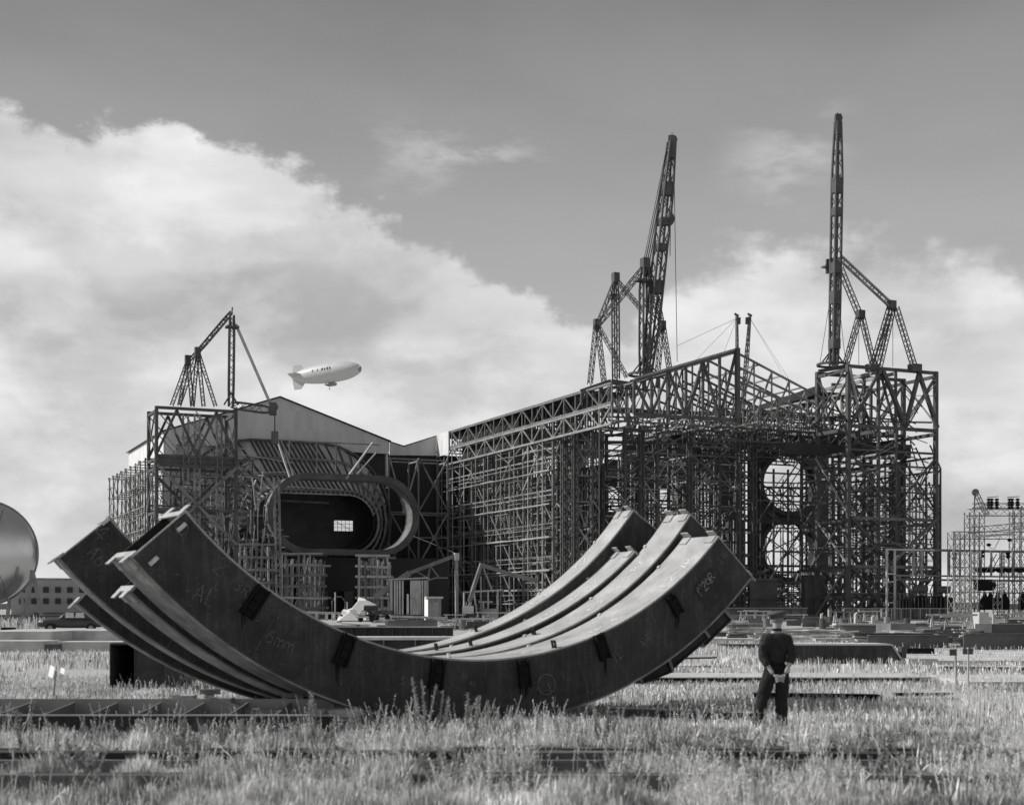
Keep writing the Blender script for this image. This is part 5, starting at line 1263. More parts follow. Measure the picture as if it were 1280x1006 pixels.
# crawler-like low crane with a sloping boom
lc = thing('boom_crane', 'low crane with a long sloping boom rising to a pole top, above the slatted shed', 'crane', at(492, 776, 222))
A = lambda x, y, d=0: at(x, y, 222+d)
b = MB(); b.bar(A(468, 746), A(512, 716), .9, .9); b.bar(A(512, 716), A(570, 694), .55, .55); b.build('boom', M_sm, lc)
for p, q in (((478, 742), (545, 722)), ((520, 714), (535, 722)), ((535, 722), (538, 707)), ((538, 707), (549, 722)), ((480, 742), (496, 752)), ((545, 722), (560, 722)), ((466, 748), (478, 772)), ((490, 735), (505, 772))):
    MB().bar(A(*p), A(*q), .2).build('strut', M_sm, lc)
MB().bar(A(571, 776), A(570.5, 692), .45).build('pole', M_slm, lc); MB().bar(A(570.5, 700), A(570.5, 691), .7).build('pole_head', M_sl, lc)
cable(lc, A(571, 692), A(517, 670, 10), .06); cable(lc, A(572, 694), A(640, 740, 5), .1)
lc2 = thing('boom_crane', 'second low crane with dark A-frame legs, right of the tall pole', 'crane', at(605, 776, 218))
A = lambda x, y, d=0: at(x, y, 218+d)
for p, q, w_ in (((602, 704), (586, 752), .5), ((602, 706), (640, 718), .6), ((602, 704), (616, 740), .2), ((640, 718), (672, 726), .6), ((601, 720), (601, 770), .22)): MB().bar(A(*p), A(*q), w_).build('boom', M_sm if w_ > .3 else M_slm, lc2)
for p, q in (((580, 740), (628, 737)), ((580, 740), (580, 776)), ((592, 740), (597, 770)), ((610, 739), (610, 774)), ((622, 738), (622, 774)), ((583, 762), (592, 742)), ((598, 752), (616, 752)), ((604, 770), (604, 752))): MB().bar(A(*p), A(*q), .22).build('frame_bar', M_sl, lc2)
MB().box(A(585, 764), (1.7, 1.5, 1.7)).build('cab', M_white, lc2); MB().box(A(586, 771), (2.6, 2.5, 1.0)).build('base', M_sd, lc2)
MB().box(A(612, 767), (2.4, 1.5, 1.6)).build('engine_housing', M_slm, lc2)
for x in (582, 588): MB().bar(A(x, 760), A(x+1, 752), .12).build('cab_post', M_sl, lc2)
# low timber dock behind the truck
dk = thing('timber_dock', 'long low pale timber dock under the hall, left of the truck', 'dock', at(430, 776, 214)); A = lambda x, y, d=0: at(x, y, 214+d)
MB().bar(A(378, 765), A(450, 767), .5, .35).build('deck', M_wood, dk); 
for x in (384, 396, 408, 417, 424, 433, 444): MB().bar(A(x, 776), A(x, 767), random.choice((.4, .9, .6)), .3, ).build('post', M_conc, dk)
for x in (419, 434, 455): MB().bar(A(x, 768), A(x, random.choice((740, 752))), .14).build('rail_post', M_sl, dk)
dk = thing('timber_dock', 'low pale timber dock running in front of the slatted shed', 'dock', at(505, 778, 200)); A = lambda x, y, d=0: at(x, y, 200+d)
MB().bar(A(482, 770), A(556, 772), .6, .3).build('deck', M_wood, dk)
for x in lin(484, 552, 12): MB().bar(A(x, 777), A(x, 771), .25, .3).build('post', M_sm, dk)

# ------------------------------------------------------------------ scattered steel and lumber on the open yard
def slab(name, px0, px1, yt, yb, m, label, cat, depth=1.0, rot=0, n=1, group=None, gap=.02, bevel=0, lift=0, skew=0):
    D = 1800*1.8/(yb-760); w_ = (px1-px0)/1800*D; h_ = max(.03, (yb-yt)/1800*D); cx = (px0+px1)/2; p = at(cx, yb, D)
    b = MB(); hh = (h_-gap*(n-1))/n
    for k in range(n):
        j = .04*w_ if n > 1 else 0
        b.box((p.x+random.uniform(-j, j)*.5, D+depth/2, lift+hh/2+k*(hh+gap)), (w_*(1-random.random()*.08*(n > 1)), depth*(1-.1*random.random()*(n > 1)), hh), R(rot)+random.uniform(-.02, .02)*(n > 1))
    return single(name, m, b, label, cat, group=group, bevel=bevel)
def girder(px0, px1, yt, yb, m, label, depth=.5, rot=0, flange=.05, stiff=6, mtop=None, D1=None, cat='steel girder', group=None):
    """plate girder lying on the ground: web, two flanges, stiffeners"""
    D = 1800*1.8/(yb-760); w_ = (px1-px0)/1800*D; h_ = (yb-yt)/1800*D; p = at((px0+px1)/2, yb, D)
    c = Vector((p.x, D+depth/2, 0)); r_ = thing('plate_girder', label, cat, c, group); u = Vector((math.cos(R(rot)), math.sin(R(rot)), 0)); v = Vector((-u.y, u.x, 0))
    MB().bar(c-u*w_/2+Vector((0,0,h_-flange/2)), c+u*w_/2+Vector((0,0,h_-flange/2)), depth, flange).build('top_flange', mtop or m, r_)
    MB().bar(c-u*w_/2+Vector((0,0,flange/2)), c+u*w_/2+Vector((0,0,flange/2)), depth, flange).build('bottom_flange', m, r_)
    MB().bar(c-u*w_/2+Vector((0,0,h_/2)), c+u*w_/2+Vector((0,0,h_/2)), .03, h_-2*flange-.004).build('web', m, r_)
    for k in range(stiff):
        q = c-u*w_/2+u*w_*(k+.5)/stiff; MB().box(q+Vector((0,0,h_/2))-v*(depth*.25+.008), (.03, depth*.5-.03, h_-2*flange-.004), R(rot)).build('stiffener', m, r_)
    return r_
# left pale plates
slab('steel_plate', -40, 64, 789, 803, M_conc, 'wide pale plate at the far left, upper of the tiers', 'steel plate', 9)
slab('steel_plate', 40, 172, 788, 801, M_conc, 'pale plate lying behind the low kerb slab, left of the girder nest', 'steel plate', 8)
slab('steel_plate', -40, 54, 801, 815, M_conc, 'pale slab with straight front face at the far left, in front of the tiers', 'concrete slab', 2.2)
slab('steel_plate', 70, 190, 802, 814, M_conc, 'pale slab behind the dark hollow box, left of the nest', 'concrete slab', 2.2)
slab('steel_block', 56, 70, 805, 816, M_sd, 'small dark steel block in the gap between the two pale slabs', 'steel block', .8)
slab('steel_block', 78, 88, 805, 812, M_black, 'tiny black opening block right of the gap between the pale slabs', 'steel block', 2.25)
slab('winch', 1, 15, 784, 796, M_black, 'small black winch box on the wide pale plate at the far left', 'winch', .8, n=3)
slab('steel_beam', 0, 30, 779, 782, M_black, 'thin black bar on the pale ground at the far left', 'steel beam', .6)
# far debris: long members between the girder nest and the shed
girder(398, 566, 783, 797, M_sd, 'long dark plate girder just beyond the dip of the girder nest', 1.2, 0, .06, 10, M_slm)
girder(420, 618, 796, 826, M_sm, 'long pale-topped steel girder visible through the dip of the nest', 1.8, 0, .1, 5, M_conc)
slab('steel_beam', 640, 700, 779, 786, M_sd, 'dark beam stack seen between nest bands and low crane', 'steel beam', 1.5, n=2)
kinds = [('plank_pile', M_wood, 'plank pile'), ('steel_beam', M_sd, 'steel beam'), ('steel_plate', M_conc, 'steel plate'), ('steel_channel', M_sm, 'steel channel')]
def scatter(n, px0, px1, yb0, yb1, seed, where, grp):
    rs = random.Random(seed); cnt = {}
    for i in range(n):
        k = rs.choice(kinds); yb = yb0+(yb1-yb0)*rs.random()**1.3; D = 1800*1.8/(yb-760)
        px_ = rs.uniform(px0, px1); w_ = rs.uniform(.6, 4.5) if k[0] != 'plank_pile' else rs.uniform(1.5, 5); h_ = rs.uniform(.1, .4) if rs.random() < .6 else rs.uniform(.4, .85); dp = rs.uniform(.2, 1.6)
        c = at(px_, yb, D); b = MB(); rot = rs.uniform(-.5, .5)
        if k[0] == 'plank_pile':
            for q in range(rs.randint(5, 14)): b.box((c.x+rs.uniform(-.4,.4), c.y+rs.uniform(-.6,.6), .04+.09*(q//2)), (w_*rs.uniform(.5,1), .18, .06), rot+rs.uniform(-.35,.35), (0, rs.uniform(-.06,.06)))
        elif k[0] == 'steel_beam':
            u = Vector((math.cos(rot), math.sin(rot), 0)); b.ibeam(c-u*w_/2+Vector((0,0,h_/2-c.z)), c+u*w_/2+Vector((0,0,h_/2-c.z)), h_*.7, h_, t=.03)
        elif k[0] == 'steel_channel':
            u = Vector((math.cos(rot), math.sin(rot), 0)); o = Vector((0,0,h_/2-c.z)); b.bar(c-u*w_/2+o, c+u*w_/2+o, .03, h_-.061); 
            for s_ in (-1, 1): b.bar(c-u*w_/2+o+Vector((0,-.12,s_*(h_/2-.015))), c+u*w_/2+o+Vector((0,-.12,s_*(h_/2-.015))), .25, .03)
        else:
            b.box((c.x, c.y, .05), (w_, dp, .06), rot, (rs.uniform(-.04,.04), rs.uniform(-.03,.03))); b.box((c.x+w_*.2, c.y-.1, .13), (w_*.6, dp*.7, .05), rot+.1)
        single(k[0], k[1], b, 'small %s lying %s' % (k[2], where), k[2], group='%ss %s' % (k[2], grp))
scatter(36, 560, 700, 774, 797, 3, 'on pale ground between the shed and the nest', 'between the shed and the nest')
scatter(70, 905, 1060, 774, 803, 4, 'on the yard beyond the standing man', 'beyond the man')
scatter(90, 1060, 1300, 775, 812, 5, 'among yard debris right of the man', 'right of the man')
scatter(14, -20, 140, 772, 784, 6, 'at the far left beyond the pale slabs', 'at the far left')
scatter(22, 420, 560, 774, 790, 8, 'in front of the timber docks', 'by the docks')
# trestles, drums and propped bars that break up the skyline of the yard
rs = random.Random(77)
for i in range(26):
    yb = 775+rs.random()**1.5*18; D = 1800*1.8/(yb-760); px_ = rs.uniform(905, 1290) if i > 6 else rs.uniform(560, 660); c = at(px_, yb, D); c.z = 0; h_ = rs.uniform(.7, 1.5); w_ = rs.uniform(1.2, 3)
    r_ = thing('sawhorse', 'small splay-legged trestle carrying bars, in the far yard', 'trestle', c, 'splay-legged trestles across the yard')
    for s_ in (-1, 1):
        for t_ in (-1, 1): MB().bar(c+Vector((s_*w_/2+t_*.25, t_*.3, 0)), c+Vector((s_*w_/2, 0, h_)), .09).build('leg', pick(M_wood, M_slm), r_)
    MB().bar(c+Vector((-w_/2-.4, 0, h_+.05)), c+Vector((w_/2+.4, 0, h_+.05)), .14).build('top_bar', pick(M_wood, M_sm, M_sl), r_)
for i in range(14):
    yb = 775+rs.random()*14; D = 1800*1.8/(yb-760); px_ = rs.uniform(900, 1200) if i > 3 else rs.uniform(570, 650); c = at(px_, yb, D); c.z = 0
    b = MB(); b.lathe([(0,.3),(.3,.3),(.31,.315),(.34,.3),(.6,.3),(.62,.315),(.65,.3),(.9,.3)], Matrix.Translation(c) @ Matrix.Rotation(R(-90), 4, 'Y'), 14)
    single('oil_drum', pick(M_sd, M_sm, M_slm), b, 'oil drum standing in the far yard among the steel', 'drum', base=c, group='oil drums in the far yard')
# named items right of the nest
slab('steel_plate', 885, 1010, 788, 792, M_conc, 'long thin pale plate behind the standing man', 'steel plate', 4)
girder(905, 975, 779, 785, M_sl, 'short pale girder left of the man\'s cap', .8, 0, .05, 6)
girder(912, 960, 768, 775, M_slm, 'distant pale girder stack under the fan wall, left', .8, 0, .05, 6)
girder(966, 1040, 771, 777, M_sm, 'distant grey girder right behind the man\'s cap', 1, 0, .08, 6)
girder(905, 1010, 759, 774.5, M_sm, 'long rack of stacked grey beams under the fan wall', 2, 0, .2, 8)
# upright pale plates and sawhorse-like frames
for i, (x0, x1, yt, yb, lab) in enumerate(((1026, 1036, 766, 779, 'small upright pale plate, first of the group right of the man\'s cap'), (1069, 1080, 765, 788, 'tall upright pale plate left of the striped pale girder'), (1090, 1101, 769, 782, 'upright pale plate at the right end of the striped pale girder'))):
    D = 1800*1.8/(yb-760); p = at((x0+x1)/2, yb, D); w_ = (x1-x0)/1800*D; h_ = (yb-yt)/1800*D; b = MB()
    b.prism([(p.x-w_/2, D, 0), (p.x-w_/4, D, 0), (p.x-w_*.2, D, h_), (p.x-w_*.45, D, h_*.9)], (0, .6, 0)); b.prism([(p.x-w_*.15, D+.3, 0), (p.x+w_/2, D+.3, 0), (p.x+w_*.1, D+.3, h_*.8)], (0, .1, 0))
    single('gusset_plate', M_sl, b, lab, 'steel plate')
girder(1044, 1108, 779, 792, M_sl, 'pale girder with dark upright stripes of stiffeners, right of the man', 1.0, 3, .12, 6, M_conc)
slab('steel_plate', 1108, 1142, 779, 797, M_sm, 'sloping dark grey plate beside the pale striped girder', 'steel plate', 2, 12)
slab('plank_pile', 1018, 1078, 798, 804, M_wood, 'row of pale planks just beyond the dark plate girder', 'plank pile', .8, n=2)
b = MB(); D = 46.8
p = lambda x, y, d=0: at(x, y, D+d)
pg = thing('plate_girder', 'large dark plate girder with a pale cut end, in the grass right of the man', 'steel girder', at(1065, 829, D))
zt = zat(806.5, D)
MB().prism([(p(992, 0).x, D, 0.02), (p(1128, 0).x, D, .02), (p(1114, 0).x, D, zt), (p(992, 0).x, D, zt)], (0, .06, 0)).build('web', M_web, pg)
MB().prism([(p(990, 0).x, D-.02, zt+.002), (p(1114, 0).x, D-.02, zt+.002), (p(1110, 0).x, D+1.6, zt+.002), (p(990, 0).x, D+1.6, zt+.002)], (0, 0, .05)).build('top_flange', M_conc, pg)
MB().prism([(p(1129, 0).x, D-.03, 0), (p(1129.5, 0).x, D+1.4, 0), (p(1115, 0).x, D+1.4, zt), (p(1114.6, 0).x, D-.03, zt)], (.05, 0, .02)).build('end_plate', M_sl, pg)
slab('steel_block', 1127, 1133, 808, 829, M_sd, 'narrow dark upright block at the pale cut end of the large girder', 'steel block', .5)
slab('steel_beam', 1134, 1168, 815, 822, M_black, 'black beam on a pale block beside the large dark girder', 'steel beam', .4, lift=.15)
slab('concrete_block', 1136, 1172, 823, 830, M_conc, 'pale block under the short black beam', 'concrete block', .8)
slab('concrete_strip', 1120, 1420, 806, 829.5, M_conc, 'broad pale concrete strip at the right edge, behind the marker stakes', 'concrete slab', 10, gap=0, lift=-.50)
# right: transformers, fences, substation
D = 214.0; A = lambda x, y, d=0: at(x, y, D+d)
for i, (x0, x1, yt, lab) in enumerate(((1121, 1139, 738, 'leftmost black transformer, partly behind the ladder frame'), (1138, 1161, 733, 'black transformer with a round drum on top, second from the left'), (1165, 1190, 734, 'third black transformer from the left, below the pale gantry'))):
    r_ = thing('transformer', lab, 'transformer', A((x0+x1)/2, 775), 'black transformers'); zt = zat(yt, D)
    c = A((x0+x1)/2, 760); MB().lathe([(.2, (x1-x0)/2/1800*D*.95), (zt*.7, (x1-x0)/2/1800*D*.95), (zt*.72, .8)], Matrix.Translation((c.x, c.y, 0)) @ Matrix.Rotation(R(-90), 4, 'Y'), 16).build('tank', M_black, r_)
    for k in range(9):
        a_ = math.pi+math.pi*k/8; rr = (x1-x0)/2/1800*D*1.02; MB().box((c.x+rr*math.cos(a_), c.y+rr*math.sin(a_), zt*.38), (.12, .3, zt*.6), a_+math.pi/2).build('cooling_fin', M_sd, r_)
    if i: MB().lathe([(-1.1,.2),(-1,.55),(1,.55),(1.1,.2)], Matrix.Translation((c.x, c.y-.5, zt*.93)), 12).build('conservator', M_sd, r_)
    for k in (-.6, 0, .6): MB().lathe([(zt*.7,.14),(zt*.74,.2),(zt*.78,.1),(zt*.82,.18),(zt*.9,.06)], Matrix.Translation((c.x+k, c.y, 0)) @ Matrix.Rotation(R(-90), 4, 'Y'), 8).build('bushing', M_sm, r_)
gt = thing('gantry', 'pale ladder-like gantry with a long top beam, before the right tower foot', 'gantry', A(1114, 776)); P = Parts(gt)
for x in (1108.5, 1118.5): P.add('post', M_sl, MB().bar(A(x, 776), A(x, 686), .26), 10)
for y in (717, 727, 753): P.add('rung', M_sl, MB().bar(A(1108.5, y), A(1118.5, y), .2), 5)
P.add('beam', M_sl, MB().bar(A(1108, 686.5), A(1168, 687.5), .35, .25), 20); P.add('beam', M_sm, MB().bar(A(1168, 687.5, 1), A(1300, 690, 4), .4, .35), 20); P.add('beam', M_sm, MB().bar(A(1118, 719), A(1300, 721, 3), .3, .25), 20); P.add('beam', M_sm, MB().bar(A(1120, 724, 2), A(1300, 726, 5), .3, .3), 20)
for x in (1142, 1152, 1186.5, 1200, 1226, 1252, 1239, 1266, 1290): P.add('post', M_slm if x < 1160 else M_sm, MB().bar(A(x, 688), A(x, 720), .24), 6)
P.add('brace', M_slm, MB().bar(A(1144, 716), A(1151, 690), .12), 3)
for x in (1232, 1238): P.add('brace', M_sm, MB().bar(A(x, 715), A(x+14, 692), .12), 3)
P.flush()
ss = thing('substation', 'pale lattice substation gantries with stacked insulators, right edge of the picture', 'substation', A(1240, 774)); P = Parts(ss)
def tower(x, ytop, w_, d=0, m=M_slm, yb=775):
    b = MB(); lattice(b, A(x, yb, d), A(x, ytop, d), w_, w_*1.2, .1, .06); P.add('lattice_column', m, b, 10)
for x, y, w_, d in ((1192, 665, 1.2, 0), (1200, 667, 1.0, 8), (1212, 640, 1.1, 6), (1224, 640, 1.1, 6), (1214, 688, 1.2, -8), (1193, 722, 1.3, -10), (1206, 722, 1.1, -10), (1275, 636, 1.5, 6), (1268, 640, 1.1, 12), (1284, 632, 1.2, 12), (1255, 688, .9, 10), (1247, 724, .9, 0)): tower(x, y, w_, d)
def hb(x0, x1, y, w_, d=6, m=M_slm, y2=None): b = MB(); lattice(b, A(x0, y, d), A(x1, y2 or y, d), w_, w_*1.2, .1, .06); P.add('lattice_beam', m, b, 10)
hb(1210, 1300, 640.5, 1.0); hb(1190, 1300, 669, 1.1, 4); hb(1210, 1300, 663, .9, 14, M_sm, 655); hb(1216, 1300, 632, .7, 12, M_slm)
P.add('busbar', M_sl, MB().bar(A(1214, 671), A(1268, 667), .35), 5)
P.add('beam', M_sm, MB().bar(A(1190, 709), A(1300, 709), .18), 5); P.add('beam', M_sm, MB().bar(A(1190, 740), A(1300, 741), .18), 5)
for x in (1236, 1239.5, 1246, 1262, 1265, 1272):
    prof = []
    for k in range(4): prof += [(k*.42, .12), (k*.42+.1, .36), (k*.42+.3, .3), (k*.42+.36, .12)]
    b = MB().lathe(prof, Matrix.Translation(A(x, 636, 6)) @ Matrix.Rotation(R(-90), 4, 'Y'), 8); P.add('insulator', M_black, b, 5)
for x0, x1 in ((1234, 1248), (1259, 1274)): P.add('busbar', M_sm, MB().bar(A(x0, 621.5, 6), A(x1, 620.5, 6), .12), 4)
for x, y in ((1228, 697), (1228, 692), (1260, 698), (1260, 694), (1193, 694), (1193, 700), (1236, 683), (1262, 677)):
    P.add('insulator', M_black, MB().lathe([(0,.1),(.15,.35),(.4,.35),(.5,.1)], Matrix.Translation(A(x, y, 2)) @ Matrix.Rotation(R(-90), 4, 'Y'), 8), 4)
for x, w_ in ((1226, 1), (1232, 1.3), (1238, 1.6), (1251, 1.8), (1262, 1.0), (1275, 1.3)):
    P.add('switch_head', M_black, MB().lathe([(-.8,.2),(-.5,.42),(.5,.42),(.8,.2)], Matrix.Translation(A(x, 712, 3)), 8), 4)
for x in (1231, 1247, 1256, 1279, 1238): P.add('breaker', M_black, MB().lathe([(0,.7),(1.6,.75),(2.0,.4),(2.8,.15)], Matrix.Translation(A(x, 762, 6)) @ Matrix.Rotation(R(-90), 4, 'Y'), 10), 4)
b = MB().lathe([(-1.6,.5),(-1,.9),(1.2,.9),(1.6,.4)], Matrix.Translation(A(1231, 731, 1)), 10); P.add('conservator', M_black, b, 4)
for x0, y0, x1, y1 in ((1238, 690, 1252, 705), (1250, 672, 1236, 684), (1190, 690, 1205, 705)): P.add('cable', M_cable, MB().tube([A(x0, y0), A((x0+x1)/2, max(y0, y1)+2), A(x1, y1)], .05, 4), 1)
P.flush()
fc_ = thing('far_crane', 'small distant crane boom above the left corner of the substation', 'crane', A(1232, 640, 40))
lat(fc_, 'boom', A(1234, 645, 40), A(1220, 616, 40), .9, M_slm); cable(fc_, A(1218.5, 615, 40), A(1218, 640, 40), .12); MB().lathe([(-.3,.6),(.3,.6)], Matrix.Translation(A(1219, 615, 40)) @ Matrix.Rotation(R(90), 4, 'Z'), 10).build('sheave', M_sm, fc_)
fn_ = thing('wire_fence', 'long thin wire fence in front of the black transformers', 'fence', at(1150, 776, 205)); A = lambda x, y, d=0: at(x, y, 205+d)
for x in lin(1055, 1210, 14): MB().bar(A(x, 776), A(x, 760), .09).build('post', M_slm, fn_)
MB().bar(A(1055, 760.3), A(1210, 760.3), .07).build('rail', M_sl, fn_)
b = MB()
for k in range(150):
    x = 1055+155*k/150; b.bar(A(x, 776), A(x+3.2, 760.5), .012, caps=False); b.bar(A(x+3.2, 776), A(x, 760.5), .012, caps=False)
b.build('mesh', M_sm, fn_)
# earth mound at the right with a low handrail
b = MB(); nxm, nym = 40, 10; vs = []
for j in range(nym+1):
    for i in range(nxm+1):
        u, v = i/nxm, j/nym; x = 42+u*48; y = 130+v*34
        vs.append((x, y, -.05+max(0, 1.95*math.sin(math.pi*v)*min(1, u*2.6)**1.2*(.86+.14*math.sin(i*1.3+j)*math.cos(j*.9+i*.4)))))
b.add(vs, [(j*(nxm+1)+i, j*(nxm+1)+i+1, (j+1)*(nxm+1)+i+1, (j+1)*(nxm+1)+i) for j in range(nym) for i in range(nxm)])
struct('earth_mound', M_dirt, b, smooth=True)
D = 96.0; A = lambda x, y, d=0: at(x, y, D+d)
b = MB(); b.bar(A(1241.5, 799), A(1241.5, 767.5), .12); single('white_post', M_sl, b, 'white post, the nearer of two posts holding a rail at the right edge', 'post')
b = MB(); b.bar(A(1259.5, 797), A(1259.5, 768), .1); b.bar(A(1242.5, 768.5), A(1259.4, 768.5), .06); single('rail_post', M_sm, b, 'grey post with a thin rail, right of the white post', 'post')
slab('concrete_block', 1224, 1236, 765, 790, M_conc, 'pale square block standing on the earth mound', 'concrete block', 1.5, lift=0)
slab('trench_box', 1240, 1330, 780, 802, M_sd, 'dark open-sided frame box at the right edge', 'steel box', 3, n=2)
slab('steel_plate', 1158, 1208, 783, 791, M_sd, 'dark flat plate before the wire fence', 'steel plate', 2)
slab('rubble_heap', 1118, 1143, 788, 798, M_conc, 'small pale rubble heap left of the mound', 'rubble', 1.2, n=3)
# ------------------------------------------------------------------ near ground: girders and beams in the grass
# hollow box end, left of the nest
hb_ = thing('hollow_box', 'dark hollow steel box with open end, beside the nest at the left', 'steel box', at(172, 866, 30.6))
D = 30.6; X = lambda px: (px-640)/1800*D
z1 = 1.02
for nm, (x0, x1, y0, y1, za, zb) in {'side_plate': (X(137), X(138.2), D, D+3, .06, z1), 'middle_plate': (X(167.5), X(169.2), D, D+3, .06, z1), 'far_plate': (X(204), X(205.5), D, D+3, .06, z1), 'top_plate': (X(137), X(205.5), D+.02, D+3, z1+.002, z1+.04), 'rear_plate': (X(138.3), X(167.4), D+2.9, D+2.95, .06, z1-.01), 'front_plate': (X(169.3), X(203.9), D+.02, D+.05, .06, z1-.01), 'sill': (X(137), X(205.5), D-.05, D+3, .0, .055)}.items():
    MB().box(((x0+x1)/2, (y0+y1)/2, (za+zb)/2), (x1-x0, y1-y0, zb-za)).build(nm, M_inside if nm != 'sill' else M_slm, hb_)
# long girder across the left foreground
D = 19.5; fg = thing('plate_girder', 'long black-faced girder across the left foreground, in front of the nest', 'steel girder', (-5.5, D, 0))
xa, xb_ = (-60-640)/1800*D-1, (424-640)/1800*D; zt = zat(893, D)
MB().box(((xa+xb_)/2, D+.012, (zt-.03)/2+.01), (xb_-xa, .024, zt-.035)).build('web', M_web, fg)
MB().box(((xa+xb_)/2, D+.0, zt-.008), (xb_-xa, .14, .016)).build('edge_flange', M_slm, fg)
MB().box(((xa+xb_)/2, D+.85, zt-.16), (xb_-xa, 1.62, .02)).build('plate', M_sm, fg)
MB().box(((xa+xb_)/2, D+1.7, zt-.02), (xb_-xa, .03, .26)).build('rear_flange', M_slm, fg)
for x in lin(xa+.2, xb_-.3, 10):
    MB().prism([(x, D+.08, zt-.149), (x+.02, D+1.66, zt-.149), (x+.02, D+1.66, zt+.06), (x+.01, D+.12, zt-.03)], (.025, 0, 0)).build('gusset', M_sm, fg)
D = 21.9
for (x0, x1, yt, yb, lab, mm) in ((215, 263, 868, 884, 'pale angular steel bracket at the girder end, under the nest left of centre', M_sl), (262, 352, 871, 895, 'flat grey plate leaning behind the foreground girder', M_slm)):
    D = 21.6 if x0 < 260 else 20.9; X = lambda px: (px-640)/1800*D; b = MB(); z0, z1 = max(.0, zat(yb+12, D)), zat(yt, D)
    b.prism([(X(x0), D, z0), (X(x1), D, z0), (X(x1), D, z0+(z1-z0)*.55), (X(x0+(x1-x0)*.5), D, z0+(z1-z0)*.6), (X(x0+6), D, z1), (X(x0), D, z1)], (0, .12, 0)); b.box((X(x0)+.15, D+.2, (z0+z1)/2), (.3, .3, (z1-z0)*.9))
    single('steel_bracket', mm, b, lab, 'steel bracket')
# crib blocks seen under the middle
D = 20.6; X = lambda px: (px-640)/1800*D
b = MB(); b.box((X(420), D, .12), (.55, .5, .24)); b.box((X(418), D, .30), (.75, .5, .1)); single('crib_block', M_wood, b, 'timber crib block just right of the foreground girder end', 'timber block', bevel=.01)
# support channels under left flank (pale cleats seen in the shade)
for x, y, Y, lab in ((262, 861, 22.6, 'short pale packing channel under the second girder'), (365, 866, 21.7, 'short pale packing channel under the front girder')):
    p = at(x, y, Y); b = MB(); b.ibeam(p-Vector((.15,.0,.04)), p+Vector((.17,0,-.04)), .1, .08, t=.015); b.box((p.x, p.y, (p.z-.05)/2), (.12, .1, p.z-.05)); single('packing_channel', M_slm, b, lab, 'packing piece')
# horizontal beams behind and right
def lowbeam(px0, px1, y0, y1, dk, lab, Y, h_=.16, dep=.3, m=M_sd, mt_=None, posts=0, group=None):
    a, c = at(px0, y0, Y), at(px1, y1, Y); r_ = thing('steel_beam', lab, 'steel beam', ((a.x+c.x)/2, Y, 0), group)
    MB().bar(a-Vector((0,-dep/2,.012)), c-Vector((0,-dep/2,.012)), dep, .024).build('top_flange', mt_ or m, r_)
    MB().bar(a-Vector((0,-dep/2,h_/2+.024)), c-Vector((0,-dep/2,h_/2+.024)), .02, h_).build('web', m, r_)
    for k in range(posts):
        p = a.lerp(c, (k+.5)/posts); MB().box((p.x, p.y+dep/2, (p.z-.03)/2), (.14, .14, p.z-.03)).build('block', M_log, r_)
    return r_
lowbeam(762, 946, 884, 892, 0, 'thin black beam in the grass between the nest and the standing man', 21.9, .1, .25, posts=4)
lowbeam(944, 1100, 866, 868, 0, 'low black beam behind the standing man\'s legs', 27, .16, .3, m=M_black, posts=4)
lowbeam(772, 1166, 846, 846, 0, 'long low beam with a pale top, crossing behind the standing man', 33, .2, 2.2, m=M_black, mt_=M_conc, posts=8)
lowbeam(1120, 1192, 866, 866, 0, 'short thin beam in the grass at the lower right', 28.5, .04, .2, m=M_black)
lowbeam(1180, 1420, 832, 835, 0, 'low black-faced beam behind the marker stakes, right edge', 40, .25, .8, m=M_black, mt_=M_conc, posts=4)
lowbeam(820, 900, 822, 820, 0, 'pale plank edge near the far bracket, left of the man', 44, .06, 1.2, m=M_woodd, mt_=M_wood)
slab('concrete_slab', 1213, 1430, 852, 861, M_conc, 'flat pale slab with dark edge at the right, nearer than the stakes', 'concrete slab', 3.6, -2)
slab('steel_plate', 885, 945, 798, 804, M_conc, 'pale plate at the grass edge left of the man', 'steel plate', 1.6)
slab('steel_plate', 900, 952, 805, 811, M_sd, 'dark plate at the grass edge left of the man', 'steel plate', .8)
# rail track with sleepers, nearest
for (Y, yy, lab) in ((15.2, 966, 'nearer-left rail'), (13.9, 988, 'x')):
    pass
tr = thing('rail_track', 'rusty rail track half buried in grass along the bottom of the picture', 'railway track', (0, 14.6, 0)); P = Parts(tr)
for Y, z in ((15.35, .17), (14.0, .17)):
    b = MB(); b.box((0, Y, z), (26, .07, .03)); b.box((0, Y, z-.07), (26, .016, .11)); b.box((0, Y, z-.135), (26, .13, .02)); P.add('rail', M_sm, b, 100)
x = -11
while x < 11:
    P.add('sleeper', M_log, MB().box((x, 14.65+random.uniform(-.1,.1), -.02), (.25, 2.5, .12), random.uniform(-.02, .02)), 10); x += random.uniform(.52, .68)
P.flush()
tr = thing('rail_track', 'second rail track, behind the nearest one and more overgrown', 'railway track', (0, 17.4, 0)); P = Parts(tr)
for Y, z in ((17.0, .14), (16.4, .13)):
    b = MB(); b.box((0, Y, z), (26, .07, .03)); b.box((0, Y, z-.07), (26, .016, .11)); P.add('rail', M_sm, b, 100)
P.flush()
CLEAR = []  # dark beams below are added for the shaded gaps beneath the rails
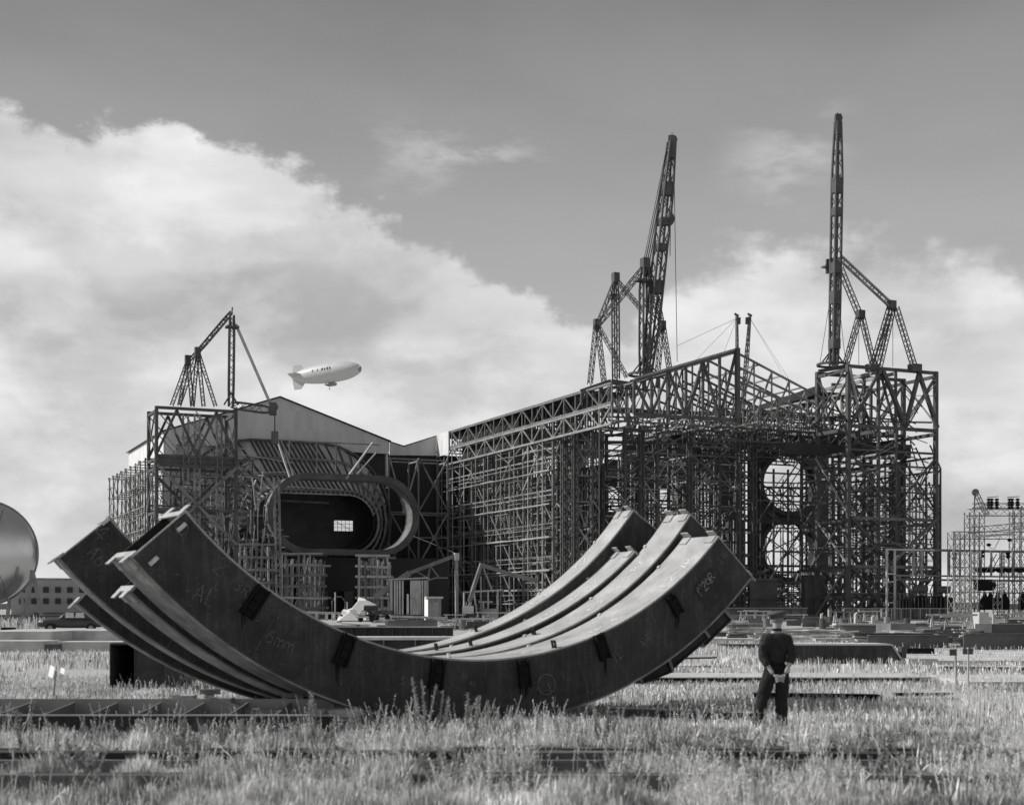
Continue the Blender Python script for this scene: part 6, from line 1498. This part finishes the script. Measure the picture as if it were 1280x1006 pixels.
for (Y, x0, x1, h_, lab) in ((15.75, -8, 8, .24, 'long dark beam standing for shaded gaps along the grass, nearer middle of the foreground'), (14.25, -8, 8, .17, 'lowest dark beam standing for shaded gaps, almost swallowed by grass along the bottom edge'), (17.1, -1.2, 8, .16, 'dark beam standing for shaded gaps in the grass just in front of the standing man')):
    r_ = thing('gap_shade_beam', lab, 'shade beam', (0, Y, 0)); x = x0; k = 0
    while x < x1:
        L_ = random.uniform(1.3, 2.9); MB().box((x+L_/2, Y+random.uniform(-.03,.03), h_/2+random.uniform(-.02,.015)), (L_-.02, .26, h_), random.uniform(-.008,.008)).build('length', M_log if k % 3 else M_woodd, r_); x += L_+random.choice((0, 0, .25)); k += 1
    CLEAR.append((Y, h_))
# marker stakes with cards
def stake(px_, ytop, ybot, Y, cards, label, m_stake, m_card, lean=0):
    r_ = thing('marker_stake', label, 'marker stake', at(px_, ybot, Y)); a = at(px_, ybot, Y); c = at(px_+lean, ytop, Y)
    a.z = 0
    MB().bar(a, c, .035).build('stake', m_stake, r_)
    for (dx, dy, w_, h_, rt) in cards:
        p = at(px_+lean+dx, ytop+dy, Y)-Vector((0, .03, 0)); u = Vector((math.cos(rt)*.66, -.75, math.sin(rt))).normalized() if m_card is M_white else Vector((math.cos(rt), 0, math.sin(rt))); v = Vector((-math.sin(rt), 0, math.cos(rt)))
        w2, h2 = w_/1800*Y/2*(1.45 if m_card is M_white else 1), h_/1800*Y/2
        MB().prism([p-u*w2-v*h2, p+u*w2-v*h2, p+u*w2+v*h2, p-u*w2+v*h2], (0, .008, 0)).build('card', m_card, r_)
stake(64, 838, 890, 24, ((-5, 1, 9.5, 14, -.2), (8, 4, 8, 15, -.2)), 'leaning stake with two white cards, in the grass at the left', M_wood, M_white, 6)
stake(1196, 811, 862, 32, ((-3, 4, 9, 8, .05),), 'thin stake with one small dark card, left of the pair', M_slm, M_sd, -2)
stake(1210, 809, 868, 31, ((-4, 5, 6, 7, 0), (3, 5, 6, 7, 0)), 'pale stake with a dark card on either side, right of the pair', M_sl, M_sd)
# tall weeds
def weed(px_, Y, h_, stems, label, seed, spread=.18, grp='tall weeds in front of the nest', lw=.02):
    rs = random.Random(seed); c = Vector(((px_-640)/1800*Y, Y, 0)); r_ = thing('weed', label, 'weed', c, grp); st = MB(); lf_ = MB()
    for s_ in range(stems):
        a = rs.uniform(-1, 1); hh = h_*rs.uniform(.6, 1) if s_ else h_; tip = c+Vector((a*spread*hh*1.6, rs.uniform(-.5,.5)*spread*hh, hh)); mid = c.lerp(tip, .5)+Vector((a*.06, 0, .03))
        st.tube([c, mid, tip], [.012, .009, .004], 5)
        nl = int(34*hh)
        for k in range(nl):
            t = .25+.75*k/nl; p = (c.lerp(mid, t*2) if t < .5 else mid.lerp(tip, t*2-1)); d = Vector((rs.uniform(-1,1), rs.uniform(-1,1), rs.uniform(.2,1.1))).normalized(); L_ = rs.uniform(.03, .075)*(1.2-t*.4); sd_ = d.cross(Vector((rs.uniform(-1,1), rs.uniform(-1,1), .3))).normalized()*lw*.5
            lf_.add([p, p+d*L_*.5+sd_, p+d*L_, p+d*L_*.5-sd_], [(0,1,2,3)])
            if t > .45:
                for q in range(3):
                    o = p+Vector((rs.uniform(-1,1), rs.uniform(-1,1), rs.uniform(-1,1)))*.022; s2 = .008
                    lf_.add([o+Vector((s2,0,0)), o+Vector((0,s2,s2)), o+Vector((-s2,0,s2*.3))], [(0,1,2)])
    st.build('stem', M_weed, r_); lf_.build('leaves', M_weed, r_)
weed(540, 17.6, .96, 7, 'tallest branching weed, before the middle of the front girder', 1, .22)
weed(520, 17.9, .85, 2, 'single leaning weed just left of the tallest one', 2, .2)
weed(459, 18.2, .55, 6, 'bushy dark weed under the third bracket of the front girder', 3, .3)
weed(592, 18.5, .72, 5, 'narrow spiky weed right of the tallest one', 4, .12)
weed(605, 18.6, .6, 6, 'low weed clump just right of the narrow spiky one', 5, .25)
weed(760, 18.9, .62, 8, 'bushy weed where the girder rises on the right', 6, .3)
weed(748, 18.6, .5, 5, 'small weed left of the right-hand bushy one', 7, .2)
weed(394, 18.0, .75, 3, 'slender weed before the left half of the front girder', 8, .1)
weed(486, 18.0, .45, 4, 'low stout weed between the bushy weed and the tallest one', 9, .2)
weed(210, 22.5, .55, 4, 'weed on the bank left of the nest, before the second girder', 10, .2)
weed(232, 17.2, .5, 4, 'weed before the foreground girder at the left', 11, .2)
weed(105, 16.8, .55, 5, 'weed before the foreground girder at the far left', 12, .25)
weed(30, 17.0, .6, 5, 'weed at the extreme left, before the foreground girder', 13, .2)
weed(330, 17.0, .55, 4, 'weed before the right half of the foreground girder', 14, .2)
weed(700, 18.4, .45, 5, 'low weed before the circle-marked part of the girder', 15, .25)
weed(960, 18.6, .5, 3, 'thin weed standing before the man\'s left leg', 16, .2)
weed(1085, 17.5, .4, 4, 'small weed in the right foreground, right of the man', 17, .2)
weed(1185, 16.0, .4, 5, 'small weed in the foreground near the lower right corner', 18, .25)
for sx, sd_ in ((145, 21), (268, 22), (640, 23), (668, 24), (720, 25), (410, 26), (300, 27), (180, 28), (60, 29), (370, 30)):
    weed(sx, 17.6 if sx < 420 else 18.7, .42, 3, 'thin dry stalk in the row of stalks before the girders', sd_, .12, 'thin dry stalks before the girders')

rw_ = random.Random(99)
for k in range(46):
    Y = rw_.uniform(13.0, 19.0); x = rw_.uniform(-30, 1310)
    weed(x, Y, rw_.uniform(.26, .5)*(1 if Y < 17.5 else .85), rw_.randint(5, 9), 'bushy grey weed standing among the pale foreground grass', 200+k, rw_.uniform(.35, .6), 'bushy weeds among the foreground grass', .042)
# ------------------------------------------------------------------ the standing man, seen from behind
MD = 20.7; MX = (970-640)/1800*MD
def skin(name, verts, edges, radii, m, parent, root=0, lv=2, extra=None):
    """continuous tapered surface grown from a joint skeleton"""
    me = bpy.data.meshes.new(name+'_t'); me.from_pydata([Vector(v)+Vector((MX, MD, 0)) for v in verts], edges, []); me.update()
    o = bpy.data.objects.new(name+'_t', me); COL.objects.link(o)
    s_ = o.modifiers.new('s', 'SKIN'); s_.use_smooth_shade = True
    if not me.skin_vertices: 
        bpy.context.view_layer.objects.active = o
    sv = me.skin_vertices[0].data
    for i, r_ in enumerate(radii):
        sv[i].radius = r_ if isinstance(r_, tuple) else (r_, r_); sv[i].use_root = (i == root)
    ss_ = o.modifiers.new('u', 'SUBSURF'); ss_.levels = lv; ss_.render_levels = lv
    dg = bpy.context.evaluated_depsgraph_get(); ev = o.evaluated_get(dg); em = ev.to_mesh()
    b = MB(); b.add([tuple(v.co) for v in em.vertices], [tuple(p.vertices) for p in em.polygons]); ev.to_mesh_clear()
    bpy.data.objects.remove(o)
    if extra: extra(b)
    if name in ('shirt', 'trousers'):                     # cloth folds
        from mathutils import noise
        out = []
        for v in b.v:
            p = Vector((v[0]*9, v[1]*9, v[2]*(16 if name == 'shirt' else 11))); k = noise.noise(p+Vector((v[2]*7, 0, v[0]*9)))*.014+noise.noise(p*2.2)*.006
            c = Vector((MX, MD, v[2])); d = (Vector(v)-c); d.z = 0; d = d.normalized() if d.length > 1e-4 else d; out.append(tuple(Vector(v)+d*k))
        b.v = out
    if m is None: return b
    return b.build(name, m, parent, smooth=True)
man = thing('person', 'man in dark work clothes and flat cap, seen from behind, hands clasped behind his back', 'person', (MX, MD, 0))
M_skin = mat('weathered_skin', .36, .7, .12, 20); M_shirt = mat('dark_work_shirt', .026, .9, .4, 9, bump=1.0, bscale=9); M_trs = mat('black_trousers', .016, .9, .3, 8, bump=1.0, bscale=8)
M_cap = mat('dark_cap_cloth', .085, .9, .3, 20); M_hair = mat('grey_hair', .2, .9, .4, 60); M_boot = mat('black_boots', .015, .6, .3, 10)
# body: head, neck, torso, arms and legs as one figure
V_ = [(0,0,.98),(0,.01,1.12),(0,.0,1.30),(0,-.005,1.43),(.015,.0,1.50),(.02,.015,1.575),(.02,.03,1.65),      # 0-6 pelvis..head
      (-.145,-.01,1.355),(-.208,-.07,1.10),(-.07,-.165,.86), (.15,-.01,1.355),(.222,-.07,1.10),(.10,-.16,.865),    # arms
      (-.10,0,.93),(-.19,.02,.52),(-.30,-.02,.10), (.10,0,.93),(.075,.03,.52),(.075,-.01,.10)]
E_ = [(0,1),(1,2),(2,3),(3,4),(4,5),(5,6),(3,7),(7,8),(8,9),(3,10),(10,11),(11,12),(0,13),(13,14),(14,15),(0,16),(16,17),(17,18)]
R_ = [(.12,.08),(.10,.07),(.11,.07),(.08,.05),(.052,.052),(.068,.08),(.072,.088),.04,.04,.03,.04,.04,.03,.075,.055,.038,.075,.055,.038]
def hands(b):
    for sg, wx in ((-1, -.07), (1, .10)):
        w_ = Vector((wx+MX, MD-.165, .862)); c = Vector((.02+MX+sg*.018, MD-.20+(.02 if sg < 0 else -.015), .80))
        q = skin('h', [w_-Vector((MX,MD,0)), w_.lerp(c, .5)-Vector((MX,MD,0)), c-Vector((MX,MD,0))], [(0,1),(1,2)], [(.026,.022),(.036,.022),(.036,.02)], None, None, lv=1); b.add(q.v, q.f)
        for k in range(4):                              # four fingers curling over the other hand
            s0 = c+Vector((-sg*.01, -.004, .028-.018*k)); s1 = s0+Vector((-sg*.038, -.012, -.010)); s2 = s1+Vector((-sg*(.026-.003*k), .004, -.010)); s3 = s2+Vector((-sg*.014, .016, -.006))
            q = skin('f', [p-Vector((MX,MD,0)) for p in (s0, s1, s2, s3)], [(0,1),(1,2),(2,3)], [.0105,.0095,.0085,.007], None, None, lv=1); b.add(q.v, q.f)
        t0 = c.lerp(w_, .45)+Vector((0, -.01, .02)); t1 = t0+Vector((-sg*.03, -.02, -.004)); t2 = t1+Vector((-sg*.028, -.004, -.012))
        q = skin('t', [p-Vector((MX,MD,0)) for p in (t0, t1, t2)], [(0,1),(1,2)], [.012,.010,.008], None, None, lv=1); b.add(q.v, q.f)
    # ears, nose, lips, eyes
    hc = Vector((MX+.02, MD+.03, 1.625))
    for s_ in (-1, 1):
        b.lathe([(-.008,.012),(0,.03),(.01,.026),(.014,.01)], Matrix.Translation(hc+Vector((s_*.078, -.0, -.01))) @ Matrix.Rotation(R(90 if s_ > 0 else 90), 4, 'Z') @ Matrix.Rotation(R(90*s_), 4, 'Z'), 10)
        b.lathe([(-.01,.004),(0,.011),(.01,.004)], Matrix.Translation(hc+Vector((s_*.03, .083, .01))) @ Matrix.Rotation(R(90), 4, 'Z'), 8)
    b.prism([hc+Vector((-.014, .08, -.02)), hc+Vector((.014, .08, -.02)), hc+Vector((0, .085, .02))], (0, .028, -.004))
    b.box(hc+Vector((0, .083, -.045)), (.045, .014, .012))
skin('body', V_, E_, R_, M_skin, man, 0, 2, hands)
# shirt with rolled sleeves
Vs = [(0,.0,.985),(0,.005,1.10),(.0,.0,1.25),(0,-.01,1.37),(.01,-.005,1.455),(-.155,-.01,1.35),(-.208,-.06,1.12),(-.14,-.13,.965),(.165,-.01,1.35),(.222,-.06,1.12),(.185,-.11,1.0)]
skin('shirt', Vs, [(0,1),(1,2),(2,3),(3,4),(3,5),(5,6),(6,7),(3,8),(8,9),(9,10)], [(.175,.125),(.172,.12),(.18,.12),(.145,.105),(.078,.075),.088,.07,.058,.088,.072,.06], M_shirt, man, 0, 3)
# trousers
skin('trousers', [(0,0,1.08),(0,.0,.95),(-.095,0,.82),(-.19,.02,.50),(-.305,-.015,.10),(.095,0,.82),(.08,.03,.50),(.08,-.005,.07)], [(0,1),(1,2),(2,3),(3,4),(1,5),(5,6),(6,7)], [(.14,.10),(.165,.13),(.118,.125),(.092,.095),(.075,.08),(.118,.125),(.098,.1),(.082,.088)], M_trs, man, 0, 2)
b = MB(); 
for k in range(24):
    t0, t1 = 2*math.pi*k/24, 2*math.pi*(k+1)/24
    b.bar((MX+.166*math.cos(t0), MD+.122*math.sin(t0), 1.035), (MX+.166*math.cos(t1), MD+.122*math.sin(t1), 1.035), .01, .035)
b.v = [(v[0], v[1], v[2]-.09) for v in b.v]; b.build('belt', M_trs, man)
for x, y in ((-.305, -.0), (.08, .01)):
    skin('boot', [(x,y-.03,.05),(x,y+.06,.045),(x+.005,y+.16,.035)], [(0,1),(1,2)], [(.05,.055),(.048,.045),(.042,.034)], M_boot, man, 0, 2)
# collar
b = MB()
for k in range(20):
    t0, t1 = 2*math.pi*k/20, 2*math.pi*(k+1)/20
    b.bar((MX+.012+.066*math.cos(t0), MD-.002+.064*math.sin(t0), 1.492), (MX+.012+.066*math.cos(t1), MD-.002+.064*math.sin(t1), 1.492), .012, .04)
b.build('collar', M_shirt, man)
# hair at the nape and the flat cap with its soft wide crown
Mh = Matrix.Translation((MX+.02, MD+.018, 1.635)) @ Matrix.Rotation(R(-90), 4, 'Y')
MB().lathe([(-.055,.045),(-.045,.068),(-.02,.082),(.02,.089),(.05,.088)], Mh @ Matrix.Scale(1.1, 4, (0,1,0)), 20).build('hair', M_hair, man, smooth=True)
Mc_ = Matrix.Translation((MX+.02, MD+.02, 1.672)) @ Matrix.Rotation(R(-90), 4, 'Y') @ Matrix.Rotation(R(-5), 4, 'Y')
MB().lathe([(-.012,.096),(.012,.100),(.030,.124),(.050,.134),(.068,.122),(.08,.08),(.084,.02)], Mc_ @ Matrix.Scale(1.1, 4), 28).build('cap', M_cap, man, smooth=True)
b = MB(); b.add([(MX+.02+.10*math.cos(t), MD+.03+.10*math.sin(t), 1.672) for t in lin(.4, 2.74, 9)]+[(MX+.02+.11*math.cos(t), MD+.05+.155*math.sin(t), 1.655) for t in lin(.4, 2.74, 9)], [(i, i+1, 10+i, 9+i) for i in range(8)])
b.build('cap_peak', M_cap, man)
# ------------------------------------------------------------------ dry grass
def value_noise(x, y, s, seed):
    r_ = np.random.default_rng(seed); T = r_.random((64, 64)); xi = x/s; yi = y/s
    x0 = np.floor(xi).astype(int); y0 = np.floor(yi).astype(int); fx = xi-x0; fy = yi-y0; fx = fx*fx*(3-2*fx); fy = fy*fy*(3-2*fy)
    g_ = lambda a, b: T[a % 64, b % 64]
    return (g_(x0,y0)*(1-fx)+g_(x0+1,y0)*fx)*(1-fy)+(g_(x0,y0+1)*(1-fx)+g_(x0+1,y0+1)*fx)*fy
def grass(name, label, n, ymin, ymax, xfun, hfun, width, dens, mats=M_grass, seed=1, lean=.35, heads=.25):
    g_ = np.random.default_rng(seed)
    y = ymin+(ymax-ymin)*g_.random(n); lim = xfun(y); x = (g_.random(n)*2-1)*lim
    # clumping
    cl = g_.random(n)*2*math.pi; rr = .05*g_.random(n); x = np.round(x/.16)*.16*0+x+rr*np.cos(cl)
    keep = g_.random(n) < dens(x, y); x, y = x[keep], y[keep]; n = len(x)
    patch = value_noise(x, y, .7, seed+5)*.6+value_noise(x, y, .23, seed+6)*.4
    h = hfun(x, y)*(.45+.75*patch)*(.55+.6*g_.random(n)); w = width*(.6+.8*g_.random(n))
    a = g_.random(n)*2*math.pi; dx, dy = np.cos(a), np.sin(a); ln = lean*g_.random(n)**1.4
    f = g_.random(n)*2*math.pi; sx, sy = np.cos(f), np.sin(f)
    hd = np.where(g_.random(n) < heads, 2.2, .35)
    P = np.zeros((n, 7, 3), dtype=np.float32)
    def lay(i, t, ww, side):
        cx = x+dx*ln*h*t*t; cy = y+dy*ln*h*t*t; cz = h*t*(1-.25*ln*t)
        P[:, i, 0] = cx+sx*ww*side; P[:, i, 1] = cy+sy*ww*side; P[:, i, 2] = cz
    lay(0, 0., w*.5, -1); lay(1, 0., w*.5, 1); lay(2, .45, w*.45, -1); lay(3, .45, w*.45, 1); lay(4, .8, w*.4*np.maximum(hd, .8), -1); lay(5, .8, w*.4*np.maximum(hd, .8), 1); lay(6, 1., 0*w, 0)
    base = (np.arange(n)*7)[:, None]
    loops = np.concatenate([base+np.array([[0,1,3,2]]), base+np.array([[2,3,5,4]]), base+np.array([[4,5,6]])], axis=1).ravel().astype(np.int32)
    tot = np.tile([4,4,3], n).astype(np.int32); start = np.concatenate([[0], np.cumsum(tot)[:-1]]).astype(np.int32)
    me = bpy.data.meshes.new(name); me.vertices.add(n*7); me.vertices.foreach_set('co', P.ravel())
    me.loops.add(len(loops)); me.loops.foreach_set('vertex_index', loops); me.polygons.add(len(tot)); me.polygons.foreach_set('loop_start', start); me.polygons.foreach_set('loop_total', tot)
    tone = np.clip((.25+1.1*g_.random(n)**1.2)*(.45+1.1*value_noise(x, y, .9, seed+9)), 0, 1.3)
    at_ = me.attributes.new('tone', 'FLOAT', 'POINT'); at_.data.foreach_set('value', np.repeat(tone, 7).astype(np.float32))
    me.update(); me.validate(); me.materials.append(mats); o = bpy.data.objects.new(name, me); COL.objects.link(o)
    tag(o, label, 'grass', kind='stuff'); return o
def seedheads(name, label, n, ymin, ymax, hlo, hhi, dens, seed, size=.011, m=M_grass):
    """thin stalks each ending in a loose feathery head of small bracts"""
    g_ = np.random.default_rng(seed); y = ymin+(ymax-ymin)*g_.random(n); x = (g_.random(n)*2-1)*(y*.4+.6)
    k_ = g_.random(n) < dens(x, y); x, y = x[k_], y[k_]; n = len(x); h = hlo+(hhi-hlo)*g_.random(n)**1.5
    lx, ly = (g_.random(n)-.5)*.5*h, (g_.random(n)-.5)*.4*h; K = 16
    P = np.zeros((n, 6+K*3, 3), np.float32); f = g_.random(n)*np.pi; sx, sy = np.cos(f)*.0028, np.sin(f)*.0028
    for i, t in enumerate((0, .55, 1)):
        for s_, j in ((-1, 0), (1, 1)):
            P[:, i*2+j, 0] = x+lx*t*t+sx*s_; P[:, i*2+j, 1] = y+ly*t*t+sy*s_; P[:, i*2+j, 2] = h*t
    for k in range(K):
        t = .62+.38*(k+g_.random(n))/K; sp = .022*(1.15-(t-.62)/.38*.8)
        c = np.stack([x+lx*t*t+(g_.random(n)-.5)*2*sp, y+ly*t*t+(g_.random(n)-.5)*2*sp, h*t], 1)
        for j in range(3): P[:, 6+k*3+j] = c+(g_.random((n, 3))-.5)*size*2.2
    base = (np.arange(n)*(6+K*3))[:, None]
    loops = np.concatenate([base+np.array([[0,1,3,2,2,3,5,4]]), base+6+np.arange(K*3)[None, :]], 1).ravel().astype(np.int32)
    tot = np.tile([4, 4]+[3]*K, n).astype(np.int32); start = np.concatenate([[0], np.cumsum(tot)[:-1]]).astype(np.int32)
    me = bpy.data.meshes.new(name); me.vertices.add(n*(6+K*3)); me.vertices.foreach_set('co', P.ravel()); me.loops.add(len(loops)); me.loops.foreach_set('vertex_index', loops)
    me.polygons.add(len(tot)); me.polygons.foreach_set('loop_start', start); me.polygons.foreach_set('loop_total', tot)
    at_ = me.attributes.new('tone', 'FLOAT', 'POINT'); at_.data.foreach_set('value', np.repeat(.5+.7*g_.random(n), 6+K*3).astype(np.float32))
    me.update(); me.validate(); me.materials.append(m); o = bpy.data.objects.new(name, me); COL.objects.link(o); tag(o, label, 'grass', kind='stuff')
cl_ = lambda s, a, k: (lambda x, y: np.clip((value_noise(x, y, s, 101+int(s*10))-a)*k, 0, 1))
one = lambda x, y: np.ones_like(x)
def gapmask(x, y):
    """0 where grass is trodden down in front of the shade beams, 1 elsewhere"""
    k = np.ones_like(x)
    for k_, (Y, h_) in enumerate(CLEAR):
        gap = value_noise(x, x*0, .42, 91+k_)*.6+value_noise(x, x*0, 1.7, 95+k_)*.4
        k = np.where((y > Y-1.5) & (y < Y+.15), np.clip((.64-gap)*8, 0.05, 1), k)
    return k
def free(x, y):
    """1 where grass may stand"""
    d = np.ones_like(x)
    for k_, (Y, h_) in enumerate(CLEAR):
        gap = value_noise(x, x*0, .42, 91+k_)*.6+value_noise(x, x*0, 1.7, 95+k_)*.4
        d = np.where((y > Y-1.25) & (y < Y+.15), d*np.clip(.08+(.62-gap)*7, .08, 1), d)
    # trodden, thin patches between thick tussocks
    t_ = value_noise(x, y*.6, .45, 61)*.55+value_noise(x, y, 1.6, 62)*.45
    d = d*np.clip((t_-.34)*5.5, .05, 1)
    return d
grass('grass', 'dense pale dry grass filling the whole foreground', 620000, 11.5, 19.3, lambda y: y*.40+.6, lambda x, y: (.10+.34*value_noise(x, y, .38, 77)**1.5)*(.45+.55*gapmask(x, y))*np.where((x < -2.2) & (y > 17.6), .75, 1), .0062, free, seed=1, heads=.35)
grass('grass', 'tall coarse straw stalks standing out of the foreground grass', 16000, 12.0, 18.6, lambda y: y*.40+.6, lambda x, y: .46+0*x, .0085, lambda x, y: np.clip((value_noise(x, y, .7, 71)-.35)*2.2, 0, 1)*gapmask(x, y)*np.where((x < -2.2) & (y > 17), .3, 1), seed=8, lean=.8, heads=.5)
grass('grass', 'taller seeding grass along the foot of the girders', 60000, 17.0, 20.6, lambda y: y*.40+.6, lambda x, y: np.where(x > 2.2, .20, np.where(x < -2.2, .2, .3)), .008, lambda x, y: np.where((y > 19.3) & (x < -2.2), 0, 1)*np.clip((value_noise(x, y, .6, 33)-.3)*2.4, 0, 1), seed=2, heads=.6)
def mid(x, y):
    px_ = 640+1800*x/y; m_ = value_noise(x, y, 2.2, 41)
    d = np.clip(m_*1.5-.15, 0, 1)
    d = np.where((px_ > 215) & (px_ < 700), d*.35, d)
    d = np.where((px_ > 1190) & (y > 22) & (y < 31), d*.15, d)
    d = np.where((px_ < 215) & (y > 22), np.clip(d+.3, 0, 1), d)
    return d
grass('grass', 'patchy dry grass round the standing man and behind the nest', 150000, 20.6, 36, lambda y: y*.40+.6, lambda x, y: .20+0*x, .013, mid, seed=3)
def far_(x, y):
    px_ = 640+1800*x/y; d = np.clip(value_noise(x, y, 4, 51)*2-.55, 0, 1)
    d = np.where((px_ > 140) & (px_ < 820), d*.25, d); d = np.where((px_ < 210) & (y > 57), 0, d); d = np.where((px_ > 1120) & (y > 45), d*.2, d)
    return d
grass('grass', 'thin dry grass tufts across the middle of the yard', 90000, 36, 84, lambda y: y*.40+.6, lambda x, y: .28+0*x, .022, far_, seed=4)
def fl(x, y): 
    px_ = 640+1800*x/y; return np.where((px_ < 64), 1., .0)
grass('grass', 'tall dark grass bank below the storage tank', 9000, 118, 135, lambda y: y*.40, lambda x, y: 1.15+0*x, .07, fl, seed=5)

seedheads('grass', 'feathery seeding grass stalks scattered over the foreground', 17000, 12.2, 18.6, .2, .46, lambda x, y: gapmask(x, y)*np.where((x < -2.2) & (y > 17.2), .35, 1)*cl_(.6, .35, 2.2)(x, y), 11)
seedheads('grass', 'tall feathery stalks in front of the black-faced girder and the arc feet', 3000, 17.4, 19.3, .25, .66, lambda x, y: np.where(x > 2.3, .3, np.where(x < -2.2, .35, 1))*cl_(.45, .5, 4)(x, y), 12)
seedheads('grass', 'feathery stalks round the standing man and behind him', 9000, 20.5, 34, .2, .42, cl_(1.1, .4, 3), 13, .013)
